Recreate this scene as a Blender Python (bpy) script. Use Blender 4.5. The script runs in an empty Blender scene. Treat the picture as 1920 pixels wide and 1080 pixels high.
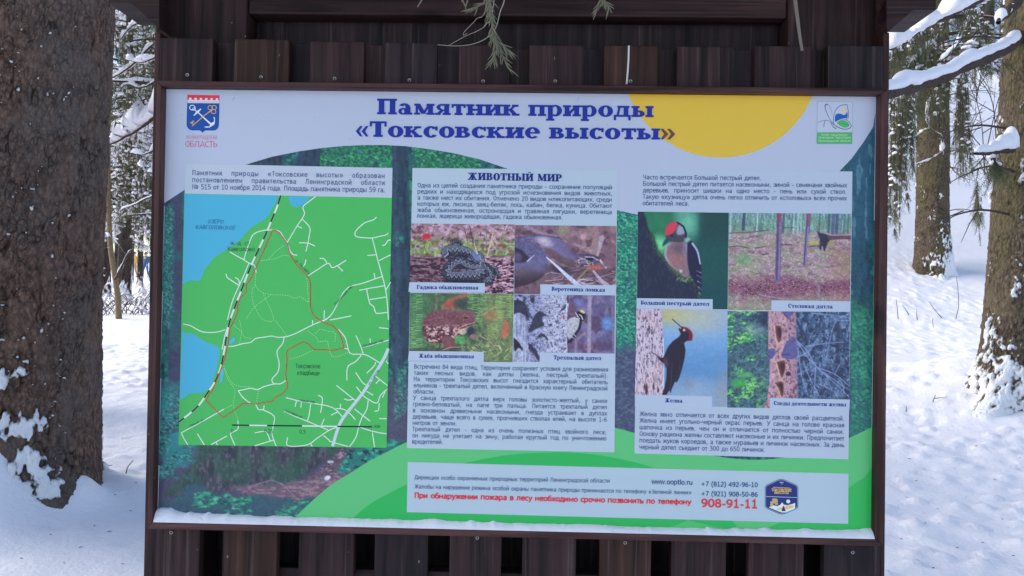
import bpy, bmesh, math, random
import numpy as np
from mathutils import Vector, Matrix

sc = bpy.context.scene
col = sc.collection
R = math.radians

# ------------------------------------------------------------------ camera
F = 1450.0                      # focal length in pixels of a 1920 wide frame
PITCH, ROLL, YAW = R(0.5676), R(-0.9507), R(1.2973)
CAMZ = 1.25
CAM = np.array([0.0313, -1.6010, CAMZ])
PZ = CAMZ - 0.0289              # height of the poster's centre

def basis():
    cx, sx = math.cos(PITCH), math.sin(PITCH)
    cz, sz = math.cos(YAW), math.sin(YAW)
    cy, sy = math.cos(ROLL), math.sin(ROLL)
    Rz = np.array([[cz, sz, 0], [-sz, cz, 0], [0, 0, 1]])
    Rx = np.array([[1, 0, 0], [0, cx, sx], [0, -sx, cx]])
    Ry = np.array([[cy, 0, -sy], [0, 1, 0], [sy, 0, cy]])
    return Ry @ Rx @ Rz
M = basis()
cd = bpy.data.cameras.new('camera')
cam = bpy.data.objects.new('camera', cd)
col.objects.link(cam)
cd.sensor_width = 36.0
cd.lens = 36.0 * F / 1920.0
cd.clip_start = 0.05
cd.clip_end = 2000
cam.matrix_world = Matrix(((M[0][0], M[2][0], -M[1][0], CAM[0]),
                           (M[0][1], M[2][1], -M[1][1], CAM[1]),
                           (M[0][2], M[2][2], -M[1][2], CAM[2]),
                           (0, 0, 0, 1)))
sc.camera = cam

# ------------------------------------------------------------------ light
SUN_EL, SUN_AZ = R(32), R(-82)          # azimuth from +Y (behind the board) towards +X
wd = bpy.data.worlds.new('World')
sc.world = wd
wd.use_nodes = True
nt = wd.node_tree
bg = nt.nodes['Background']
sky = nt.nodes.new('ShaderNodeTexSky')
sky.sky_type = 'NISHITA'
sky.sun_disc = False
sky.sun_elevation = SUN_EL
sky.sun_rotation = SUN_AZ
sky.altitude = 50
sky.air_density = 1.0
sky.dust_density = 1.3
sky.ozone_density = 1.3
nt.links.new(sky.outputs[0], bg.inputs[0])
bg.inputs[1].default_value = 0.15
sd = bpy.data.lights.new('sun', 'SUN')
sd.energy = 2.7
sd.angle = R(50)
sd.color = (1.0, 0.96, 0.9)
sun = bpy.data.objects.new('sun', sd)
col.objects.link(sun)
sdir = Vector((math.sin(SUN_AZ) * math.cos(SUN_EL), math.cos(SUN_AZ) * math.cos(SUN_EL), math.sin(SUN_EL)))
sun.rotation_euler = sdir.to_track_quat('Z', 'Y').to_euler()
sun.location = (0, 0, 30)
sc.view_settings.view_transform = 'Standard'
sc.view_settings.look = 'None'
sc.view_settings.exposure = 0.80
sc.view_settings.gamma = 1.0
sc.view_settings.use_curve_mapping = False

# ------------------------------------------------------------------ helpers
def ray(px, py):
    return M.T @ np.array([(px - 960) / F, 1.0, -(py - 540) / F])

def at(px, py, d):                      # world point seen at a photo pixel, d metres deep
    return CAM + ray(px, py) * d

def on(px, py, Y=0.0):                  # world point where the pixel's ray meets the plane y = Y
    r = ray(px, py)
    return CAM + r * ((Y - CAM[1]) / r[1])

def hsh(ix, iy, iz, seed):
    with np.errstate(over='ignore'):
        h = (ix.astype(np.int64) * 374761393 + iy.astype(np.int64) * 668265263 + iz.astype(np.int64) * 2147483647 + seed * 1274126177)
        h = h & 0xffffffff
        h = ((h ^ (h >> 13)) * 1274126177) & 0xffffffff
        h = ((h ^ (h >> 16)) * 2246822519) & 0xffffffff
        h = h ^ (h >> 15)
    return (h & 0xffffff) / float(0xffffff)

def vn(x, y, z=0.0, seed=0):
    x, y, z = np.broadcast_arrays(np.asarray(x, float), np.asarray(y, float), np.asarray(z, float))
    xi, yi, zi = np.floor(x), np.floor(y), np.floor(z)
    fx, fy, fz = x - xi, y - yi, z - zi
    fx, fy, fz = [f * f * (3 - 2 * f) for f in (fx, fy, fz)]
    r = 0
    for a in (0, 1):
        for b in (0, 1):
            for c in (0, 1):
                w = (fx if a else 1 - fx) * (fy if b else 1 - fy) * (fz if c else 1 - fz)
                r = r + w * hsh(xi + a, yi + b, zi + c, seed)
    return r

def fbm(x, y, z=0.0, o=4, seed=0):
    r, a, t = 0, 0.5, 0
    for k in range(o):
        r = r + a * vn(np.asarray(x) * 2 ** k, np.asarray(y) * 2 ** k, np.asarray(z) * 2 ** k, seed + k * 17)
        t += a
        a *= 0.5
    return r / t

def worley(u, v, seed=0, wrap=None):
    ui, vi = np.floor(u), np.floor(v)
    f1 = np.full(u.shape, 9.0)
    f2 = np.full(u.shape, 9.0)
    idr = np.zeros(u.shape)
    for a in (-1, 0, 1):
        for b in (-1, 0, 1):
            cu, cv = ui + a, vi + b
            hu = np.mod(cu, wrap) if wrap else cu
            jx = hsh(hu, cv, np.zeros_like(hu), seed)
            jy = hsh(hu, cv, np.ones_like(hu), seed)
            d = np.hypot(cu + jx - u, cv + jy - v)
            n = d < f1
            f2 = np.where(n, f1, np.minimum(f2, d))
            idr = np.where(n, hsh(hu, cv, np.full_like(hu, 2), seed), idr)
            f1 = np.where(n, d, f1)
    return f1, f2, idr

def sst(a, b, x):
    t = np.clip((x - a) / (b - a), 0, 1)
    return t * t * (3 - 2 * t)

def lin(c):
    c = np.asarray(c, float) / 255.0
    return np.where(c <= 0.04045, c / 12.92, ((c + 0.055) / 1.055) ** 2.4)

def mesh_np(name, V, faces, mats=(), mi=None, smooth=True, attrs=None, cols=None):
    """faces: (N,3)/(N,4) array or a list of index lists"""
    me = bpy.data.meshes.new(name)
    V = np.asarray(V, np.float32)
    if isinstance(faces, np.ndarray):
        n, k = faces.shape
        me.vertices.add(len(V))
        me.vertices.foreach_set('co', V.ravel())
        me.loops.add(n * k)
        me.loops.foreach_set('vertex_index', faces.astype(np.int32).ravel())
        me.polygons.add(n)
        me.polygons.foreach_set('loop_start', np.arange(0, n * k, k, dtype=np.int32))
        me.polygons.foreach_set('loop_total', np.full(n, k, np.int32))
        me.update(calc_edges=True)
    else:
        me.from_pydata(V.tolist(), [], faces)
        me.update()
    for m in mats:
        me.materials.append(m)
    if mi is not None:
        me.polygons.foreach_set('material_index', np.asarray(mi, np.int32))
    me.polygons.foreach_set('use_smooth', np.full(len(me.polygons), bool(smooth)))
    for k, a in (attrs or {}).items():
        at_ = me.attributes.new(k, 'FLOAT', 'POINT')
        at_.data.foreach_set('value', np.asarray(a, np.float32))
    if cols is not None:
        ca = me.attributes.new('print', 'FLOAT_COLOR', 'POINT')
        ca.data.foreach_set('color', np.asarray(cols, np.float32).ravel())
    me.validate()
    return me

def link(name, me, parent=None):
    o = bpy.data.objects.new(name, me)
    col.objects.link(o)
    if parent is not None:
        o.parent = parent
        if parent.type == 'EMPTY':
            o.location = -parent.location
    return o

def tag(o, label=None, cat=None, group=None, kind=None):
    if label: o['label'] = label
    if cat: o['category'] = cat
    if group: o['group'] = group
    if kind: o['kind'] = kind
    return o

def thing(name, loc, label, cat, group=None):
    o = bpy.data.objects.new(name, None)
    col.objects.link(o)
    o.location = Vector([float(v) for v in loc])
    o.empty_display_size = 0.1
    return tag(o, label, cat, group)

class MB:                                # collects pieces into one mesh
    def __init__(self):
        self.V, self.Fs, self.m, self.n = [], [], [], 0
    def add(self, V, faces, mi=0):
        V = np.asarray(V, float)
        self.V.append(V)
        for f in faces:
            self.Fs.append([int(i) + self.n for i in f])
            self.m.append(mi)
        self.n += len(V)
    def box(self, x0, x1, y0, y1, z0, z1, mi=0, bev=0.0):
        self.hexa([(x0, y0, z0), (x1, y0, z0), (x1, y1, z0), (x0, y1, z0), (x0, y0, z1), (x1, y0, z1), (x1, y1, z1), (x0, y1, z1)], mi, bev)
    def hexa(self, P, mi=0, bev=0.0):
        fs = [(3, 2, 1, 0), (4, 5, 6, 7), (0, 1, 5, 4), (1, 2, 6, 5), (2, 3, 7, 6), (3, 0, 4, 7)]
        if bev <= 0:
            return self.add(P, fs, mi)
        bm = bmesh.new()
        vs = [bm.verts.new([float(c) for c in p]) for p in P]
        for f in fs: bm.faces.new([vs[i] for i in f])
        bmesh.ops.bevel(bm, geom=bm.edges[:], offset=bev, segments=2, profile=0.5, affect='EDGES')
        bm.verts.index_update()
        self.add([v.co[:] for v in bm.verts], [[v.index for v in f.verts] for f in bm.faces], mi)
        bm.free()
    def tube(self, pts, rad, seg=8, mi=0, cap=True, sq=1.0):
        V, Fc = tube(pts, rad, seg, cap, sq)
        self.add(V, Fc, mi)
    def build(self, name, mats, parent=None, smooth=False):
        if not isinstance(mats, (list, tuple)): mats = [mats]
        me = mesh_np(name, np.concatenate(self.V), self.Fs, mats, self.m, smooth)
        return link(name, me, parent)

def tube(pts, rad, seg=8, cap=True, sq=1.0):
    P = np.asarray(pts, float)
    n = len(P)
    rad = np.broadcast_to(np.asarray(rad, float), (n,))
    T = np.gradient(P, axis=0)
    T /= np.linalg.norm(T, axis=1)[:, None] + 1e-12
    V = []
    up = np.array([0, 0, 1.0])
    if abs(T[:, 2]).mean() > 0.8: up = np.array([0, 1.0, 0])
    for i in range(n):
        a = np.cross(T[i], up); a /= np.linalg.norm(a) + 1e-12
        b = np.cross(a, T[i])
        for k in range(seg):
            t = 2 * math.pi * k / seg
            V.append(P[i] + rad[i] * (a * math.cos(t) + b * math.sin(t) * sq))
    Fc = []
    for i in range(n - 1):
        for k in range(seg):
            k2 = (k + 1) % seg
            Fc.append((i * seg + k, i * seg + k2, (i + 1) * seg + k2, (i + 1) * seg + k))
    if cap:
        Fc.append(tuple(range(seg))[::-1])
        Fc.append(tuple((n - 1) * seg + k for k in range(seg)))
    return V, Fc

def spline(pts, n):                     # Catmull-Rom through the points
    P = np.asarray(pts, float)
    if len(P) < 3:
        t = np.linspace(0, 1, n)[:, None]
        return P[0] * (1 - t) + P[-1] * t
    Q = np.vstack([2 * P[0] - P[1], P, 2 * P[-1] - P[-2]])
    out = []
    for s in np.linspace(0, len(P) - 1 - 1e-9, n):
        i = int(s); t = s - i
        a, b, c, d = Q[i], Q[i + 1], Q[i + 2], Q[i + 3]
        out.append(0.5 * ((2 * b) + (-a + c) * t + (2 * a - 5 * b + 4 * c - d) * t * t + (-a + 3 * b - 3 * c + d) * t ** 3))
    return np.array(out)

# ------------------------------------------------------------------ materials
def newmat(name, base=(0.5, 0.5, 0.5), rough=0.6, spec=0.4):
    m = bpy.data.materials.new(name)
    m.use_nodes = True
    b = m.node_tree.nodes['Principled BSDF']
    b.inputs['Base Color'].default_value = (*[float(c) for c in base], 1)
    b.inputs['Roughness'].default_value = rough
    b.inputs['Specular IOR Level'].default_value = spec
    return m, m.node_tree, b

def ramp(t, stops):
    r = t.nodes.new('ShaderNodeValToRGB')
    e = r.color_ramp.elements
    while len(e) < len(stops): e.new(0.5)
    for k, (p, c) in enumerate(stops):
        e[k].position = p
        e[k].color = (*c, 1)
    return r

def tnoise(t, scale, vec, detail=6, rough=0.6, dist=0.0):
    n = t.nodes.new('ShaderNodeTexNoise')
    n.inputs['Scale'].default_value = scale
    n.inputs['Detail'].default_value = detail
    n.inputs['Roughness'].default_value = rough
    n.inputs['Distortion'].default_value = dist
    t.links.new(vec, n.inputs['Vector'])
    return n

def coords(t, scale=(1, 1, 1), loc=(0, 0, 0)):
    tc = t.nodes.new('ShaderNodeTexCoord')
    mp = t.nodes.new('ShaderNodeMapping')
    mp.inputs['Scale'].default_value = scale
    mp.inputs['Location'].default_value = loc
    t.links.new(tc.outputs['Object'], mp.inputs['Vector'])
    return mp.outputs[0]

def bump(t, b, h, strength, dist):
    bp = t.nodes.new('ShaderNodeBump')
    bp.inputs['Strength'].default_value = strength
    bp.inputs['Distance'].default_value = dist
    t.links.new(h, bp.inputs['Height'])
    t.links.new(bp.outputs[0], b.inputs['Normal'])

def mixc(t, fac, a, b):
    m = t.nodes.new('ShaderNodeMix')
    m.data_type = 'RGBA'
    for s, v in ((m.inputs['Factor'], fac), (m.inputs['A'], a), (m.inputs['B'], b)):
        if isinstance(v, (tuple, list)): s.default_value = (*v, 1) if len(v) == 3 else v
        elif isinstance(v, float): s.default_value = v
        else: t.links.new(v, s)
    # the colour sockets of the Mix node
    return m

def mix_rgb(t, fac, a, b):
    m = t.nodes.new('ShaderNodeMixRGB')
    for s, v in ((m.inputs[0], fac), (m.inputs[1], a), (m.inputs[2], b)):
        if isinstance(v, (tuple, list)): s.default_value = (*v, 1)
        elif isinstance(v, (int, float)): s.default_value = v
        else: t.links.new(v, s)
    return m.outputs[0]

def wood(name, c0, c1, axis='z', loc=(0, 0, 0), rough=0.55):
    m, t, b = newmat(name, c0, rough, 0.2)
    s = (38, 38, 1.6) if axis == 'z' else (1.6, 38, 38)
    v = coords(t, s, loc)
    n = tnoise(t, 1.0, v, 8, 0.65, 0.6)
    v2 = coords(t, (3, 3, 3), loc)
    n2 = tnoise(t, 1.0, v2, 3, 0.5)
    w = t.nodes.new('ShaderNodeTexNoise')
    w.inputs['Scale'].default_value = 1.0
    w.inputs['Detail'].default_value = 3
    t.links.new(coords(t, (150, 150, 2.5) if axis == 'z' else (2.5, 150, 150), loc), w.inputs['Vector'])
    r1 = ramp(t, [(0.36, tuple(x * .55 for x in c0)), (0.5, tuple(x * .75 for x in c1)), (0.6, c1), (0.74, tuple(min(1, x * 1.9) for x in c1))])
    t.links.new(n.outputs[0], r1.inputs[0])
    r2 = ramp(t, [(0.35, (0.62, 0.62, 0.66)), (0.7, (1.25, 1.2, 1.15))])
    t.links.new(n2.outputs[0], r2.inputs[0])
    mu = t.nodes.new('ShaderNodeMixRGB'); mu.blend_type = 'MULTIPLY'; mu.inputs[0].default_value = 1
    t.links.new(r1.outputs[0], mu.inputs[1]); t.links.new(r2.outputs[0], mu.inputs[2])
    # pale worn streaks where the stain has gone
    r3 = ramp(t, [(0.60, (0, 0, 0)), (0.74, (1, 1, 1))])
    t.links.new(w.outputs[0], r3.inputs[0])
    mm = t.nodes.new('ShaderNodeMath'); mm.operation = 'MULTIPLY'
    t.links.new(r3.outputs[0], mm.inputs[0]); t.links.new(n2.outputs[0], mm.inputs[1])
    out = mix_rgb(t, mm.outputs[0], mu.outputs[0], (0.125, 0.088, 0.08))
    # small chips of bare wood and dirt
    vo = t.nodes.new('ShaderNodeTexNoise'); vo.inputs['Scale'].default_value = 85; vo.inputs['Detail'].default_value = 2
    t.links.new(coords(t, (1, 1, 0.6), loc), vo.inputs['Vector'])
    r4 = ramp(t, [(0.765, (0, 0, 0)), (0.79, (1, 1, 1))])
    t.links.new(vo.outputs[0], r4.inputs[0])
    out = mix_rgb(t, r4.outputs[0], out, (0.2, 0.18, 0.17))
    kv = t.nodes.new('ShaderNodeTexVoronoi'); kv.inputs['Scale'].default_value = 1.0
    t.links.new(coords(t, (11, 11, 4.2) if axis == 'z' else (4.2, 11, 11), loc), kv.inputs['Vector'])
    rk = ramp(t, [(0.10, (1, 1, 1)), (0.19, (0, 0, 0))])
    t.links.new(kv.outputs['Distance'], rk.inputs[0])
    km = t.nodes.new('ShaderNodeMath'); km.operation = 'MULTIPLY'; km.inputs[1].default_value = 0.75
    t.links.new(rk.outputs[0], km.inputs[0])
    out = mix_rgb(t, km.outputs[0], out, (0.012, 0.008, 0.008))
    t.links.new(out, b.inputs['Base Color'])
    bump(t, b, n.outputs[0], 0.5, 0.002)
    return m

def snowmat(name, base=(0.87, 0.85, 0.90), fine=60.0, dist=0.01):
    m, t, b = newmat(name, base, 0.75, 0.25)
    v = coords(t)
    n = tnoise(t, fine, v, 6, 0.62)
    n2 = tnoise(t, fine * 0.12, v, 4, 0.5)
    ad = t.nodes.new('ShaderNodeMath'); ad.operation = 'MULTIPLY_ADD'
    ad.inputs[1].default_value = 2.5
    t.links.new(n2.outputs[0], ad.inputs[0]); t.links.new(n.outputs[0], ad.inputs[2])
    bump(t, b, ad.outputs[0], 0.45, dist)
    return m

def barkmat(name, dark, mid, light, scale=1.0, moss=None):
    m, t, b = newmat(name, mid, 0.9, 0.2)
    v = coords(t, (1, 1, 0.55))
    vo = t.nodes.new('ShaderNodeTexVoronoi'); vo.feature = 'F1'; vo.inputs['Scale'].default_value = 42 * scale
    nd = tnoise(t, 14 * scale, v, 5, 0.6)
    vm = t.nodes.new('ShaderNodeVectorMath'); vm.operation = 'MULTIPLY_ADD'
    vm.inputs[1].default_value = (0.03, 0.03, 0.03)
    t.links.new(nd.outputs['Color'], vm.inputs[0]); t.links.new(v, vm.inputs[2])
    t.links.new(vm.outputs[0], vo.inputs['Vector'])
    n = tnoise(t, 60 * scale, v, 7, 0.7)
    n2 = tnoise(t, 2.2, v, 4, 0.6)
    r1 = ramp(t, [(0.22, dark), (0.5, mid), (0.8, light)])
    t.links.new(n.outputs[0], r1.inputs[0])
    r2 = ramp(t, [(0.0, (1.15, 1.1, 1.05)), (0.55, (0.8, 0.8, 0.8)), (0.9, (0.4, 0.4, 0.42))])
    t.links.new(vo.outputs['Distance'], r2.inputs[0])
    mu = t.nodes.new('ShaderNodeMixRGB'); mu.blend_type = 'MULTIPLY'; mu.inputs[0].default_value = 0.9
    t.links.new(r1.outputs[0], mu.inputs[1]); t.links.new(r2.outputs[0], mu.inputs[2])
    c = mu.outputs[0]
    if moss:
        r3 = ramp(t, [(0.42, (0, 0, 0)), (0.62, (1, 1, 1))])
        t.links.new(n2.outputs[0], r3.inputs[0])
        c = mix_rgb(t, r3.outputs[0], c, moss)
    k = t.nodes.new('ShaderNodeAttribute'); k.attribute_name = 'crack'
    rk = ramp(t, [(0.0, (1.15, 1.12, 1.10)), (0.45, (.72, .70, .70)), (1.0, (.13, .11, .11))])
    t.links.new(k.outputs['Fac'], rk.inputs[0])
    mk = t.nodes.new('ShaderNodeMixRGB'); mk.blend_type = 'MULTIPLY'; mk.inputs[0].default_value = 1
    t.links.new(c, mk.inputs[1]); t.links.new(rk.outputs[0], mk.inputs[2])
    c = mk.outputs[0]
    a = t.nodes.new('ShaderNodeAttribute'); a.attribute_name = 'snow'
    rs = ramp(t, [(0.47, (0, 0, 0)), (0.53, (1, 1, 1))])
    an = t.nodes.new('ShaderNodeMath'); an.operation = 'MULTIPLY_ADD'; an.inputs[1].default_value = 0.22
    s5 = t.nodes.new('ShaderNodeMath'); s5.operation = 'SUBTRACT'; s5.inputs[1].default_value = 0.11
    t.links.new(n.outputs[0], an.inputs[0]); t.links.new(a.outputs['Fac'], an.inputs[2])
    t.links.new(an.outputs[0], s5.inputs[0]); t.links.new(s5.outputs[0], rs.inputs[0])
    c = mix_rgb(t, rs.outputs[0], c, (0.85, 0.86, 0.89))
    t.links.new(c, b.inputs['Base Color'])
    ad = t.nodes.new('ShaderNodeMath'); ad.operation = 'SUBTRACT'
    t.links.new(n.outputs[0], ad.inputs[0]); t.links.new(vo.outputs['Distance'], ad.inputs[1])
    bump(t, b, ad.outputs[0], 0.9, 0.012 / scale)
    return m

def needlemat(name, c0, c1):
    m, t, b = newmat(name, c0, 0.6, 0.3)
    n = tnoise(t, 5.0, coords(t), 4, 0.6)
    r = ramp(t, [(0.35, c0), (0.65, c1)])
    t.links.new(n.outputs[0], r.inputs[0])
    t.links.new(r.outputs[0], b.inputs['Base Color'])
    return m

W_PLANK = wood('stained_plank', (0.021, 0.011, 0.012), (0.055, 0.028, 0.028), 'z')
W_WARM = wood('stained_plank_warm', (0.026, 0.012, 0.009), (0.074, 0.033, 0.023), 'z', (3, 1, 0))
W_COOL = wood('stained_plank_cool', (0.018, 0.012, 0.015), (0.040, 0.025, 0.029), 'z', (5, 2, 0))
W_BEAM = wood('stained_beam', (0.020, 0.010, 0.011), (0.058, 0.031, 0.031), 'x', (1, 4, 0))
W_FRAME_H = wood('stained_frame_rail', (0.046, 0.019, 0.018), (0.112, 0.050, 0.045), 'x', (2, 7, 0), 0.5)
W_FRAME_V = wood('stained_frame_stile', (0.044, 0.018, 0.017), (0.105, 0.047, 0.042), 'z', (7, 2, 0), 0.5)
SNOW = snowmat('snow')
SNOW_B = snowmat('branch_snow', (0.87, 0.85, 0.90), 35.0, 0.02)
STEEL, _t, _b = newmat('screw_steel', (0.42, 0.40, 0.38), 0.45, 0.5); _b.inputs['Metallic'].default_value = 0.9
DARKHOLE, _t, _b = newmat('screw_recess', (0.01, 0.01, 0.01), 0.8)
BARK_L = barkmat('spruce_bark_brown', (0.045, 0.028, 0.022), (0.19, 0.118, 0.09), (0.34, 0.23, 0.18), 0.9, (0.135, 0.11, 0.098))
BARK_R = barkmat('spruce_bark_olive', (0.042, 0.033, 0.023), (0.14, 0.112, 0.080), (0.26, 0.21, 0.155), 1.0, (0.115, 0.10, 0.052))
BARK_T = barkmat('thin_trunk_bark', (0.09, 0.065, 0.04), (0.24, 0.18, 0.11), (0.36, 0.28, 0.18), 1.6)
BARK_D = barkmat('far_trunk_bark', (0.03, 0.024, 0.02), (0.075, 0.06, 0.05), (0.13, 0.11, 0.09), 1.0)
LIMB = barkmat('limb_bark', (0.025, 0.017, 0.014), (0.07, 0.05, 0.042), (0.13, 0.1, 0.085), 2.0)
NEEDLE = needlemat('spruce_needles', (0.030, 0.050, 0.024), (0.080, 0.10, 0.045))
NEEDLE_O = needlemat('spruce_needles_olive', (0.050, 0.055, 0.026), (0.12, 0.115, 0.058))
TWIGDRY, _t, _b = newmat('dry_twig', (0.20, 0.16, 0.13), 0.8, 0.2)
TWIGDARK, _t, _b = newmat('dark_twig', (0.07, 0.055, 0.05), 0.8, 0.2)
STRAW, _t, _b = newmat('dry_straw', (0.42, 0.38, 0.30), 0.7, 0.3)
# ------------------------------------------------------------------ ground
RP = np.array([(-60, 0.0), (0, 0.0), (2, 0.0), (4, 0.06), (6, 0.22), (8, 0.42), (10, 0.62), (12, 0.92), (15, 1.9), (20, 4.2), (30, 8.9), (40, 13.6), (60, 21), (90, 28), (400, 40)])
LP = np.array([(-60, 0.0), (0, 0.0), (2, 0.0), (4.6, 0.05), (8, 0.3), (12, 0.5), (16, 0.66), (25, 0.95), (49, 1.96), (100, 5.0), (400, 9)])
MOUNDS = []                             # filled with (x, y, radius, height) round the near trunks

BUMPS = []

def smooth_prof(P, y):
    s = 0
    w = np.maximum(0.8, np.abs(y) * 0.06)
    for k, wt in ((-1, .25), (-.5, .25), (0, .0), (.5, .25), (1, .25)):
        s = s + wt * np.interp(y + k * w, P[:, 0], P[:, 1])
    return s

def terrain(x, y):
    x = np.asarray(x, float); y = np.asarray(y, float)
    d = y + 1.6
    b = sst(0.5, 3.5, x - 0.05 * d)
    h = smooth_prof(LP, d) * (1 - b) + smooth_prof(RP, d) * b
    for mx, my, r, a in MOUNDS:
        h = h + a * np.exp(-((x - mx) ** 2 + (y - my) ** 2) / (r * r))
    h = h + 0.16 * (vn(x * .35, y * .35, 0, 3) - .5) * sst(1, 6, np.hypot(x, y - 1))
    return h

def terrain_fine(x, y):
    h = terrain(x, y)
    h = h + 0.05 * (fbm(x * 1.3, y * 1.3, 0, 3, 5) - .5)
    tr = sst(.42, .62, vn(x * .55 + 4, y * .55, 0, 9))          # trampled places
    h = h + (.35 + tr) * 0.026 * (fbm(x * 4.2, y * 4.2, 0, 4, 11) - .5)
    f1, f2, idr = worley(x / .62 + .3 * vn(x, y, 0, 41), y / .62, 21)
    h = h - (0.019 * (1 - sst(.10, .30, f1)) - .006 * (1 - sst(.2, .42, f1))) * (idr > .35) * (0.35 + .65 * tr)
    g1, g2, idg = worley(x / .16, y / .13, 31)
    h = h + 0.020 * (1 - sst(.05, .5, g1)) * (idg > .62) * (.25 + tr) - .014 * (1 - sst(.1, .45, g1)) * (idg < .16)
    return h

def ground_hit(px, py):
    r = ray(px, py)
    for d in np.concatenate([np.arange(2, 20, .02), np.arange(20, 160, .1)]):
        p = CAM + r * d
        if p[2] < terrain(p[0], p[1]): return p, d
    return CAM + r * 60, 60.0

# the two near trunks stand in low mounds of snow
LT, LTd = ground_hit(66, 925)
RT, RTd = ground_hit(1893, 742)
MOUNDS += [(LT[0] - .25, LT[1] + .1, .6, .10), (LT[0] + .42, LT[1] + .0, .32, .08), (RT[0] - .05, RT[1] - .25, 1.15, .40)]
LT, LTd = ground_hit(66, 938)
for px, py, r, a in ((140, 945, .11, .11), (0, 955, .15, .22), (-40, 945, .24, .26), (165, 925, .10, .05)):
    b_, _d = ground_hit(px, py)
    MOUNDS.append((b_[0], b_[1], r, a))
RT, RTd = ground_hit(1893, 738)
print('left tree', LT, LTd, 'right tree', RT, RTd)

def make_ground():
    def axis(a, b, st, lo, hi, nlo, nhi):
        core = np.arange(a, b, st)
        e1 = a - (np.geomspace(st, a - lo + st, nlo) - 0)[::-1]
        e2 = core[-1] + np.geomspace(st, hi - core[-1], nhi)
        return np.concatenate([e1, core, e2])
    xs = axis(-7.5, 7.5, .03, -400, 400, 55, 55)
    ys = np.concatenate([-1.0 - np.geomspace(.06, 80, 35)[::-1], np.arange(-1.0, .9, .1), np.arange(.9, 9, .03), np.arange(9, 17, .055), 17 + np.geomspace(.06, 480, 90)])
    X, Y = np.meshgrid(xs, ys)
    Z = np.zeros_like(X)
    Z[:] = terrain_fine(X, Y)
    n, m = X.shape
    V = np.stack([X, Y, Z], -1).reshape(-1, 3)
    i = np.arange(n * m).reshape(n, m)
    Fc = np.stack([i[:-1, :-1], i[:-1, 1:], i[1:, 1:], i[1:, :-1]], -1).reshape(-1, 4)
    o = link('snow_ground', mesh_np('snow_ground', V, Fc, [snowmat('ground_snow', (0.87, 0.85, 0.90), 38, .02)]))
    tag(o, kind='structure')
make_ground()

# ------------------------------------------------------------------ information board
BOARD = thing('information_board', (0, 0.03, 0), 'dark brown wooden information board with a large printed nature poster under a small roof', 'notice board')
PW, PH = 1.4737, 0.9
YP, YF = 0.0, -0.022                    # poster face, frame face
PLY0, PLY1 = 0.004, 0.026               # front planks
BKY0, BKY1 = 0.031, 0.05                # planks of the layer behind
POY0, POY1 = 0.053, 0.165               # posts
ZG = -0.25

def sx(px, Y, py=540): return on(px, py, Y)[0]
def sz(py, Y, px=960): return on(px, py, Y)[2]

TOPS = [(301, 400, 71), (441, 543, 73), (582, 683, 77), (722, 820, 79), (861, 956, 84), (993, 1095, 84), (1133, 1234, 85), (1270, 1375, 86), (1416, 1521, 85), (1553, 1657, 85)]
BOTS = [(275, 374), (417, 519), (560, 663), (702, 802), (843, 940), (979, 1080), (1124, 1221), (1259, 1362), (1404, 1508), (1545, 1652)]
WM = [W_PLANK, W_WARM, W_PLANK, W_COOL, W_PLANK, W_PLANK, W_WARM, W_PLANK, W_PLANK, W_COOL]
rnd = random.Random(4)
WHITE_STREAK, _t, _b = newmat('bird_dropping', (0.75, 0.75, 0.72), 0.7)
for k, ((a, b, t), (c, d)) in enumerate(zip(TOPS, BOTS)):
    p = [on(a, t, PLY0), on(b, t + (b - a) * .012, PLY0), on(d, 1040, PLY0), on(c, 1040, PLY0)]
    zt0, zt1 = p[0][2], p[1][2]
    def ext(u, v, z):                   # follow the edge line down to z
        f = (z - u[2]) / (v[2] - u[2])
        return u[0] + (v[0] - u[0]) * f
    zb = 0.12 + rnd.uniform(-.01, .01)
    xl, xr = ext(p[0], p[3], zb), ext(p[1], p[2], zb)
    g = MB()
    dy = rnd.uniform(-.001, .0015)
    g.hexa([(xl, PLY0 + dy, zb), (xr, PLY0 + dy, zb), (xr, PLY1 + dy, zb), (xl, PLY1 + dy, zb),
            (p[0][0], PLY0 + dy, zt0), (p[1][0], PLY0 + dy, zt1), (p[1][0], PLY1 + dy, zt1), (p[0][0], PLY1 + dy, zt0)], 0, .0018)
    if k == 6:
        q = [on(1179, 86, PLY0), on(1178, 118, PLY0), on(1175, 158, PLY0)]
        g.tube([(v[0], PLY0 + dy - .0003, v[2]) for v in spline(q, 8)], .0019, 6, 1)
    g.build('plank', [WM[k], WHITE_STREAK], BOARD)

# the second layer of planks closes the gaps from behind, down to the poster's foot
ZRB = sz(985, BKY0)
for k in range(9):
    a = (TOPS[k][1] + TOPS[k + 1][0]) / 2
    top = on(a, TOPS[k][2] + 8, BKY0)
    w = .052 + .004 * rnd.random()
    g = MB(); g.box(top[0] - w, top[0] + w, BKY0, BKY1, ZRB, top[2], 0, .0015)
    g.build('rear_plank', [W_COOL if k % 2 else W_PLANK], BOARD)
# boards closing the far side
xa, xb = sx(318, POY1, 900), sx(1626, POY1, 540)
wb = (xb - xa) / 11
for k in range(11):
    g = MB(); g.box(xa + k * wb, xa + (k + 1) * wb - .002, POY1 + .002 + .001 * (k % 2), POY1 + .022, .1 + .01 * rnd.random(), sz(92, POY1), 0, .0015)
    g.build('back_plank', W_COOL, BOARD)

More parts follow.
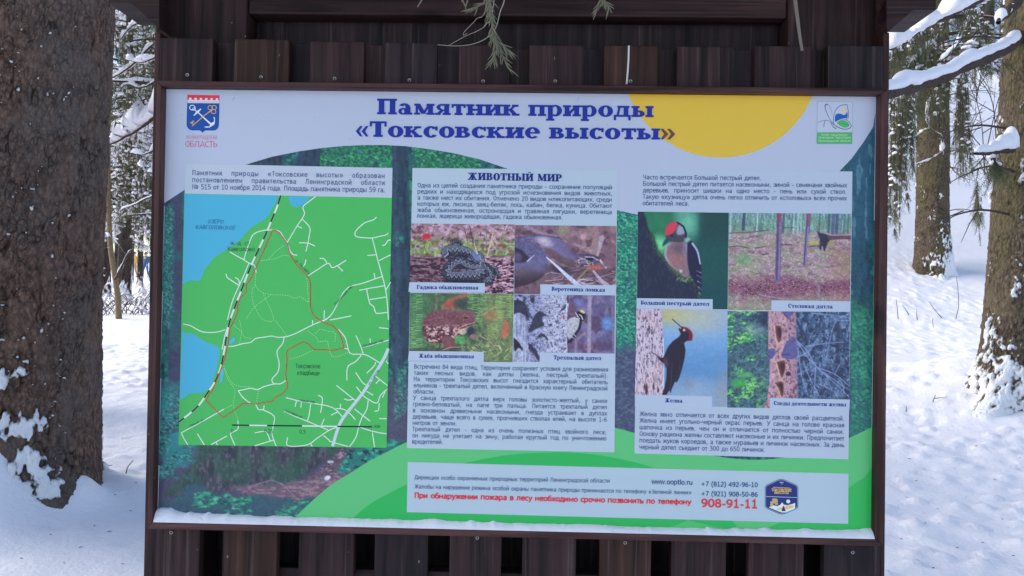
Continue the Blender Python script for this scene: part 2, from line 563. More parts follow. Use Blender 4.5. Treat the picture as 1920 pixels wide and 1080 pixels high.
# posts, beams, eave brackets
xl0, xl1 = sx(291, POY0, 40), sx(462, POY0, 40)
xr0, xr1 = sx(1478, POY0, 40), sx(1666, POY0, 40)
ZT = sz(0, POY0) + .33
for x0, x1, n0, n1 in ((xl0, xl1, xl0 + .012, sx(372, POY0, 1000)), (xr0, xr1, sx(1549, POY0, 1000), xr1 - .022)):
    g = MB(); g.box(x0, x1, POY0, POY1, ZRB + .03, ZT, 0, .004); g.box(n0, n1, POY0 + .002, POY1 - .002, ZG, ZRB + .029, 0, .004); g.build('post', W_PLANK, BOARD)
zb0 = sz(27, POY0 - .002)
g = MB(); g.box(xl1 + .001, xr0 - .001, POY0 + .006, POY0 + .09, zb0, zb0 + .17, 0, .004); g.build('top_beam', W_BEAM, BOARD)
zr0, zr1 = sz(100, POY0 + .05), sz(41, POY0 + .05)
g = MB(); g.box(xl1 + .001, xr0 - .001, POY0 + .055, POY0 + .085, zr0 - .1, zr1, 0, .003); g.build('back_rail', W_COOL, BOARD)
zq = sz(1075, PLY1 + .004)
g = MB(); g.box(xl1 + .001, xr0 - .001, PLY1 + .004, PLY1 + .044, zq - .09, zq, 0, .003); g.build('lower_rail', W_BEAM, BOARD)
# side trim seen as a narrow pale-edged strip
for a, b, c, d in ((289, 301, 270, 273.5), (1657.5, 1669, 1653, 1660)):
    u0, u1, v0, v1 = on(a, 60, PLY0), on(b, 60, PLY0), on(c, 1040, PLY0), on(d, 1040, PLY0)
    def e2(u, v, z): return u[0] + (v[0] - u[0]) * (z - u[2]) / (v[2] - u[2])
    g = MB(); zt = u0[2]
    g.hexa([(e2(u0, v0, .1), PLY0 + .002, .1), (e2(u1, v1, .1), PLY0 + .002, .1), (e2(u1, v1, .1), POY0 - .003, .1), (e2(u0, v0, .1), POY0 - .003, .1),
            (u0[0], PLY0 + .002, zt), (u1[0], PLY0 + .002, zt), (u1[0], POY0 - .003, zt), (u0[0], POY0 - .003, zt)], 0, .0015)
    g.build('side_trim', W_FRAME_V, BOARD)

def extr(prof, y0, y1):                 # x-z outline pulled from y0 to y1
    n = len(prof)
    V = [(x, y0, z) for x, z in prof] + [(x, y1, z) for x, z in prof]
    Fc = [tuple(range(n)), tuple(range(2 * n - 1, n - 1, -1))]
    for k in range(n):
        Fc.append((k, k + n, (k + 1) % n + n, (k + 1) % n))
    return V, Fc
for pts in ([(1661, 63), (1711, 20), (1753, 20), (1753, -45), (1661, -45)], [(300, 54), (247, 7), (205, 7), (205, -45), (300, -45)]):
    prof = [(on(a, b, PLY0)[0], on(a, b, PLY0)[2]) for a, b in pts]
    g = MB(); V, Fc = extr(prof, PLY0 - .004, PLY0 + .13); g.add(V, Fc); g.build('eave_bracket', W_BEAM, BOARD)

# roof, above the picture, with its own load of snow
zr = CAMZ + .76
g = MB()
V, Fc = [], []
prof = [(-.40, zr), (.10, zr + .24), (.40, zr + .096), (.40, zr + .126), (.10, zr + .27), (-.40, zr + .03)]
V = [(-1.02, y, z) for y, z in prof] + [(1.04, y, z) for y, z in prof]
g.add(V, [tuple(range(6)), tuple(range(11, 5, -1))] + [(k, k + 6, (k + 1) % 6 + 6, (k + 1) % 6) for k in range(6)])
ROOF = g.build('roof', W_BEAM, BOARD)
n = 60
gx, gy = np.meshgrid(np.linspace(-1.04, 1.06, n), np.linspace(-.42, .42, 30))
gz = zr + .275 - np.abs(gy - .1) * .48
th = .05 + .10 * fbm(gx * 3, gy * 3, 0, 3, 8)
ed = np.minimum(sst(-1.04, -.96, gx), 1 - sst(.98, 1.06, gx)) * np.minimum(sst(-.42, -.36, gy), 1 - sst(.36, .42, gy))
Vt = np.stack([gx, gy, gz + .004 + th * ed], -1).reshape(-1, 3)
Vb = np.stack([gx, gy, gz + .003 - .0 * gx], -1).reshape(-1, 3)
i = np.arange(n * 30).reshape(30, n)
Fc = np.stack([i[:-1, :-1], i[:-1, 1:], i[1:, 1:], i[1:, :-1]], -1).reshape(-1, 4)
o = link('roof_snow', mesh_np('roof_snow', np.vstack([Vt, Vb]), np.vstack([Fc, Fc[:, ::-1] + n * 30]), [SNOW]))
tag(o, 'thick snow lying on the roof over the information board', 'snow')

# picture frame with mitred corners
x0, x1, z0, z1 = -PW / 2, PW / 2, PZ - PH / 2, PZ + PH / 2
ZF1 = on(960, 158, YF)[2]; ZF0 = on(960, 1008, YF)[2]
XF0 = on(285, 570, YF)[0]; XF1 = on(1661, 570, YF)[0]
g = MB()
yb = .003
def bar(pi, po, mi):                    # inner edge a-b, outer edge a-b
    (a, b), (c, d) = pi, po
    P = [(*c, YF), (*d, YF), (*d, yb), (*c, yb), (*a, YF), (*b, YF), (*b, yb), (*a, yb)]
    P = [(p[0], p[2], p[1]) for p in P]
    g.hexa(P, mi, .0016)
e = .0002
bar(((x0 + e, z1), (x1 - e, z1)), ((XF0, ZF1), (XF1, ZF1)), 0)
bar(((x1, z1 - e), (x1, z0 + e)), ((XF1, ZF1 - .0004), (XF1, ZF0 + .0004)), 1)
bar(((x1 - e, z0), (x0 + e, z0)), ((XF1, ZF0), (XF0, ZF0)), 0)
bar(((x0, z0 + e), (x0, z1 - e)), ((XF0, ZF0 + .0004), (XF0, ZF1 - .0004)), 1)
g.build('frame', [W_FRAME_H, W_FRAME_V], BOARD)

for px, py in ((352, 141), (490, 145), (628, 148), (768, 151), (906, 153), (1041, 153), (1182, 153), (322, 998), (895, 1008), (1172, 1017), (1598, 1035)):
    c = on(px, py, PLY0)
    g = MB()
    ang = np.linspace(0, 2 * math.pi, 15)[:-1]
    def ring(r, y): return [(c[0] + r * math.cos(t), y, c[2] + r * math.sin(t)) for t in ang]
    ya = PLY0 - .0015
    V = ring(.0038, ya + .0005) + ring(.0038, ya - .0010) + ring(.0032, ya - .0018) + ring(.0022, ya - .0015) + ring(.0018, ya - .0002)
    m = 14
    Fc = []
    for a in range(4):
        for k in range(m): Fc.append((a * m + k, a * m + (k + 1) % m, (a + 1) * m + (k + 1) % m, (a + 1) * m + k))
    g.add(V, Fc, 0); g.add(ring(.0019, ya - .0003), [tuple(range(m))], 1)
    g.build('screw', [STEEL, DARKHOLE], BOARD)

# snow lying along the lower frame rail
def ledge():
    n = 420
    xs = np.linspace(x0 + .0015, x1 - .0015, n)
    t = (xs - x0) / (x1 - x0)
    hgt = np.interp(t, [0, .012, .04, .1, .3, .45, .55, .62, .66, .8, .95, .985, 1], [.026, .024, .016, .0125, .0115, .0105, .0095, .0105, .008, .0085, .011, .014, .016])
    hgt = hgt * (.82 + .36 * fbm(t * 60, 0 * t, 0, 4, 3))
    hgt = hgt + .003 * (1 - sst(.0, .5, np.abs(((t * 23 + 2 * vn(t * 7, 0 * t)) % 1) - .5) * 2)) * (vn(t * 11, 0 * t, 0, 6) > .55)
    prof = []
    for yy, f in ((-.0005, 1.0), (-.004, .97), (-.009, .86), (-.014, .62), (-.018, .36), (-.0208, .05), (-.0212, 0)):
        prof.append(np.stack([xs, np.full(n, yy) + .0012 * (fbm(t * 90, 0 * t + yy * 300, 0, 3, 4) - .5) * (f > 0), z0 + .0004 + hgt * f + (.0016 * (fbm(t * 150, 0 * t + yy * 200, 0, 3, 14) - .5) if f > .1 else 0)], -1))
    V = np.concatenate(prof)
    i = np.arange(7 * n).reshape(7, n)
    Fc = np.stack([i[:-1, :-1], i[1:, :-1], i[1:, 1:], i[:-1, 1:]], -1).reshape(-1, 4)
    o = link('ledge_snow', mesh_np('ledge_snow', V, Fc, [SNOW]))
    tag(o, 'thin line of white snow lying along the bottom rail of the poster frame', 'snow')
ledge()
# ------------------------------------------------------------------ the printed poster
ILL = np.array([0.63, 0.75, 0.96])       # light on the board as the camera saw it: print colours are read off through it
STEP = 0.00012
_pm = {}
def ink(rgb):
    return np.clip(lin(rgb) / ILL, 0.004, 0.88)

def pmat(rgb):
    k = tuple(rgb)
    if k not in _pm:
        m, t, b = newmat('print_ink', ink(rgb), 0.36, 0.28)
        _pm[k] = m
    return _pm[k]
PRINT, _t, _b = newmat('printed_photo', (1, 1, 1), 0.36, 0.28)
_a = _t.nodes.new('ShaderNodeAttribute'); _a.attribute_name = 'print'
_t.links.new(_a.outputs['Color'], _b.inputs['Base Color'])

def onv(P, y):                           # photo pixels -> poster plane, vectorised
    P = np.asarray(P, float)
    d = np.stack([(P[:, 0] - 960) / F, np.ones(len(P)), -(P[:, 1] - 540) / F], 1) @ M
    s = (0 - CAM[1]) / d[:, 1]
    W = CAM + d * s[:, None]
    W[:, 1] = y
    return W

class Flat:
    def __init__(self, layer):
        self.V, self.Fs, self.m, self.mats, self.n, self.y = [], [], [], [], 0, -STEP * layer
    def mi(self, rgb):
        m = pmat(rgb)
        if m not in self.mats: self.mats.append(m)
        return self.mats.index(m)
    def raw(self, W, faces, rgb):
        k = self.mi(rgb)
        self.V.append(W)
        for f in faces:
            self.Fs.append([int(i) + self.n for i in f]); self.m.append(k)
        self.n += len(W)
    def poly(self, pts, rgb, dz=0.0):
        W = onv(pts, self.y - STEP * dz)
        W[:, 0] = np.clip(W[:, 0], x0 + .0004, x1 - .0004); W[:, 2] = np.clip(W[:, 2], z0 + .0004, z1 - .0004)
        self.raw(W, [tuple(range(len(W)))], rgb)
    def ribbon(self, pts, w, rgb, dz=0.0, closed=False):
        W, Fc = ribbon2(np.asarray(pts, float), w, closed)
        self.raw(onv(W, self.y - STEP * dz), Fc, rgb)
    def ell(self, cx, cy, rx, ry, rgb, dz=0.0, n=40, rot=0):
        t = np.linspace(0, 2 * math.pi, n + 1)[:-1]
        c, s = math.cos(R(rot)), math.sin(R(rot))
        self.poly(np.stack([cx + rx * np.cos(t) * c - ry * np.sin(t) * s, cy + rx * np.cos(t) * s + ry * np.sin(t) * c], 1), rgb, dz)
    def build(self, name, parent):
        return link(name, mesh_np(name, np.concatenate(self.V), self.Fs, self.mats, self.m, False), parent)

def ribbon2(P, w, closed=False):
    n = len(P)
    w = np.broadcast_to(np.asarray(w, float), (n,)) / 2
    if closed:
        a, b = np.roll(P, 1, 0), np.roll(P, -1, 0)
    else:
        a = np.vstack([2 * P[0] - P[1], P[:-1]]); b = np.vstack([P[1:], 2 * P[-1] - P[-2]])
    t1 = P - a; t2 = b - P
    t1 = t1 / (np.linalg.norm(t1, axis=1)[:, None] + 1e-9); t2 = t2 / (np.linalg.norm(t2, axis=1)[:, None] + 1e-9)
    n1 = np.stack([-t1[:, 1], t1[:, 0]], 1); n2 = np.stack([-t2[:, 1], t2[:, 0]], 1)
    mt = n1 + n2
    l = np.linalg.norm(mt, axis=1)[:, None]
    mt = mt / (l + 1e-9)
    k = 1 / np.clip((mt * n1).sum(1), 0.45, 1)
    off = mt * (w * k)[:, None]
    V = np.vstack([P + off, P - off])
    m = n if closed else n - 1
    Fc = [(i, (i + 1) % n, n + (i + 1) % n, n + i) for i in range(m)]
    return V, Fc

g = MB(); g.box(x0 + .0002, x1 - .0002, -.0000, .0035, z0 + .0002, z1 - .0002)
WHITE = (161, 179, 214)
POSTER = g.build('poster', pmat(WHITE), BOARD)

# ---- sans lettering (centre lines, x-height 1, capitals 1.36)
def arc(cx, cy, rx, ry, a0=0, a1=360, n=14):
    t = np.radians(np.linspace(a0, a1, n))
    return [(cx + rx * math.cos(v), cy + ry * math.sin(v)) for v in t]
SANS = {
 'а': (.93, [[(.14, .86), (.3, .92), (.52, .92), (.68, .82), (.7, .66), (.7, .0)], [(.7, .55), (.38, .53), (.18, .43), (.12, .28), (.2, .12), (.36, .07), (.55, .13), (.7, .27)]]),
 'б': (.95, [[(.78, 1.38), (.4, 1.25), (.2, 1.0), (.12, .7), (.11, .5)], arc(.46, .47, .35, .40)]),
 'в': (.88, [[(.12, .0), (.12, .92), (.45, .92), (.62, .82), (.62, .65), (.45, .53), (.12, .53)], [(.45, .53), (.7, .42), (.7, .2), (.5, .08), (.12, .08)]]),
 'г': (.66, [[(.12, 0), (.12, .92), (.62, .92)]]),
 'д': (1.0, [[(.06, -.25), (.06, .08), (.9, .08), (.9, -.25)], [(.2, .08), (.3, .45), (.32, .92), (.76, .92), (.76, .08)]]),
 'е': (.93, [[(.12, .52), (.8, .52), (.78, .75), (.62, .91), (.4, .91), (.2, .8), (.12, .52), (.2, .2), (.42, .08), (.6, .08), (.79, .18)]]),
 'ж': (1.22, [[(.05, 1), (.44, .52), (.04, 0)], [(1.15, 1), (.76, .52), (1.17, 0)], [(.6, 0), (.6, 1)], [(.44, .52), (.76, .52)]]),
 'з': (.80, [[(.08, .85), (.3, .92), (.54, .9), (.64, .73), (.54, .56), (.28, .53)], [(.5, .53), (.68, .42), (.68, .2), (.5, .08), (.25, .08), (.06, .16)]]),
 'и': (.98, [[(.12, 1), (.12, .0)], [(.14, .1), (.72, .9)], [(.74, 0), (.74, 1)]]),
 'к': (.90, [[(.12, 0), (.12, 1)], [(.76, 1), (.34, .52), (.8, 0)], [(.12, .52), (.34, .52)]]),
 'л': (.96, [[(.02, .08), (.15, .12), (.22, .45), (.25, .92), (.72, .92), (.72, 0)]]),
 'м': (1.16, [[(.12, 0), (.12, .92), (.54, .22), (.95, .92), (.95, 0)]]),
 'н': (.97, [[(.12, 0), (.12, 1)], [(.74, 0), (.74, 1)], [(.12, .52), (.74, .52)]]),
 'о': (.94, [arc(.46, .5, .35, .42)]),
 'п': (.97, [[(.12, 0), (.12, .92), (.74, .92), (.74, 0)]]),
 'р': (.96, [[(.12, -.36), (.12, 1)], [(.12, .78), (.32, .91), (.55, .91), (.74, .74), (.78, .5), (.72, .24), (.52, .08), (.3, .08), (.12, .18)]]),
 'с': (.80, [[(.74, .84), (.55, .92), (.35, .90), (.17, .74), (.11, .5), (.17, .26), (.35, .09), (.55, .08), (.74, .16)]]),
 'т': (.76, [[(.02, .92), (.72, .92)], [(.37, .92), (.37, 0)]]),
 'у': (.86, [[(.04, 1), (.42, .12)], [(.8, 1), (.36, -.1), (.22, -.28), (.06, -.28)]]),
 'ф': (1.22, [arc(.6, .5, .48, .42), [(.6, -.36), (.6, 1.36)]]),
 'х': (.86, [[(.04, 1), (.8, 0)], [(.8, 1), (.04, 0)]]),
 'ц': (1.0, [[(.12, 1), (.12, .08), (.9, .08), (.9, -.25)], [(.74, 1), (.74, .08)]]),
 'ч': (.92, [[(.1, 1), (.1, .62), (.25, .44), (.68, .44)], [(.68, 1), (.68, 0)]]),
 'ш': (1.25, [[(.12, 1), (.12, .08), (1.02, .08), (1.02, 1)], [(.57, 1), (.57, .08)]]),
 'щ': (1.28, [[(.12, 1), (.12, .08), (1.17, .08), (1.17, -.25)], [(.57, 1), (.57, .08)], [(1.02, 1), (1.02, .08)]]),
 'ъ': (1.0, [[(.02, .92), (.28, .92), (.28, .08), (.6, .08), (.82, .2), (.82, .44), (.6, .55), (.28, .55)]]),
 'ь': (.86, [[(.12, 1), (.12, .08), (.48, .08), (.7, .2), (.7, .44), (.48, .55), (.12, .55)]]),
 'ы': (1.18, [[(.12, 1), (.12, .08), (.44, .08), (.64, .2), (.64, .44), (.44, .55), (.12, .55)], [(.95, 0), (.95, 1)]]),
 'э': (.82, [[(.08, .84), (.28, .92), (.46, .9), (.65, .74), (.7, .5), (.65, .26), (.46, .09), (.28, .08), (.06, .16)], [(.25, .52), (.7, .52)]]),
 'ю': (1.24, [[(.12, 0), (.12, 1)], [(.12, .52), (.42, .52)], arc(.76, .5, .34, .42)]),
 'я': (.90, [[(.7, 0), (.7, .92), (.36, .92), (.17, .82), (.17, .6), (.34, .46), (.7, .46)], [(.42, .46), (.06, 0)]]),
 'w': (1.16, [[(.03, 1), (.3, .06), (.57, .94), (.84, .06), (1.1, 1)]]),
 't': (.66, [[(.24, 1.3), (.24, .2), (.36, .08), (.6, .08)], [(.02, .92), (.58, .92)]]),
 'l': (.36, [[(.16, 0), (.16, 1.4)]]),
 'r': (.64, [[(.12, 0), (.12, 1)], [(.12, .68), (.3, .88), (.58, .92)]]),
 'u': (.97, [[(.12, 1), (.12, .3), (.25, .1), (.48, .1), (.74, .3)], [(.74, 1), (.74, 0)]]),
 'А': (1.10, [[(.04, 0), (.54, 1.3), (1.05, 0)], [(.22, .42), (.87, .42)]]),
 'Б': (1.05, [[(.86, 1.28), (.14, 1.28), (.14, .08), (.6, .08), (.86, .22), (.86, .55), (.6, .72), (.14, .72)]]),
 'Е': (.98, [[(.86, 1.28), (.14, 1.28), (.14, .08), (.87, .08)], [(.14, .7), (.8, .7)]]),
 'Р': (.98, [[(.14, 0), (.14, 1.28), (.6, 1.28), (.84, 1.1), (.84, .8), (.6, .6), (.14, .6)]]),
 'У': (1.0, [[(.04, 1.36), (.5, .48)], [(.96, 1.36), (.48, .3), (.3, .08), (.08, .08)]]),
 '0': (.98, [arc(.47, .68, .35, .60)]),
 '1': (.98, [[(.15, 1.12), (.34, 1.18), (.48, 1.34), (.48, .08)], [(.14, .08), (.84, .08)]]),
 '2': (.98, [[(.12, 1.12), (.3, 1.26), (.56, 1.27), (.74, 1.1), (.7, .8), (.13, .08), (.84, .08)]]),
 '3': (.98, [[(.14, 1.2), (.4, 1.28), (.64, 1.2), (.72, 1.0), (.6, .8), (.34, .72)], [(.6, .72), (.8, .55), (.78, .28), (.55, .08), (.3, .08), (.1, .17)]]),
 '4': (.98, [[(.64, 0), (.64, 1.28), (.06, .42), (.9, .42)]]),
 '5': (.98, [[(.8, 1.28), (.22, 1.28), (.2, .74), (.5, .78), (.74, .66), (.79, .42), (.7, .2), (.5, .08), (.28, .08), (.1, .16)]]),
 '6': (.98, [[(.76, 1.26), (.5, 1.24), (.27, 1.08), (.13, .72), (.13, .44)], arc(.47, .43, .34, .35)]),
 '7': (.98, [[(.08, 1.28), (.84, 1.28), (.32, 0)]]),
 '8': (.98, [arc(.47, 1.0, .29, .28), arc(.47, .39, .35, .32)]),
 '9': (.98, [arc(.47, .92, .34, .35), [(.81, .9), (.78, .5), (.6, .2), (.4, .09), (.18, .1)]]),
 '.': (.52, [[(.22, 0), (.22, .2)]]), ',': (.52, [[(.26, .2), (.16, -.2)]]),
 ';': (.58, [[(.28, .2), (.16, -.2)], [(.28, .7), (.28, .92)]]),
 '-': (.64, [[(.08, .5), (.54, .5)]]),
 '(': (.64, [[(.5, 1.45), (.24, 1.0), (.18, .55), (.24, .1), (.5, -.35)]]), ')': (.64, [[(.1, 1.45), (.36, 1.0), (.42, .55), (.36, .1), (.1, -.35)]]),
 '+': (1.2, [[(.15, .62), (1.02, .62)], [(.58, .18), (.58, 1.06)]]),
 '«': (1.1, [[(.5, .95), (.12, .5), (.5, .05)], [(.92, .95), (.54, .5), (.92, .05)]]), '»': (1.1, [[(.14, .95), (.52, .5), (.14, .05)], [(.56, .95), (.94, .5), (.56, .05)]]),
}
SANS['й'] = (SANS['и'][0], SANS['и'][1] + [[(.24, 1.4), (.32, 1.24), (.54, 1.24), (.62, 1.4)]])
for lo, up in (('o', 'о'), ('p', 'р')): SANS[lo] = SANS[up]
for c in 'вгджзиклмнопстхцчшщьыэюя':
    a, s = SANS[c]
    SANS[c.upper()] = (a * 1.13, [[(x * 1.13, (y if y < 0 else y * 1.38 - (.02 if y > .3 else 0))) for x, y in q] for q in s])
SANS['№'] = (1.85, [[(.12, 0), (.12, 1.3), (.82, .06), (.82, 1.36)], arc(1.36, .72, .26, .30), [(1.08, .2), (1.64, .2)]])

def glyph_sans(c, wt=.165):
    adv, st = SANS[c]
    out = []
    for k, s in enumerate(st):
        P = np.asarray(s, float)
        cl = len(P) > 6 and np.allclose(P[0], P[-1])
        if cl: P = P[:-1]
        V, Fc = ribbon2(P, wt, cl)
        out.append((V, Fc, k))
    return adv, out

# ---- heavy slab serif lettering, built from stems, bars and rings
class SG:
    def __init__(self): self.o = []
    def p(self, pts): self.o.append((np.asarray(pts, float), [tuple(range(len(pts)))], len(self.o)))
    def v(self, x, a, b, w): self.p([(x - w / 2, a), (x + w / 2, a), (x + w / 2, b), (x - w / 2, b)])
    def h(self, a, b, y, t): self.p([(a, y - t / 2), (b, y - t / 2), (b, y + t / 2), (a, y + t / 2)])
    def d(self, xa, ya, xb, yb, w): self.p([(xa - w / 2, ya), (xa + w / 2, ya), (xb + w / 2, yb), (xb - w / 2, yb)])
    def r(self, cx, cy, rx, ry, wx, wy, a0=0, a1=360, n=22):
        t = np.radians(np.linspace(a0, a1, n))
        O = np.stack([cx + rx * np.cos(t), cy + ry * np.sin(t)], 1)
        I = np.stack([cx + (rx - wx) * np.cos(t), cy + (ry - wy) * np.sin(t)], 1)
        self.o.append((np.vstack([O, I]), [(i, i + 1, n + i + 1, n + i) for i in range(n - 1)], len(self.o)))

def slab(c):
    up = c.isupper()
    Hh = 1.42 if up else 1.0
    k = 1.14 if up else 1.0
    w = .42 if up else .37
    s = .185; o = .125
    g = SG(); L = c.lower()
    def stem(x, top=True, bot=True, y0=0, y1=None):
        y1 = Hh if y1 is None else y1
        g.v(x, y0, y1, w)
        if bot: g.h(x - w / 2 - o, x + w / 2 + o, y0 + s / 2, s)
        if top: g.h(x - w / 2 - o, x + w / 2 + o, y1 - s / 2, s)
    a = .30 * k; b = 1.03 * k
    adv = 1.36 * k
    if L == 'п':
        stem(a, False); stem(b, False); g.h(a - w / 2 - o, b + w / 2 + o, Hh - s / 2, s)
    elif L == 'н':
        stem(a); stem(b); g.h(a, b, Hh / 2, s)
    elif L in 'ий':
        stem(a); stem(b); g.d(a + .1, .18, b - .1, Hh - .18, .26)
        if L == 'й': g.r((a + b) / 2, Hh + .36, .26, .24, .12, .14, 180, 360)
    elif L == 'м':
        b = 1.34 * k; adv = 1.68 * k
        stem(b); g.v(a, 0, Hh, .18); g.h(a - .2, a + .24, s / 2, s); g.h(a - .2, a + .2, Hh - s / 2, s)
        g.d((a + b) / 2, .08, a + .06, Hh, w); g.d((a + b) / 2 - .02, .08, b - .06, Hh, .2)
    elif L == 'а' and not up:
        adv = 1.16
        g.v(.80, .0, .68, w); g.h(.78, 1.12, s / 2, s); g.r(.52, .64, .44, .39, w, .17, 0, 155); g.r(.42, .29, .36, .31, .26, .13); g.h(.42, .8, .53, .13); 
    elif L == 'о':
        rx = .56 * k; g.r(rx + .04, Hh / 2, rx, Hh / 2 + .03, w + .03, .15); adv = 1.2 * k
    elif L == 'с':
        rx = .55 * k; g.r(rx + .04, Hh / 2, rx, Hh / 2 + .03, w + .03, .16, 38, 322); g.v(rx * 2 - .12, Hh * .62, Hh, .17); adv = 1.12 * k
    elif L == 'е' and not up:
        g.r(.58, .5, .54, .53, w, .15, 0, 318); g.h(.3, 1.1, .5, .14); adv = 1.16
    elif L == 'р':
        if up: stem(a); g.r(.62 * k, Hh * .7, .45 * k, Hh * .3, w, .16, -90, 90); g.h(a, .62 * k, Hh - .08, .16); g.h(a, .62 * k, Hh * .4 + .08, .16); adv = 1.15 * k
        else: stem(a, True, True, -.42); g.r(.66, .5, .52, .53, w, .15, -125, 125); adv = 1.26
    elif L == 'к':
        stem(a); g.d(a + .2, Hh * .45, b - .02, Hh - .06, .22); g.d(b - .02, .06, a + .26, Hh * .62, .36); g.h(b - .3, b + .28, s / 2, s); g.h(b - .3, b + .2, Hh - s / 2, s); adv = 1.36 * k
    elif L == 'т':
        x = .56 * k; stem(x, False); g.h(.03, 2 * x - .03, Hh - s / 2, s); g.v(.11, Hh * .66, Hh, .16); g.v(2 * x - .11, Hh * .66, Hh, .16); adv = 1.14 * k
    elif L == 'д':
        g.h(.02, 1.3, .09, .18); g.v(.11, -.32, .0, .18); g.v(1.21, -.32, .0, .18); g.v(.94, 0, 1, w); g.d(.30, .1, .48, 1, .18); g.h(.28, 1.2, 1 - s / 2, s); adv = 1.36
    elif L in 'ыьб' and (L != 'б' or up):
        stem(a, L != 'б'); g.r(.58 * k, Hh * .30, .42 * k, Hh * .30, w, .15, -90, 90); g.h(a, .58 * k, .075, .15); g.h(a, .58 * k, Hh * .6 - .075, .15); adv = 1.05 * k
        if L == 'б': g.h(a - .2, 1.0 * k, Hh - s / 2, s); g.v(1.0 * k - .08, Hh * .68, Hh, .16)
        if L == 'ы': stem(1.36 * k); adv = 1.70 * k
    elif L == 'б':
        g.r(.58, .46, .54, .49, w, .15); g.r(.72, .6, .68, .72, .22, .2, 95, 180); g.h(.66, 1.02, 1.26, .18); adv = 1.18
    elif L == 'я':
        stem(.88 * k, False); g.r(.52 * k, Hh * .70, .42 * k, Hh * .30, .30, .15, 90, 270); g.h(.5 * k, 1.1 * k, Hh - .085, .17); g.h(.5 * k, .9 * k, Hh * .42, .15); g.d(.24, .08, .56, Hh * .45, .30); g.h(.0, .42, s / 2, s); adv = 1.22 * k
    elif L == 'в':
        stem(a, False, False); g.h(a - w / 2 - o, .6 * k, Hh - .08, .16); g.h(a - w / 2 - o, .62 * k, .08, .16); g.h(a, .62 * k, Hh * .53, .13)
        g.r(.60 * k, Hh * .745, .38 * k, Hh * .255, w, .14, -90, 90); g.r(.62 * k, Hh * .28, .46 * k, Hh * .28, w, .14, -90, 90); adv = 1.16 * k
    elif L == 'г':
        stem(a, False); g.h(a - w / 2 - o, 1.0 * k, Hh - s / 2, s); g.v(1.0 * k - .08, Hh * .6, Hh, .16); adv = 1.08 * k
    elif L == 'ж':
        c0 = .88 * k; stem(c0, True, True)
        for q in (-1, 1):
            g.d(c0 + q * .12, Hh * .5, c0 + q * .56 * k, Hh - .06, .2); g.d(c0 + q * .56 * k, .06, c0 + q * .16, Hh * .58, .32)
            g.h(c0 + q * .58 * k - .24, c0 + q * .58 * k + .24, s / 2, s); g.h(c0 + q * .56 * k - .2, c0 + q * .56 * k + .2, Hh - s / 2, s)
        adv = 1.78 * k
    elif L == 'л':
        stem(.95, False); g.d(.26, .1, .46, 1, .2); g.h(.24, 1.2, 1 - s / 2, s); g.h(0, .4, s / 2, s); adv = 1.26
    elif L == 'х':
        g.d(1.0, .05, .28, .95, .36); g.d(.24, .05, .96, .95, .2); 
        for x in (.25, .98): g.h(x - .25, x + .25, s / 2, s); g.h(x - .24, x + .24, 1 - s / 2, s)
        adv = 1.26
    elif L == 'ц':
        stem(a, True, False); stem(b, True, False); g.h(a - .3, b + .3, s / 2, s); g.v(b + .22, -.3, 0, .16); adv = 1.4
    elif L == 'ш':
        for q in (0, 1, 2): stem(a + q * .64, True, False)
        g.h(a - .3, a + 1.58, s / 2, s); adv = 1.9
    elif L == 'ю':
        stem(a); g.r(1.16, .5, .5, .53, w, .15); g.h(a, .8, .5, s); adv = 1.72
    elif c in '«»':
        for q in (0, .42):
            if c == '«':
                g.p([(.08 + q, .5), (.40 + q, .98), (.58 + q, .98), (.34 + q, .5)]); g.p([(.08 + q, .5), (.34 + q, .5), (.58 + q, .02), (.40 + q, .02)])
            else:
                g.p([(.50 + q, .5), (.24 + q, .5), (.0 + q, .98), (.18 + q, .98)]); g.p([(.50 + q, .5), (.18 + q, .02), (.0 + q, .02), (.24 + q, .5)])
        adv = 1.06
    return adv, g.o

_gc = {}
TRK = [.2]
def natural(s, xh, font='sans', wt=.165): return xh * sum(.62 if c == ' ' else glyph(c, font, wt)[0] for c in s)
def glyph(c, font, wt):
    k = (c, font, wt)
    if k not in _gc: _gc[k] = slab(c) if font == 'slab' else glyph_sans(c, wt)
    return _gc[k]

def write(fl, s, p0, p1, xh, rgb, font='sans', wt=.165, justify=True, fixed=None, ital=0.0):
    """letters along the base line p0 -> p1 (photo pixels on the poster); justified lines open the word gaps"""
    p0 = np.array(p0, float); p1 = np.array(p1, float)
    L = np.linalg.norm(p1 - p0)
    u = (p1 - p0) / L
    v = np.array([u[1], -u[0]])
    sp = .62
    tot = sum(sp if c == ' ' else glyph(c, font, wt)[0] for c in s)
    ns = s.count(' ')
    nat = tot * xh
    fx = 1.0
    trk = gap = 0.0
    if fixed is not None: fx = fixed
    extra = L - nat * fx
    if not justify: pass
    elif fixed is None or extra < 0 or ns == 0: fx = L / nat
    else:
        trk = extra * TRK[0] / max(1, len(s)); gap = (extra - trk * len(s)) / ns
    x = 0.0
    for ch in s:
        if ch == ' ':
            x += sp * xh * fx + gap + trk; continue
        adv, parts = glyph(ch, font, wt)
        for V, Fc, k in parts:
            P = p0 + np.outer(V[:, 0] * xh * fx + x + V[:, 1] * xh * ital, u) + np.outer(V[:, 1] * xh, v)
            W = onv(P, fl.y - STEP * .15 * k)
            fl.raw(W, Fc, rgb)
        x += adv * xh * fx + trk

def para(fl, lines, pl, pr, dl, xh, rgb, fixed, last=(), wt=.165):
    Lp = np.linalg.norm(np.array(pr, float) - np.array(pl, float))
    fixed = min(Lp / natural(q, xh) for i, q in enumerate(lines) if i not in last)
    for i, s in enumerate(lines):
        a = np.array(pl) + np.array(dl) * i; b = np.array(pr) + np.array(dl) * i
        write(fl, s, a, b, xh, rgb, 'sans', wt, i not in last, fixed)

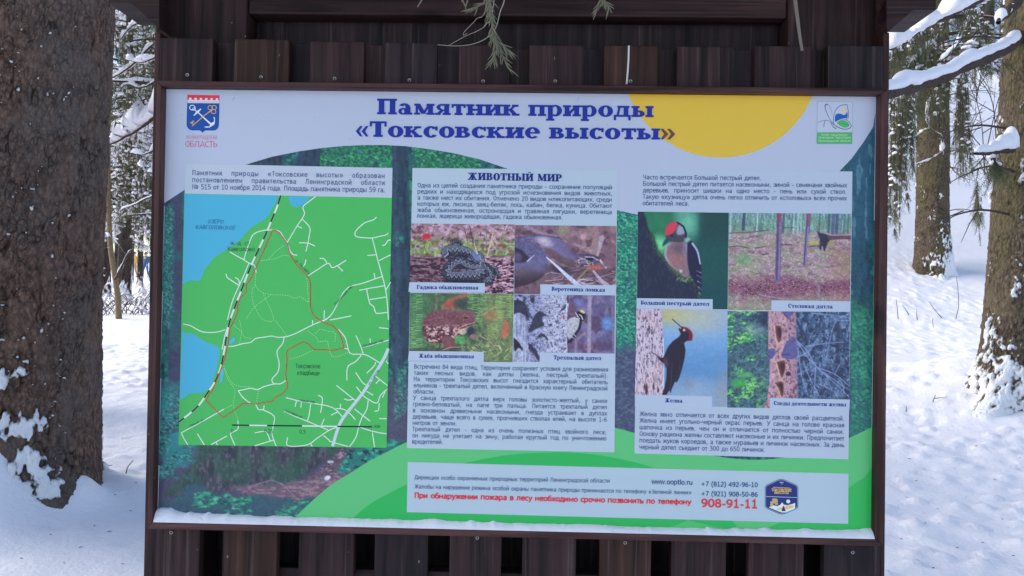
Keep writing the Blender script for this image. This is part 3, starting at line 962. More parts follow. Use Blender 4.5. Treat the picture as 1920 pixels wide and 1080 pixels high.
NAVY, BODY, RED = (26, 40, 140), (62, 80, 138), (196, 44, 62)

# ---- big shapes
f = Flat(3)
f.poly([(306, 160), (1650, 172), (1650, 205), (1637, 238), (1618, 268), (1597, 297), (1573, 322), (1540, 350), (1500, 378), (1465, 397), (1400, 412), (1300, 416), (1197, 403), (1157, 394), (1100, 372), (1050, 353), (1000, 334), (950, 316), (900, 299), (850, 287), (800, 279), (760, 274), (720, 272), (680, 272), (640, 274), (600, 278), (560, 284), (510, 294), (460, 309), (420, 323), (380, 339), (346, 356), (300, 381)], WHITE)
_r = random.Random(12)
for _ in range(34):
    _x, _y = _r.uniform(330, 1500), _r.uniform(185, 265)
    f.ell(_x, _y, _r.uniform(.5, 1.4), _r.uniform(.4, 1.0), (128, 140, 168), .2 + .01 * _, 8)
f.ribbon(spline([(1082, 190), (1083, 186), (1086, 183)], 8), .6, (110, 116, 140), .8)
f.ribbon([(436, 187), (440, 183)], 1.2, (120, 130, 160), .85)
f.build('header_print', POSTER)
f = Flat(4)
t = np.radians(np.linspace(22.7, 157.3, 60))
f.poly(np.vstack([np.stack([1351.5 + 185.4 * np.cos(t), 110 + 185.4 * np.sin(t)], 1), [(1178, 172)], [(1525, 172)]]), (212, 173, 66))
f.build('sun_print', POSTER)
f = Flat(3)
f.poly(spline([(545, 978), (580, 944), (620, 910), (655, 888), (690, 866), (728, 846), (765, 828), (830, 806), (900, 790), (1000, 781), (1100, 789), (1157, 803), (1200, 815), (1250, 832), (1300, 846), (1360, 858), (1420, 862), (1470, 858), (1510, 851), (1545, 841), (1592, 821), (1645, 796)], 90).tolist() + [(1640, 1015), (545, 1010)], (82, 180, 122))
f.poly(spline([(655, 980), (680, 955), (705, 938), (735, 922), (765, 907), (820, 884), (876, 867), (960, 852), (1040, 848), (1080, 849), (1140, 856), (1219, 875), (1290, 905), (1340, 940), (1380, 985)], 60).tolist() + [(1380, 1010), (655, 1010)], (40, 168, 92), 1)
f.poly([(1400, 1010), (1440, 990), (1500, 962), (1560, 934), (1592, 914), (1620, 895), (1645, 877), (1645, 1010)], (44, 172, 92), 1.2)
f.poly([(1240, 1010), (1290, 975), (1330, 985), (1420, 1010)], (70, 180, 110), 2)
f.build('green_hill_print', POSTER)

# ---- panels behind the writing
f = Flat(7)
f.poly([(348, 307), (736, 315), (735, 371), (346.5, 364)], (164, 184, 214))
f.poly([(773.5, 315), (1157.5, 319), (1152, 848), (763, 840)], (160, 185, 214))
f.poly([(1197, 321), (1598, 321.5), (1590.5, 861), (1189.5, 850)], (160, 182, 214))
f.poly([(764.5, 866), (1590.5, 888), (1590, 982), (763, 960)], (156, 184, 212))
f.build('text_panel', POSTER)

# ---- map
MA = lambda q: [(320 + x / 4.5, 360 + y / 4.5) for x, y in q]
MC = lambda q: [(320 + x / 4.319, 600 + y / 4.319) for x, y in q]
f = Flat(8)
f.poly([(346, 363), (735, 371), (725, 839.5), (335, 834)], (66, 173, 96))
WATER, ROAD, RAIL, REDL, PATH = (66, 164, 210), (190, 216, 220), (14, 40, 34), (168, 60, 50), (150, 226, 150)
f.poly(MA([(120, 18), (905, 32), (893, 80), (870, 120), (845, 160), (832, 195), (800, 225), (770, 248), (725, 270), (680, 300), (645, 335), (615, 375), (570, 420), (520, 455), (470, 488), (420, 520), (370, 550), (345, 580), (325, 610), (290, 650), (272, 690), (262, 725), (248, 745), (215, 750), (180, 745), (150, 752), (104, 775)]), WATER, .2)
f.poly(MA([(992, 38), (1185, 40), (1160, 70), (1130, 95), (1100, 118), (1070, 131), (1035, 122), (1010, 95), (997, 68)]), WATER, .2)
f.poly(MC([(94, 95), (150, 108), (195, 118), (230, 140), (262, 168), (310, 190), (360, 202), (385, 218), (398, 245), (396, 300), (385, 350), (375, 395), (366, 430), (350, 470), (330, 520), (300, 565), (270, 588), (200, 592), (160, 590), (140, 605), (120, 625), (76, 640)]), WATER, .2)
for cx, cy, rx, ry, rot in ((499, 168, 34, 17, -50), (415, 450, 60, 15, -82)):
    c = MC([(cx, cy)])[0]
    f.ell(c[0], c[1], rx / 4.3 + .5, ry / 4.3 + .5, (30, 120, 160), .25, 24, rot); f.ell(c[0], c[1], rx / 4.3, ry / 4.3, (70, 176, 200), .4, 24, rot)
def road(q, w=1.8, c=ROAD, dz=.6, sm=True):
    q = np.asarray(q, float)
    if sm and len(q) > 2: q = spline(q, len(q) * 5)
    f.ribbon(q, w, c, dz)
dzc = [.60]
def rd(q, w=1.8, sm=True):
    dzc[0] += .006
    road(q, w, ROAD, dzc[0], sm)
for q in ([(500, 505), (560, 540), (620, 572), (660, 598), (700, 612), (716, 640), (722, 680)], [(620, 570), (640, 500), (670, 415), (690, 370), (720, 345), (760, 330), (820, 320), (900, 325), (930, 345), (955, 385), (985, 430)],
          [(1225, 38), (1180, 72), (1125, 115), (1118, 140), (1128, 165), (1130, 185), (1110, 225), (1060, 300), (1010, 385), (985, 430), (1000, 470), (1010, 530)], [(1110, 228), (1145, 262), (1170, 292), (1178, 320), (1170, 370), (1160, 430), (1142, 502)],
          [(1075, 290), (1108, 304)], [(1085, 428), (1160, 432), (1218, 455)], [(1005, 490), (1022, 515), (1040, 530), (1070, 532)], [(1142, 572), (1135, 605), (1115, 635)], [(1260, 560), (1290, 562), (1308, 578), (1318, 600)], [(1160, 708), (1240, 655), (1330, 602), (1362, 638), (1410, 620), (1482, 576)], [(1405, 620), (1455, 668)],
          [(1738, 212), (1710, 235), (1640, 260), (1590, 300), (1560, 335), (1558, 365), (1575, 378), (1620, 385), (1700, 388), (1760, 375), (1820, 362), (1836, 345)], [(1702, 390), (1720, 460), (1745, 560), (1775, 670), (1800, 760), (1818, 850), (1830, 960), (1838, 1080)],
          [(1660, 536), (1730, 530)], [(1760, 578), (1858, 530)], [(1785, 452), (1810, 445), (1835, 410), (1858, 405)], [(1718, 684), (1724, 730)], [(1790, 712), (1720, 735), (1620, 770), (1520, 795), (1475, 830), (1440, 880), (1400, 960), (1360, 1030), (1320, 1070), (1280, 1095)], [(1592, 830), (1680, 812), (1800, 792)], [(1655, 822), (1668, 890), (1682, 940), (1712, 965), (1730, 1015), (1750, 1024), (1830, 1016)], [(1680, 908), (1815, 886)], [(1815, 828), (1858, 760)], [(1298, 998), (1296, 1070)], [(1345, 1080), (1420, 1066), (1524, 1045)],
          [(470, 690), (478, 720), (520, 750), (580, 790)], [(545, 722), (570, 735), (580, 760), (582, 792)], [(662, 600), (620, 700), (570, 810), (520, 930), (480, 1080)]):
    rd(MA(q))
for q in ([(104, 32), (160, 45), (215, 75), (265, 97), (340, 100), (400, 92), (444, 78)], [(482, 0), (462, 60), (440, 130), (418, 238)], [(468, 214), (520, 210), (580, 192), (650, 180), (690, 150), (760, 138), (820, 130), (870, 140), (940, 134), (1010, 110), (1080, 75), (1150, 40), (1240, 2), (1270, -15)], [(920, 140), (908, 190), (866, 245), (866, 290), (880, 350), (870, 420), (828, 470), (822, 495), (838, 515)], [(548, 572), (600, 562), (650, 552), (705, 562), (760, 538), (838, 518), (890, 516), (932, 490)], [(548, 572), (590, 630), (645, 672)], [(690, 684), (715, 725), (752, 728), (838, 778), (832, 860), (822, 920), (840, 980), (856, 1020)], [(758, 692), (754, 728)], [(88, 912), (250, 825), (432, 722)], [(88, 912), (110, 960), (140, 1008)], [(218, 920), (275, 1012)], [(330, 1008), (458, 938)], [(370, 990), (382, 1012)], [(546, 815), (546, 880), (492, 915), (488, 935), (522, 1015)], [(683, 912), (770, 905), (808, 975)], [(682, 1018), (832, 972)], [(948, 948), (952, 1018), (1105, 1010), (1190, 955), (1280, 895), (1350, 865)], [(1130, 995), (1148, 1022)], [(1240, 935), (1282, 970), (1300, 985), (1440, 1024)],
          [(935, 628), (1040, 655), (1160, 675), (1310, 708), (1400, 790)], [(1020, 655), (1008, 702)], [(1060, 660), (1055, 710)], [(1135, 680), (1122, 770), (1108, 815)], [(918, 738), (1000, 775), (1110, 820), (1280, 892)], [(1195, 608), (1228, 630), (1225, 690), (1215, 752)], [(1345, 530), (1420, 590), (1502, 655)], [(1405, 638), (1440, 648), (1482, 640)], [(1376, 678), (1376, 716)], [(1300, 770), (1360, 740)], [(1340, 716), (1400, 722), (1450, 755), (1498, 808)], [(1245, 800), (1222, 850)], [(1500, 425), (1550, 500), (1580, 525)], [(1505, 540), (1560, 610), (1600, 640), (1670, 672), (1700, 610), (1752, 560)], [(1585, 575), (1640, 608)], [(1690, 672), (1682, 730), (1652, 738)], [(1715, 628), (1738, 580)], [(1600, 650), (1590, 720), (1550, 790), (1525, 860), (1500, 950), (1450, 1025)], [(1490, 720), (1615, 818)], [(1690, 798), (1750, 798)], [(1530, 866), (1600, 890), (1690, 912), (1750, 920)], [(1632, 895), (1652, 1030)], [(1502, 125), (1535, 200), (1560, 270)], [(1560, 222), (1768, 162)], [(1615, 148), (1618, 185)], [(1360, 75), (1415, 145), (1440, 240), (1470, 275), (1580, 282), (1700, 350)], [(1545, 285), (1500, 335), (1435, 380), (1428, 488)], [(1660, 340), (1650, 370), (1590, 430)], [(1688, 62), (1765, 70)], [(1150, 0), (1150, 42)], [(1655, 450), (1756, 530)], [(1690, 485), (1662, 515)], [(1745, 330), (1762, 355)], [(1408, 228), (1440, 236)]):
    rd(MC(q))
f.ribbon(spline(MC([(1762, 230), (1745, 275), (1700, 360), (1560, 585), (1400, 790), (1350, 895), (1312, 1022)]), 40), 5.6, (176, 198, 222), 1.75)
def dashes(q, on_, off, w, c, dz):
    q = spline(q, 400)
    s = np.concatenate([[0], np.cumsum(np.linalg.norm(np.diff(q, axis=0), axis=1))])
    a = 0.0
    while a < s[-1] - on_ * .5:
        ss = np.linspace(a, min(a + on_, s[-1]), 4)
        f.ribbon(np.stack([np.interp(ss, s, q[:, 0]), np.interp(ss, s, q[:, 1])], 1), w, c, dz)
        a += on_ + off
RL = MA([(930, 30), (905, 110), (860, 220), (820, 320), (760, 450), (690, 600), (640, 720), (590, 850), (545, 965), (510, 1060)]) + MC([(478, 15), (455, 130), (435, 250), (405, 390), (360, 500), (300, 590), (230, 690), (140, 770), (68, 825)])
f.ribbon(spline(RL, 160), 3.4, (200, 226, 222), 2.0)
dashes(RL, 17.5, 18, 3.0, RAIL, 2.2)
RB = MA([(862, 322), (820, 420), (770, 530), (720, 640), (690, 710), (640, 790), (638, 850), (590, 890), (565, 965), (570, 1000), (540, 1078)]) + MC([(480, 75), (470, 180), (440, 310), (390, 450), (340, 570), (318, 590), (290, 652), (430, 792), (590, 675), (690, 680), (825, 655), (840, 630), (915, 590), (945, 550), (945, 500), (932, 440), (945, 320), (940, 260), (960, 235), (1075, 176), (1120, 195), (1160, 240), (1240, 240), (1320, 245), (1405, 226), (1385, 150), (1360, 90), (1310, 45), (1220, 10)]) + MA([(1205, 1040), (1180, 970), (1180, 760), (1160, 715), (1060, 610), (1010, 530), (985, 435), (920, 345), (890, 325), (862, 322)])
f.ribbon(RB, 1.8, REDL, 2.5)
for q in (MA([(955, 450), (880, 510), (820, 570), (760, 578)]), MA([(1000, 540), (950, 535), (890, 560), (830, 572)]), MA([(722, 670), (718, 790), (780, 850), (850, 865), (980, 872), (1050, 895), (1100, 885), (1165, 935)]), MA([(715, 780), (690, 830), (690, 900), (710, 970), (780, 1075), (870, 1070), (780, 850)]), MA([(850, 865), (760, 930), (700, 980), (640, 1070)]), MA([(1150, 730), (1165, 930)]), MC([(510, 40), (570, 90), (600, 140), (660, 148)]), MC([(560, 0), (575, 90), (560, 190)]), MC([(850, 5), (900, 70), (940, 128)]), MC([(1110, 85), (1180, 140), (1200, 175), (1265, 170), (1280, 210), (1300, 280), (1340, 298), (1450, 258)]), MC([(1175, 110), (1210, 75), (1270, 90), (1330, 105), (1330, 190)]), MC([(1155, 242), (1060, 290), (965, 316)]), MC([(432, 370), (455, 460), (520, 570), (510, 690), (546, 810)]), MC([(440, 400), (500, 510), (570, 538), (640, 540)]), MC([(432, 722), (500, 688)]), MC([(715, 570), (700, 640), (705, 680)])):
    dashes(q, 2.6, 2.0, .9, PATH, .5)
SC = MC([(498, 850), (638, 852), (782, 854), (1066, 857), (1350, 861), (1632, 864)])
for k in range(5): f.ribbon([SC[k], SC[k + 1]], 2.6, (14, 40, 34) if k % 2 == 0 else (196, 216, 226), 3.0)
DG = (18, 66, 56)
fl2 = f
def maptext(s, a, b, xh, c=DG, wt=.15, ital=0.0):
    f.y -= STEP * 3.4
    write(f, s, a, b, xh, c, 'sans', wt, True, None, ital)
    f.y += STEP * 3.4
maptext('ОЗЕРО', *MA([(312, 265), (448, 268)]), 5.6, (30, 96, 150), .15, .18)
maptext('КАВГОЛОВСКОЕ', *MA([(210, 312), (548, 320)]), 5.6, (30, 96, 150), .15, .18)
maptext('ж.-д. ст.', *MA([(505, 446), (680, 450)]), 5.6, (40, 70, 70))
maptext('Кавголово', *MA([(482, 498), (712, 502)]), 6.2, (40, 70, 70))
maptext('Токсовское', *MC([(1012, 390), (1214, 392)]), 6.4)
maptext('кладбище', *MC([(1026, 444), (1208, 448)]), 6.4)
maptext('ул. Лесгафта', *MA([(1050, 580), (1165, 696)]), 3.6)
maptext('Пушкинский пер.', *MA([(1392, 958), (1545, 790)]), 3.8)
maptext('Лесная ул.', *MC([(166, 868), (278, 808)]), 3.4)
maptext('Новый пер.', *MC([(1046, 660), (1176, 675)]), 3.8)
maptext('Сосновая ул.', *MC([(922, 742), (1072, 800)]), 3.8)
maptext('Школьный пер.', *MC([(1562, 222), (1732, 172)]), 3.8)
maptext('ул. Советов', *MC([(1612, 528), (1692, 408)]), 3.8)
for s, a, b in (('0', (490, 912), (506, 912)), ('0,25', (758, 914), (832, 916)), ('0,5', (1042, 918), (1096, 920)), ('км', (1652, 872), (1698, 873)), ('1', (1622, 914), (1636, 914))):
    maptext(s, *MC([a, b]), 5.4)
f.build('map_print', POSTER)

# ---- writing
f = Flat(13)
write(f, 'Памятник природы', (707, 214.5), (1226, 220), 20.6, (24, 42, 150), 'slab')
write(f, '«Токсовские высоты', (665, 256.5), (1238, 262), 20.6, (24, 42, 150), 'slab')
f.y -= STEP
write(f, '»', (1238, 262), (1270, 262.2), 20.6, (92, 62, 66), 'slab')
f.build('title_lettering', POSTER)
f = Flat(13)
write(f, 'ЖИВОТНЫЙ МИР', (876, 337.5), (1054, 340.5), 9.6, (24, 36, 128), 'slab')
f.build('heading_lettering', POSTER)

f = Flat(13)
TRK[0] = .5
para(f, ['Памятник природы «Токсовские высоты» образован', 'постановлением правительства Ленинградской области', '№ 515 от 10 ноября 2014 года. Площадь памятника природы 59 га.'], (361, 328.5), (723, 334.5), (-.1, 13.2), 7.1, BODY, .90)
f.build('paragraph_lettering', POSTER)
f = Flat(13)
TRK[0] = .15
para(f, ['Одна из целей создания памятника природы - сохранение популяций', 'редких и находящихся под угрозой исчезновения видов животных,', 'а также мест их обитания. Отмечено 20 видов млекопитающих, среди', 'которых еж, лисица, заяц-беляк, лось, кабан, белка, куница. Обитают', 'жаба обыкновенная, остромордая и травяная лягушки, веретеница'], (783, 351.5), (1148, 355.5), (-.1, 11.55), 6.3, BODY, .92)
write(f, 'ломкая, ящерица живородящая, гадюка обыкновенная.', (781.5, 408.5), (1055.5, 412), 6.3, BODY)
f.build('paragraph_lettering', POSTER)
f = Flat(13)
A, B = np.array((776.3, 691)), np.array((1140.5, 697))
rows = [('Встречено 84 вида птиц. Территория сохраняет условия для размножения', 1), ('таких лесных видов, как дятлы (желна, пестрый, трехпалый).', 1), ('На территории Токсовских высот гнездится характерный обитатель', 1), ('ельников - трехпалый дятел, включенный в Красную книгу Ленинградской', 1), ('области.', 0), ('У самца трехпалого дятла верх головы золотисто-желтый, у самки', 1), ('грязно-беловатый, на лапе три пальца. Питается трехпалый дятел', 1), ('в основном древесными насекомыми, гнезда устраивает в дуплах', 1), ('деревьев, чаще всего в сухих, прогнивших стволах елей, на высоте 1-6', 1), ('метров от земли.', 0), ('Трехпалый дятел - одна из очень полезных птиц хвойного леса;', 1), ('он никуда не улетает на зиму, работая круглый год по уничтожению', 1), ('вредителей.', 0)]
para(f, [q for q, _ in rows], A, B, (-.3, 11.72), 6.3, BODY, None, [i for i, q in enumerate(rows) if not q[1]])
f.build('paragraph_lettering', POSTER)
f = Flat(13)
rows = [('Часто встречается Большой пестрый дятел.', 0), ('Большой пестрый дятел питается насекомыми, зимой - семенами хвойных', 1), ('деревьев, приносит шишки на одно место - пень или сухой ствол.', 1), ('Такую «кузницу» дятла очень легко отличить от «столовых» всех прочих', 1), ('обитателей леса.', 0)]
para(f, [q for q, _ in rows], (1205.5, 336.5), (1588, 339.5), (-.2, 12.2), 6.5, BODY, None, [0, 4])
f.build('paragraph_lettering', POSTER)
f = Flat(13)
rows = [('Желна явно отличается от всех других видов дятлов своей расцветкой.', 1), ('Желна имеет угольно-черный окрас перьев. У самца на голове красная', 1), ('шапочка из перьев, чем он и отличается от полностью черной самки.', 1), ('Основу рациона желны составляют насекомые и их личинки. Предпочитает', 1), ('поедать жуков короедов, а также муравьев и личинок насекомых. За день', 1), ('черный дятел съедает от 300 до 650 личинок.', 0)]
para(f, [q for q, _ in rows], (1199, 780), (1583, 789), (-.1, 12.35), 6.6, BODY, None, [5])
f.build('paragraph_lettering', POSTER)

# ---- contact strip
f = Flat(13)
CT = lambda x, y: (740 + x / 2.087, 850 + y / 2.087)
write(f, 'Дирекция особо охраняемых природных территорий Ленинградской области', CT(78, 101), CT(843, 115), 6.0, BODY)
write(f, 'Жалобы на нарушение режима особой охраны памятника природы принимаются по телефону «Зеленой линии»', CT(78, 137), CT(1162, 161), 6.0, BODY)
write(f, 'При обнаружении пожара в лесу необходимо срочно позвонить по телефону', CT(78, 174), CT(1160, 200), 7.6, RED, 'sans', .27)
write(f, 'www.ooptlo.ru', CT(1005, 119), CT(1166, 123), 7.0, (40, 66, 130), 'sans', .21)
write(f, '+7 (812) 492-96-10', CT(1198, 128), CT(1421, 132), 6.6, (50, 78, 136), 'sans', .22)
write(f, '+7 (921) 908-50-86', CT(1198, 166), CT(1421, 170), 6.6, (50, 78, 136), 'sans', .22)
write(f, '908-91-11', CT(1198, 209), CT(1421, 215), 11.4, (190, 62, 76), 'sans', .27)
f.build('contact_lettering', POSTER)

# ---- coat of arms with its lettering
E = lambda q: [(335 + x / 9.0, 168 + y / 9.0) for x, y in q]
f = Flat(5)
sh = [(148, 88), (692, 98), (688, 380), (680, 610), (664, 655), (630, 684), (590, 692), (460, 690), (425, 705), (404, 735), (385, 705), (350, 690), (230, 690), (180, 675), (148, 640), (135, 600)]
f.poly(E(sh), (20, 72, 160))
f.poly(E([(148, 88), (692, 98), (690, 185), (148, 175)]), (206, 52, 84), .3)
f.poly(E([(148, 172), (690, 182), (688, 232), (150, 228)]), (196, 204, 226), .5)
for k in range(6): f.poly(E([(178 + k * 90, 138 + k * 1.6), (218 + k * 90, 139 + k * 1.6), (218 + k * 90, 176 + k * 1.6), (178 + k * 90, 175 + k * 1.6)]), (205, 208, 226), .7)
for y in (194, 214): f.ribbon(E([(150, y), (688, y + 8)]), .35, (150, 120, 150), .9)
WH, GO = (196, 212, 236), (204, 160, 84)
f.ribbon(E(arc(232, 305, 45, 40, 0, 360, 24)[:-1]), 1.5, WH, .5, True)
f.ribbon(E(arc(262, 330, 26, 22, 0, 360, 18)[:-1]), 1.1, WH, .6, True)
f.ribbon(E([(275, 345), (350, 405), (430, 480), (530, 570)]), [1.6, 2.0, 2.2, 3.4], WH, .7)
f.ribbon(E([(258, 440), (285, 412), (320, 378), (355, 348), (378, 326)]), [1.6, 2.6, 4.4, 2.6, 1.8], WH, .8)
f.poly(E([(520, 555), (560, 562), (590, 545), (606, 510), (590, 475), (600, 458), (614, 480), (614, 540), (605, 590), (570, 612), (545, 628), (520, 642), (465, 642), (428, 630), (470, 622), (520, 625), (530, 600), (528, 575)]), WH, .9)
f.ribbon(E([(228, 618), (330, 530), (440, 436), (556, 350)]), [1.6, 1.5, 1.5, 2.2], GO, 1.1)
for cx, cy in ((535, 308), (602, 305), (592, 372)): f.ribbon(E(arc(cx, cy, 38, 36, 0, 360, 22)[:-1]), 1.2, GO, 1.3 + cx * .0003, True)
f.ribbon(E([(258, 590), (205, 560), (222, 545), (240, 560), (245, 530), (268, 548)]), 1.3, GO, 1.6)
write(f, 'ЛЕНИНГРАДСКАЯ', E([(120, 836)])[0], E([(656, 840)])[0], 5.2, (176, 96, 140), 'sans', .13)
write(f, 'ОБЛАСТЬ', E([(108, 970)])[0], E([(660, 976)])[0], 8.8, (186, 66, 118), 'sans', .135)
f.build('coat_of_arms_print', POSTER)

# ---- butterfly emblem
E = lambda q: [(1515 + x / 10.8, 180 + y / 10.8) for x, y in q]
f = Flat(5)
f.poly(E([(188, 112), (902, 112), (893, 735), (183, 735)]), (166, 183, 217))
f.poly(E([(183, 735), (893, 735), (892, 972), (172, 972)]), (74, 162, 110), .2)
f.ribbon(E([(188, 114), (900, 114), (890, 970), (174, 970)]), .55, (100, 140, 160), .4, True)
DB = (56, 70, 128)
f.ribbon(spline(E([(490, 400), (470, 290), (430, 205), (380, 170), (345, 195), (350, 260), (390, 370), (440, 470), (510, 560)]), 40), np.interp(np.linspace(0, 1, 40), [0, .3, .42, .55, 1], [.4, .8, 2.4, 1.4, .7]), DB, .6)
f.ribbon(spline(E([(518, 565), (512, 480), (530, 360), (570, 270), (640, 205), (730, 178), (790, 185), (800, 240), (815, 330), (815, 420), (800, 455), (775, 475)]), 50), 1.1, DB, .7)
f.ribbon(spline(E([(560, 520), (640, 475), (720, 468), (800, 500), (850, 555), (872, 600), (850, 645), (780, 672), (690, 665), (600, 630), (520, 580), (450, 530), (395, 495), (310, 500), (240, 520), (200, 545)]), 60), np.interp(np.linspace(0, 1, 60), [0, .4, .6, .75, 1], [.6, 1.3, 1.6, .9, .8]), DB, .8)
f.ribbon(spline(E([(345, 505), (325, 560), (318, 632)]), 10), 1.2, DB, .9)
f.ribbon(spline(E([(450, 530), (490, 600), (530, 645), (570, 660)]), 16), np.linspace(.6, 2.0, 16), DB, 1.0)
f.poly(spline(E([(545, 530), (540, 450), (555, 385), (600, 358), (660, 362), (720, 385), (760, 370), (790, 320), (800, 400), (780, 450), (700, 455), (620, 480)]), 44), (26, 84, 176), .6)
f.poly(spline(E([(575, 545), (630, 500), (710, 485), (790, 520), (835, 590), (800, 635), (720, 640), (640, 600)]), 36), (66, 168, 104), .6)
f.ribbon(E([(600, 545), (700, 555), (835, 590)]), .7, (40, 110, 80), .9)
f.ell(*E([(728, 300)])[0], 4.2, 4.2, (218, 182, 150), .6, 20)
LG = (150, 206, 170)
f.y -= STEP * 1.0
write(f, 'Особо охраняемые', E([(262, 808)])[0], E([(800, 808)])[0], 3.4, LG, 'sans', .17)
write(f, 'природные территории', E([(205, 862)])[0], E([(865, 862)])[0], 3.4, LG, 'sans', .17)
write(f, 'Ленинградской области', E([(205, 930)])[0], E([(865, 930)])[0], 3.4, LG, 'sans', .17)
f.build('butterfly_emblem_print', POSTER)

# ---- six-sided reserve badge
E = lambda q: [(1420 + x / 11.294, 885 + y / 11.294) for x, y in q]
f = Flat(9)
hexo = [(500, 148), (560, 158), (830, 275), (858, 320), (858, 730), (835, 770), (570, 885), (510, 892), (450, 880), (190, 765), (160, 725), (160, 320), (185, 278), (440, 160)]
c0 = np.array((508, 520))
f.poly(E(hexo), (112, 148, 190))
f.ribbon(E(hexo), .8, (34, 50, 110), .2, True)
f.poly(E((np.array(hexo) - c0) * .945 + c0), (34, 46, 120), .4)
f.ribbon(E([(180, 515), (842, 538)]), 1.1, (150, 178, 214), .6)
f.poly(E([(240, 745), (330, 700), (420, 718), (480, 690), (520, 640), (560, 690), (640, 700), (740, 672), (798, 650), (795, 760), (760, 790), (600, 850), (520, 855), (440, 830)]), (206, 214, 226), .6)
f.poly(E([(380, 790), (450, 770), (520, 740), (640, 712), (740, 700), (770, 735), (700, 770), (560, 790), (430, 800)]), (200, 180, 130), .8)
for a in ((365, 585, 62, 30), (390, 620, 45, 24), (320, 640, 55, 26), (300, 690, 34, 34), (400, 670, 36, 24)): f.ell(*E([(a[0], a[1])])[0], a[2] / 11.3, a[3] / 11.3, (172, 160, 112), .8 + a[0] * .001, 18)
f.poly(E([(548, 700), (600, 825), (505, 825)]), (40, 42, 92), 1.6)
f.ell(*E([(650, 620)])[0], 3.7, 3.6, (196, 212, 240), .9, 20)
f.poly(E([(470, 205), (550, 207), (548, 232), (472, 230)]), (140, 150, 200), .7)
f.poly(E([(485, 236), (540, 238), (515, 275)]), (80, 100, 180), .7)
f.ribbon(E([(330, 322), (685, 338)]), 1.6, (170, 150, 120), .7)
f.y -= STEP * 1.4
write(f, 'ТОКСОВСКИЕ', E([(296, 405)])[0], E([(724, 414)])[0], 3.9, (205, 176, 96), 'sans', .26)
write(f, 'ВЫСОТЫ', E([(358, 458)])[0], E([(664, 464)])[0], 3.9, (205, 176, 96), 'sans', .26)
f.build('reserve_badge_print', POSTER)
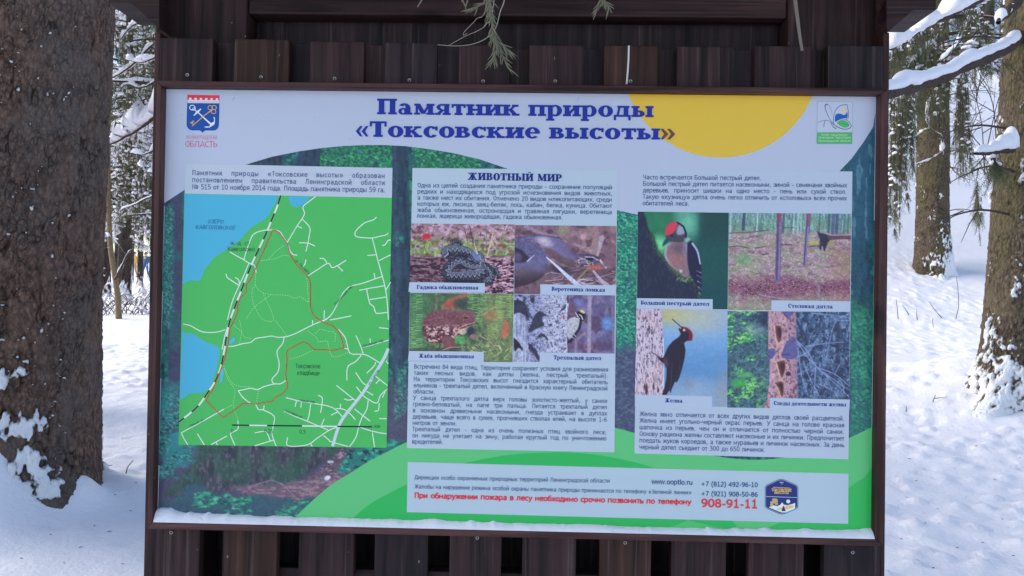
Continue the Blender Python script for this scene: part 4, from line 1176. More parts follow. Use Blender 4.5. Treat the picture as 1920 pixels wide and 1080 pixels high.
# ------------------------------------------------------------------ printed photographs (fine coloured grids)
class Paint:
    def __init__(self, corners, org, s, step=1.0, seed=1):
        c = np.asarray(corners, float)
        w = max(np.linalg.norm(c[1] - c[0]), np.linalg.norm(c[2] - c[3])); h = max(np.linalg.norm(c[3] - c[0]), np.linalg.norm(c[2] - c[1]))
        self.nx, self.ny = int(w / step) + 1, int(h / step) + 1
        u, v = np.meshgrid(np.linspace(0, 1, self.nx), np.linspace(0, 1, self.ny))
        u, v = u.ravel()[:, None], v.ravel()[:, None]
        self.P = (c[0] * (1 - u) + c[1] * u) * (1 - v) + (c[3] * (1 - u) + c[2] * u) * v
        self.X = (self.P[:, 0] - org[0]) * s
        self.Y = (self.P[:, 1] - org[1]) * s
        self.s = s
        self.C = np.zeros((len(self.X), 3))
        self.sd = seed
        self.rng = random.Random(seed)
        self.cast = (.93, .98, 1.07); self.add = (0, 2, 11); self.grain = 1.0
    def n(self, a, b=None, o=4, k=0): return fbm(self.X / a, self.Y / (b or a), 0, o, self.sd * 31 + k)
    def fill(self, c): self.C[:] = c
    def mix(self, m, c):
        m = np.clip(m, 0, 1)[:, None]
        self.C = self.C * (1 - m) + np.asarray(c, float) * m
    def mul(self, f): self.C = self.C * np.asarray(f)[:, None]
    def vy(self, stops):
        ys = [q[0] for q in stops]
        self.C = np.stack([np.interp(self.Y, ys, [q[1][k] for q in stops]) for k in range(3)], 1)
    def dpoly(self, pts):
        p = np.asarray(pts, float)
        a, b = p, np.roll(p, -1, 0)
        d = np.full(len(self.X), 1e9); ins = np.zeros(len(self.X), bool)
        for (xa, ya), (xb, yb) in zip(a, b):
            ex, ey = xb - xa, yb - ya
            t = np.clip(((self.X - xa) * ex + (self.Y - ya) * ey) / (ex * ex + ey * ey + 1e-9), 0, 1)
            d = np.minimum(d, np.hypot(self.X - xa - t * ex, self.Y - ya - t * ey))
            cr = (ya > self.Y) != (yb > self.Y)
            ins ^= cr & (self.X < (xb - xa) * (self.Y - ya) / (yb - ya + 1e-12) + xa)
        return np.where(ins, d, -d)
    def poly(self, pts, c, soft=None, a=1.0, wob=0, sm=True):
        if sm and len(pts) > 3: pts = spline(list(pts) + [pts[0]], len(pts) * 5)[:-1]
        d = self.dpoly(pts)
        if wob: d = d + wob * (self.n(wob * 2.5, None, 3, 77) - .5) * 2
        soft = soft or self.s * .8
        m = sst(-soft, soft, d) * a
        if c is not None: self.mix(m, c)
        return m, d
    def ell(self, cx, cy, rx, ry, c, soft=.12, rot=0, a=1.0):
        co, si = math.cos(R(rot)), math.sin(R(rot))
        x, y = self.X - cx, self.Y - cy
        r = np.hypot((x * co + y * si) / rx, (-x * si + y * co) / ry)
        m = (1 - sst(1 - soft, 1 + soft, r)) * a
        if c is not None: self.mix(m, c)
        return m
    def line(self, pts, w0, w1, c, a=1.0, soft=None, sm=False):
        p = np.asarray(pts, float)
        if sm and len(p) > 2: p = spline(p, len(p) * 4)
        soft = soft or self.s * .6
        n = len(p) - 1
        bb = max(w0, w1) + soft * 2
        sel = (self.X > p[:, 0].min() - bb) & (self.X < p[:, 0].max() + bb) & (self.Y > p[:, 1].min() - bb) & (self.Y < p[:, 1].max() + bb)
        if not sel.any(): return
        X, Y = self.X[sel], self.Y[sel]
        best = np.full(len(X), -1e9)
        for i in range(n):
            ex, ey = p[i + 1] - p[i]
            t = np.clip(((X - p[i, 0]) * ex + (Y - p[i, 1]) * ey) / (ex * ex + ey * ey + 1e-9), 0, 1)
            w = w0 + (w1 - w0) * (i + t) / n
            best = np.maximum(best, w / 2 - np.hypot(X - p[i, 0] - t * ex, Y - p[i, 1] - t * ey))
        m = np.zeros(len(self.X)); m[sel] = sst(-soft, soft, best) * a
        self.mix(m, c)
    def blades(self, n, box, ang, spread, ln, w, cols, a=.8):
        for _ in range(n):
            x = self.rng.uniform(box[0], box[2]); y = self.rng.uniform(box[1], box[3])
            t = R(ang + self.rng.uniform(-spread, spread)); l = ln * self.rng.uniform(.5, 1.4)
            self.line([(x, y), (x + l * math.cos(t), y - l * math.sin(t))], w, w * .5, self.rng.choice(cols), a)
    def speck(self, a, b, lo, hi, c, k, o=3, al=1.0):
        m = sst(lo, hi, self.n(a, b, o, k)) * al
        self.mix(m, c); return m
    def build(self, name, layer, parent, clip=None):
        gx, gy = self.P[:, 0], self.P[:, 1]
        self.C = self.C * (1 + self.grain * (-.20 + .26 * fbm(gx / 2.3, gy / 2.3, 0, 2, self.sd + 300) + .14 * fbm(gx / 7, gy / 7, 0, 2, self.sd + 301)))[:, None]
        self.C = self.C * np.array(self.cast) + np.array(self.add)
        W = onv(self.P, -STEP * layer)
        i = np.arange(self.nx * self.ny).reshape(self.ny, self.nx)
        Fc = np.stack([i[:-1, :-1], i[1:, :-1], i[1:, 1:], i[:-1, 1:]], -1).reshape(-1, 4)
        if clip is not None:
            ok = (W[:, 0] > x0 + .0003) & (W[:, 0] < x1 - .0003) & (W[:, 2] > z0 + .0003) & (W[:, 2] < z1 - .0003)
            Fc = Fc[ok[Fc].all(1)]
        colr = np.clip(lin(np.clip(self.C, 0, 255)) / ILL, .004, .88)
        colr = np.hstack([colr, np.ones((len(colr), 1))])
        return link(name, mesh_np(name, W, Fc, [PRINT], None, False, None, colr), parent)

def leaves(p, m, k, sx, sy, cols=((44, 116, 112), (52, 140, 118), (78, 164, 142), (128, 196, 182)), dark=(34, 58, 78)):
    n1 = p.n(sx, sy, 3, k); n2 = p.n(sx * .8, sy * .9, 3, k + 1); n3 = p.n(sx * .6, sy * .6, 2, k + 2)
    p.mix(m * sst(.40, .52, n1), cols[0]); p.mix(m * sst(.47, .56, n2), cols[1]); p.mix(m * sst(.56, .64, n1 * .6 + n3 * .4), cols[2]); p.mix(m * sst(.68, .76, n3) * .7, cols[3]); p.mix(m * sst(.58, .68, n2 * .4 + (1 - n3) * .6) * .85, dark)

# ---- the forest photograph behind everything
p = Paint([(306, 196), (1652, 196), (1640, 1012), (282, 985)], (0, 0), 1, 1.5, 3)
p.cast = (.95, .98, 1.0); p.add = (0, 1, 3)
p.fill((38, 74, 92))
p.speck(60, 90, .42, .62, (34, 100, 100), 1); p.speck(40, 40, .5, .7, (44, 112, 98), 2, 4, .6)
p.speck(9, 9, .52, .68, (74, 160, 140), 3, 3, .55); p.speck(6, 8, .52, .7, (26, 56, 78), 4, 3, .8)
for a, w, c in ((326, 30, (56, 62, 92)), (505, 60, (50, 58, 76)), (592, 46, (48, 64, 88)), (745, 28, (52, 72, 96)), (762, 22, (44, 62, 84)), (1180, 30, (62, 78, 110)), (1613, 34, (36, 74, 100))):
    wv = (p.n(60, 400, 2, int(a)) - .5) * 14
    m = 1 - sst(w / 2 - 4, w / 2 + 4, np.abs(p.X - a + wv - (p.Y - 500) * .03))
    p.mix(m * .9 * (p.Y < 880), c)
    p.mix(m * sst(.5, .7, p.n(5, 22, 3, int(a) + 1)) * .5 * (p.Y < 880), (30, 40, 56))
for _ in range(70):
    x, y = p.rng.uniform(300, 1650), p.rng.uniform(265, 800)
    l = p.rng.uniform(20, 70); t = p.rng.uniform(-.5, .5) + (1.4 if p.rng.random() < .4 else 0)
    p.line([(x, y), (x + l * .5 * math.cos(t), y + l * .5 * math.sin(t) + 4), (x + l * math.cos(t), y + l * math.sin(t))], 1.6, .8, p.rng.choice([(24, 44, 62), (90, 130, 140), (28, 56, 66)]), .6)
m = sst(.45, .6, p.n(9, 6, 4, 20)) * (np.abs(p.X - 670) < 60) * (p.Y < 330); p.mix(m * .6, (50, 128, 108))
m = sst(.42, .55, p.n(8, 6, 4, 21)) * sst(770, 790, p.X) * (1 - sst(860, 900, p.X)) * (p.Y < 330); p.mix(m * .7, (40, 126, 78))
m = sst(.40, .58, p.n(8, 8, 4, 23)) * sst(1145, 1158, p.X) * (1 - sst(1190, 1200, p.X)); p.mix(m * .8 * sst(380, 420, p.Y) * (1 - sst(630, 660, p.Y)), (34, 128, 104))
m = sst(1145, 1155, p.X) * (1 - sst(1198, 1204, p.X)) * sst(640, 665, p.Y); p.mix(m * .85, (66, 74, 108)); p.mix(m * sst(.5, .66, p.n(5, 3, 3, 25)) * .6, (104, 110, 140))
m = sst(1590, 1598, p.X) * sst(530, 600, p.Y) * (1 - sst(690, 730, p.Y)); p.mix(m * (.3 + .7 * sst(.42, .6, p.n(8, 7, 4, 26))), (40, 122, 92))
m = sst(1590, 1598, p.X) * sst(700, 730, p.Y); p.mix(m, (62, 82, 112)); p.mix(m * sst(.42, .6, p.n(14, 6, 3, 27)), (36, 112, 100))
m = sst(1590, 1598, p.X) * (1 - sst(430, 480, p.Y)); p.mix(m * .85, (40, 84, 112)); p.mix(m * sst(.58, .66, p.n(8, 40, 4, 28)) * .5, (110, 150, 170))
m = (1 - sst(314, 330, p.X)) * sst(380, 400, p.Y) * (1 - sst(560, 600, p.Y)); p.mix(m * .9, (60, 142, 150))
m = sst(312, 320, p.X) * (1 - sst(340, 346, p.X)) * sst(350, 366, p.Y) * (1 - sst(700, 740, p.Y)); p.mix(m * .92, (60, 66, 94)); p.mix(m * sst(.5, .7, p.n(30, 40, 3, 31)) * .6, (40, 96, 100))
# lower left: big trunk foot among leaves
lo = sst(700, 740, p.Y) * (1 - sst(760, 800, p.X))
p.mix(lo, (74, 74, 100))
p.mix(lo * sst(.40, .62, p.n(30, 16, 4, 33)) * (1 - sst(870, 900, p.Y)) * (1 - sst(365, 420, p.X - (p.Y - 760) * -.35)), (48, 130, 140))
m, d = p.poly([(378, 815), (600, 815), (640, 842), (600, 872), (560, 900), (545, 925), (470, 908), (420, 920), (370, 922), (310, 930), (340, 895), (362, 868)], (66, 68, 80), 4)
p.mix(m * sst(.45, .62, p.n(7, 26, 4, 35)) * .75, (44, 52, 66)); p.mix(m * sst(.55, .7, p.n(5, 9, 3, 36)) * .6, (106, 106, 124))
p.mix(m * sst(.42, .6, p.n(24, 40, 3, 37)) * .55, (50, 92, 78))
m, d = p.poly([(645, 838), (730, 842), (700, 866), (640, 905), (590, 940), (545, 950), (560, 912), (600, 880)], (96, 82, 100), 5); p.mix(m * sst(.5, .6, p.n(6, 3, 3, 38)) * .8, (70, 60, 82)); p.mix(m * sst(.6, .68, p.n(9, 3, 3, 39)), (156, 134, 146))
m, d = p.poly([(430, 912), (540, 905), (640, 890), (590, 930), (480, 930)], (104, 86, 106), 6); p.mix(m * sst(.5, .62, p.n(9, 3, 3, 40)) * .7, (150, 128, 140))
m, d = p.poly([(655, 842), (735, 828), (760, 840), (700, 868), (640, 890), (640, 868)], (44, 112, 108), 6, 1, 6); p.mix(m * sst(.5, .62, p.n(6, 5, 3, 41)), (60, 158, 140)); p.mix(m * sst(.6, .7, p.n(7, 6, 3, 42)), (36, 60, 76))
p.line([(480, 908), (510, 900), (530, 908), (552, 930)], 1.5, 1, (150, 140, 156), .8); p.ell(614, 896, 6, 4, (196, 206, 220), .3, -30); p.ell(620, 866, 6, 2.5, (170, 176, 190), .3)
m, d = p.poly([(293, 944), (330, 940), (345, 914), (380, 910), (400, 924), (440, 930), (500, 928), (545, 936), (600, 934), (575, 985), (285, 990)], (56, 84, 104), 5, 1, 8)
leaves(p, m * sst(.36, .48, p.n(50, 24, 3, 60)), 61, 13, 7, ((40, 104, 98), (46, 128, 108), (70, 150, 128), (96, 172, 150)), (36, 56, 72))
lf = sst(720, 760, p.Y) * (1 - sst(345, 375, p.X)) * (1 - sst(885, 905, p.Y)); leaves(p, lf * sst(.36, .5, p.n(34, 20, 3, 64)), 65, 7, 4, ((44, 104, 108), (52, 124, 122), (72, 146, 148), (100, 166, 176)))
st_ = sst(1145, 1158, p.X) * (1 - sst(1194, 1202, p.X)) * sst(380, 400, p.Y) * (1 - sst(625, 665, p.Y)); leaves(p, st_, 70, 5, 3.2, ((36, 108, 104), (40, 138, 108), (62, 164, 132), (126, 198, 182)), (30, 74, 88))
st_ = (1 - sst(318, 330, p.X)) * sst(375, 400, p.Y) * (1 - sst(580, 640, p.Y)); leaves(p, st_, 75, 4, 4, ((42, 104, 108), (50, 126, 120), (76, 150, 144), (108, 172, 168)), (36, 72, 96))
st_ = (p.Y < 335) * (p.X > 600) * (p.X < 735) + (p.Y < 335) * (p.X > 778) * (p.X < 900); leaves(p, st_ * .85, 80, 5, 4, ((40, 96, 84), (40, 120, 82), (56, 146, 96), (96, 176, 140)), (32, 58, 72))
st_ = sst(1592, 1600, p.X) * sst(560, 620, p.Y) * (1 - sst(800, 830, p.Y)); leaves(p, st_ * .8, 85, 6, 5, ((40, 108, 106), (42, 128, 104), (58, 148, 116), (90, 170, 150)), (44, 70, 98))
st_ = sst(736, 742, p.X) * (1 - sst(764, 772, p.X)) * sst(330, 380, p.Y); leaves(p, st_ * .45 * sst(.45, .6, p.n(30, 50, 3, 89)), 90, 5, 4)
p.build('forest_photo', 1, POSTER, True)

PHN = []
# 1 adder
p = Paint([(771, 419), (965, 421), (963, 551), (768, 547)], (765, 415), 7.71, 1, 11)
p.vy([(40, (150, 112, 116)), (180, (160, 126, 120)), (260, (140, 130, 104)), (420, (130, 116, 84)), (520, (104, 76, 66)), (620, (92, 56, 58)), (1080, (78, 48, 54))])
p.speck(70, 45, .5, .62, (196, 160, 170), 1, 4, .9 ); p.speck(50, 40, .56, .68, (96, 56, 60), 2, 4, .8)
b = sst(250, 320, p.Y) * (1 - sst(470, 520, p.Y)); p.mix(b * sst(.40, .6, p.n(70, 60, 3, 3)) * .8, (124, 142, 80)); p.mix(b * sst(.55, .7, p.n(40, 40, 3, 4)), (150, 180, 96)); p.mix(b * sst(.52, .7, p.n(60, 50, 3, 5)), (112, 84, 52))
p.blades(26, (820, 60, 1540, 480), 60, 40, 150, 12, [(196, 170, 150), (176, 146, 120), (128, 84, 84), (206, 186, 166)], .8)
p.blades(10, (60, 60, 800, 400), 88, 14, 170, 9, [(96, 66, 64), (120, 84, 74)], .7)
g_ = sst(515, 560, p.Y + 30 * p.n(80, 80, 2, 6)); p.mix(g_ * sst(.47, .56, p.n(60, 18, 4, 7)), (176, 124, 134)); p.mix(g_ * sst(.55, .62, p.n(70, 16, 4, 8)), (214, 168, 176)); p.mix(g_ * sst(.53, .6, p.n(50, 20, 4, 9)), (52, 30, 38)); p.mix(g_ * (1 - sst(480, 620, p.X)) * .45, (60, 40, 40))
p.ell(265, 220, 62, 45, (196, 40, 52), .3); p.line([(60, 620), (240, 610)], 14, 8, (196, 160, 160), .6)
SN, DKN, ZZ = (58, 66, 82), (28, 29, 38), (164, 158, 148)
def snake(p, pts, w0, w1, zig=60, base=SN, hi=(106, 110, 122)):
    q = spline(pts, 80)
    d = np.full(len(p.X), 1e9); s = np.zeros(len(p.X)); sg = np.zeros(len(p.X)); tt = np.zeros(len(p.X)); acc = 0
    for i in range(len(q) - 1):
        ex, ey = q[i + 1] - q[i]; L = math.hypot(ex, ey)
        t = np.clip(((p.X - q[i, 0]) * ex + (p.Y - q[i, 1]) * ey) / (L * L + 1e-9), 0, 1)
        dx, dy = p.X - q[i, 0] - t * ex, p.Y - q[i, 1] - t * ey
        dd = np.hypot(dx, dy); n = dd < d
        d = np.where(n, dd, d); s = np.where(n, acc + t * L, s); sg = np.where(n, (ex * dy - ey * dx) / (L + 1e-9), sg); tt = np.where(n, (i + t) / 79, tt)
        acc += L
    w = (w0 + (w1 - w0) * tt) / 2
    m = 1 - sst(w - 5, w + 5, d); v = sg / w
    p.mix(m, base); p.mix(m * (1 - sst(-.9, .1, v)) * .75, hi); p.mix(m * sst(.45, 1.0, v), DKN)
    z = np.abs(((s / zig) % 1) - .5) * 2
    p.mix(m * (1 - sst(.10, .2, np.abs(v + .05 - (z - .5) * .7))), ZZ)
    p.mix(m * (1 - sst(.22, .32, np.abs(v - .25 - (z - .5) * .7))) * .9, DKN)
    p.mix(m * sst(.5, .68, p.n(14, 14, 2, 15)) * .35, (150, 152, 156))
    p.mix((1 - sst(w, w + 14, d)) * sst(w - 6, w + 2, d) * .7, (24, 22, 30))
snake(p, [(570, 455), (610, 425), (740, 420), (860, 450), (940, 500)], 170, 110, 62)
snake(p, [(650, 300), (700, 290), (770, 320)], 60, 40, 50); p.line([(640, 285), (690, 272), (770, 318)], 12, 10, (24, 24, 32))
p.poly([(640, 640), (760, 560), (900, 560), (1010, 560), (1080, 640), (1000, 690), (860, 700), (740, 690)], (40, 42, 54), 12)
snake(p, [(1020, 480), (1060, 560), (1040, 620), (960, 640), (860, 610), (780, 560), (690, 570), (600, 640), (560, 720), (600, 790), (720, 800), (860, 790), (1000, 780), (1090, 740), (1110, 690)], 90, 170, 66)
snake(p, [(1200, 700), (1220, 660), (1270, 690), (1290, 760), (1320, 790)], 50, 40, 40)
snake(p, [(1100, 880), (1180, 860), (1220, 790), (1190, 700), (1120, 640)], 80, 80, 44)
m, d = p.poly([(905, 470), (960, 440), (1020, 470), (1050, 530), (1020, 590), (960, 580), (920, 530)], (104, 118, 146), 8); p.line([(910, 480), (960, 560), (1020, 590)], 12, 10, (20, 20, 28)); p.line([(1030, 500), (1060, 560), (1040, 620)], 10, 8, (190, 184, 168))
p.mix((1 - sst(0, 70, np.abs(p.Y - 885))) * sst(500, 540, p.X) * (1 - sst(1060, 1120, p.X)) * .8, (22, 18, 24))
p.line([(950, 300), (1000, 460)], 10, 26, (196, 176, 160)); p.line([(890, 60), (945, 310)], 10, 14, (60, 48, 54)); p.line([(810, 90), (870, 330)], 9, 9, (92, 66, 66)); p.line([(1135, 110), (1130, 420)], 20, 10, (96, 120, 70), .8); p.line([(1230, 170), (1140, 520)], 16, 22, (206, 172, 148))
PHN.append(p.build('adder_photo', 9, POSTER))

# 2 slow worm
p = Paint([(965, 422), (1156, 424), (1154, 553), (964, 551)], (960, 415), 7.715, 1, 12)
p.fill((124, 92, 96)); p.speck(150, 100, .42, .62, (150, 118, 112), 1, 3); p.speck(110, 80, .55, .7, (92, 60, 64), 2, 3, .8); p.ell(740, 140, 100, 70, (140, 136, 100), .7, 0, .6); p.ell(1030, 220, 45, 45, (186, 146, 140), .6)
p.line([(200, 70), (420, 170), (640, 220)], 60, 30, (170, 150, 166), .6, 20); p.line([(1300, 240), (1240, 480)], 70, 40, (186, 170, 176), .7, 16); p.line([(900, 330), (1120, 440)], 40, 60, (176, 146, 144), .6, 20)
lo = sst(640, 720, p.Y); p.mix(lo * .6, (92, 66, 72)); p.blades(46, (420, 720, 1500, 960), 10, 50, 190, 14, [(198, 176, 178), (168, 140, 142), (64, 48, 56), (206, 196, 204), (120, 84, 84)], .85)
m, d = p.poly([(60, 232), (220, 212), (380, 205), (540, 210), (680, 240), (780, 310), (830, 380), (850, 450), (960, 472), (1100, 470), (1190, 488), (1270, 530), (1290, 570), (1230, 610), (1120, 640), (980, 655), (880, 650), (760, 620), (640, 560), (560, 500), (480, 400), (340, 300), (200, 260)], (112, 100, 128), 7)
p.mix(m * (1 - sst(0, 60, d)) * sst(430, 700, p.Y + (p.X - 500) * .2), (64, 50, 62)); p.mix(m * p.ell(470, 290, 110, 60, None, .8, 25), (190, 172, 180)); p.mix(m * sst(20, 0, d) * sst(280, 260, p.Y) * .8, (62, 50, 76))
m2, d2 = p.poly([(440, 380), (560, 400), (680, 470), (760, 520), (880, 560), (980, 655), (860, 660), (740, 620), (620, 560), (520, 480)], (104, 74, 70), 18, .8)
p.mix(m * sst(900, 960, p.X) * sst(.46, .56, p.n(26, 20, 2, 5)) * sst(520, 540, p.Y) * .9, (202, 164, 146)); p.mix(m * sst(880, 960, p.X) * sst(.5, .6, p.n(22, 18, 2, 6)) * .7, (70, 56, 70)); p.ell(1125, 545, 60, 22, (28, 24, 48), .4, 8); p.line([(1060, 515), (1170, 520), (1250, 560)], 14, 8, (190, 176, 188)); p.line([(930, 640), (1100, 625), (1250, 600)], 7, 5, (60, 42, 48))
m, d = p.poly([(40, 240), (140, 250), (260, 280), (380, 350), (470, 440), (520, 540), (520, 680), (470, 770), (380, 850), (240, 910), (100, 945), (30, 945), (30, 600)], (106, 98, 126), 7)
p.mix(m * sst(620, 760, p.Y - (p.X - 200) * .05), (96, 78, 86)); p.mix(m * sst(740, 900, p.Y + p.X * .12), (62, 46, 52)); p.mix(m * sst(.48, .58, p.n(20, 14, 2, 9)) * sst(600, 480, p.Y) * .5, (74, 66, 96))
m, d = p.poly([(40, 380), (120, 400), (200, 470), (240, 540), (200, 590), (60, 600), (30, 560)], (54, 42, 52), 22); p.ell(80, 520, 60, 60, (98, 88, 116), .6, 0, .8); p.line([(220, 580), (320, 490)], 16, 10, (206, 196, 204))
p.mix(p.ell(700, 700, 200, 60, None, .7, 12) * .7, (42, 34, 46))
p.line([(500, 520), (660, 660), (800, 790), (960, 930)], 18, 70, (198, 196, 214)); p.line([(1100, 680), (1000, 790), (930, 860)], 26, 20, (140, 132, 70)); p.line([(1180, 720), (1290, 860), (1380, 930)], 30, 70, (180, 158, 166)); p.ell(1200, 670, 110, 32, (170, 96, 78), .4); p.line([(1280, 570), (1360, 670)], 30, 24, (196, 180, 190)); p.mix(sst(1290, 1330, p.X) * sst(500, 540, p.Y) * (1 - sst(640, 670, p.Y)) * .7, (120, 80, 90))
PHN.append(p.build('slow_worm_photo', 9, POSTER))

# 3 toad
p = Paint([(769, 549), (963, 551), (961, 679), (767, 677)], (765, 545), 8.0, 1, 13)
p.fill((88, 104, 68)); p.speck(120, 120, .4, .62, (112, 128, 78), 1, 3); p.speck(30, 60, .52, .66, (60, 76, 52), 5, 3, .8); p.speck(90, 130, .5, .68, (66, 92, 56), 2, 3); p.mix((1 - sst(200, 420, p.X)) * .6, (70, 122, 72)); p.mix(sst(1080, 1250, p.X) * .45, (132, 146, 88))
p.line([(560, 230), (640, 150), (780, 90), (900, 60)], 90, 40, (168, 96, 62), .85, 20); p.ell(640, 220, 90, 50, (162, 76, 62), .5); p.line([(430, 130), (420, 290)], 30, 30, (150, 122, 84), .7, 14); p.ell(800, 200, 100, 70, (60, 68, 60), .6)
def fronds(x, y0, y1, w, cs, lean=0):
    for y in np.arange(y0, y1, 26):
        xx = x + lean * (y - y0)
        for sg in (-1, 1):
            p.line([(xx, y), (xx + sg * w, y - 18 + p.rng.uniform(-10, 30))], 11, 6, p.rng.choice(cs), .85)
gr = [(124, 178, 96), (150, 196, 116), (84, 140, 76)]
fronds(130, 60, 320, 90, gr); fronds(130, 360, 860, 80, gr); fronds(60, 560, 880, 60, gr); fronds(970, 50, 300, 80, gr); fronds(1120, 50, 340, 85, gr); fronds(1060, 340, 480, 60, gr); fronds(1400, 90, 600, 80, [(150, 176, 88), (176, 196, 104)], -.15); fronds(1540, 60, 420, 60, [(170, 192, 100), (150, 176, 88)]); fronds(1250, 500, 740, 60, [(150, 166, 84), (128, 150, 76)])
p.ell(1230, 370, 110, 90, (166, 124, 76), .6, 0, .7); p.line([(1130, 360), (1350, 210)], 30, 14, (176, 150, 96), .8)
BR = (118, 70, 70)
m, d = p.poly([(215, 480), (280, 380), (400, 310), (560, 282), (700, 300), (820, 296), (930, 290), (985, 320), (1005, 390), (1010, 460), (960, 500), (900, 560), (880, 620), (800, 660), (700, 680), (690, 760), (700, 840), (640, 860), (560, 850), (480, 780), (380, 790), (300, 760), (240, 700), (220, 600)], BR, 9, 1, 4)
p.mix(m * sst(.5, .62, p.n(22, 20, 3, 5)) * .5, (84, 46, 50)); p.mix(m * sst(.56, .66, p.n(26, 18, 3, 6)) * .5, (150, 104, 100)); p.mix(m * sst(360, 300, p.Y - (p.X - 600) * .03) * .5, (134, 92, 92)); p.mix(m * sst(0, 90, p.Y - 560 + (p.X - 600) * .1) * .35, (90, 50, 52))
b = m * sst(480, 560, p.Y) * sst(.50, .57, p.n(36, 26, 3, 8)); p.mix(b * sst(200, 300, p.X), (206, 166, 150)); p.mix(m * sst(480, 600, p.Y) * sst(.54, .62, p.n(30, 30, 3, 9)), (72, 36, 42))
m, d = p.poly([(740, 570), (860, 560), (940, 520), (900, 600), (850, 650), (780, 650)], (196, 170, 136), 10); p.line([(760, 560), (880, 510), (1010, 468)], 10, 7, (206, 166, 140)); p.line([(780, 575), (900, 530), (1005, 490)], 8, 5, (76, 42, 44))
p.ell(865, 395, 52, 40, (160, 110, 96), .3); p.ell(865, 398, 38, 28, (60, 36, 36), .3); p.line([(830, 388), (900, 384)], 10, 8, (190, 130, 84))
p.ell(940, 610, 60, 80, (46, 50, 58), .5); p.poly([(700, 700), (770, 680), (880, 740), (860, 800), (760, 800)], (76, 140, 76), 12); p.blades(30, (700, 690, 860, 800), 60, 80, 50, 9, [(110, 176, 96), (70, 120, 70)], .9)
p.poly([(480, 700), (640, 690), (700, 800), (700, 860), (560, 860)], (120, 74, 70), 14); p.mix(sst(840, 880, p.Y) * (1 - sst(700, 800, p.X)) * .5, (64, 52, 46))
p.blades(90, (900, 800, 1560, 1060), 60, 80, 60, 12, [(170, 180, 110), (196, 204, 138), (120, 124, 72), (146, 140, 96), (86, 84, 56)], .9); p.blades(20, (1150, 560, 1560, 800), 70, 70, 70, 10, [(160, 160, 96), (176, 150, 110)], .8)
p.poly([(1440, 410), (1520, 520), (1490, 680), (1400, 690), (1420, 540)], (176, 104, 72), 12); p.line([(1080, 680), (1220, 750), (1340, 890)], 14, 8, (186, 140, 120)); p.line([(520, 890), (640, 850), (860, 840)], 12, 8, (190, 150, 126)); p.ell(980, 690, 50, 40, (150, 106, 96), .4)
PHN.append(p.build('toad_photo', 9, POSTER))

# 4 three-toed woodpecker on a birch
p = Paint([(964, 552), (1153, 554), (1152, 680), (962, 678)], (960, 545), 8.0, 1, 14)
p.cast = (.98, .98, 1.0); p.add = (0, 0, 0)
p.fill((92, 88, 132)); p.speck(160, 160, .42, .62, (118, 112, 156), 1, 3); p.speck(140, 140, .5, .66, (82, 66, 100), 2, 3, .8); p.ell(1430, 500, 80, 110, (98, 140, 206), .6); p.ell(980, 180, 80, 60, (104, 120, 184), .6); p.mix(sst(700, 900, p.Y) * sst(.45, .6, p.n(120, 90, 3, 3)) * .6, (98, 60, 84)); p.ell(900, 260, 70, 120, (92, 62, 84), .6, 0, .7)
p.line([(1165, 70), (1155, 930)], 58, 50, (156, 150, 178), .9, 14); p.line([(1510, 70), (1530, 930)], 60, 50, (122, 122, 160), .7, 16); p.line([(1080, 640), (960, 740), (950, 920)], 40, 40, (150, 134, 158), .7, 14)
m, d = p.poly([(10, 50), (850, 50), (860, 140), (835, 300), (820, 500), (826, 700), (828, 930), (828, 1090), (0, 1090)], (176, 186, 220), 7, 1, 0, False)
sh = 1 - sst(300, 620, p.X); p.mix(m * sh * .6, (126, 138, 190))
p.mix(m * sst(.56, .64, p.n(40, 9, 3, 5)) * .6, (90, 98, 136)); p.mix(m * sst(.60, .66, p.n(16, 30, 3, 6)) * .7, (66, 66, 98)); p.mix(m * sst(.5, .66, p.n(60, 60, 4, 7)) * sst(500, 250, p.X) * .8, (54, 56, 92))
for q in ([(20, 160), (100, 130), (200, 200), (230, 320), (240, 400), (150, 340), (90, 350), (20, 330)], [(340, 360), (420, 310), (540, 390), (450, 400), (470, 520), (400, 560), (300, 600), (250, 620), (290, 480)], [(345, 750), (400, 660), (470, 640), (545, 735), (470, 690), (420, 700)], [(280, 120), (330, 110), (330, 160), (290, 180)], [(250, 780), (330, 850), (410, 980), (400, 1060), (300, 900), (240, 880)], [(20, 700), (110, 780), (170, 900), (90, 840), (10, 860)], [(690, 340), (750, 270), (810, 190), (800, 270), (740, 300)], [(815, 110), (840, 80), (860, 150), (830, 200)], [(500, 510), (590, 500), (590, 540), (560, 520)]):
    p.poly(q, (40, 42, 64), 10, .85, 16)
m, d = p.poly([(20, 360), (110, 330), (200, 400), (240, 560), (230, 760), (260, 1090), (0, 1090)], (178, 192, 224), 10, .75); p.mix(m * sst(.5, .6, p.n(22, 120, 3, 8)) * .8, (104, 118, 164)); p.poly([(20, 700), (100, 770), (170, 900), (100, 860), (40, 900)], (40, 40, 60), 10)
p.ell(775, 400, 14, 34, (186, 60, 70), .4); p.line([(822, 160), (816, 700), (830, 930)], 10, 8, (206, 206, 226), .8)
m, d = p.poly([(830, 450), (880, 410), (960, 395), (1010, 430), (1030, 500), (1000, 590), (960, 660), (880, 720), (840, 700), (822, 600)], (178, 188, 206), 8); p.mix(m * sst(.5, .6, p.n(18, 24, 3, 9)) * .5, (128, 136, 160))
p.line([(1030, 470), (1010, 560), (960, 640), (890, 740), (850, 770)], 40, 40, (34, 34, 52), .95, 6, True); p.line([(930, 660), (960, 690)], 10, 8, (190, 196, 214)); p.line([(900, 690), (930, 720)], 10, 8, (190, 196, 214)); p.line([(835, 740), (828, 800)], 14, 8, (34, 34, 48)); p.line([(885, 740), (890, 790)], 16, 8, (34, 34, 48))
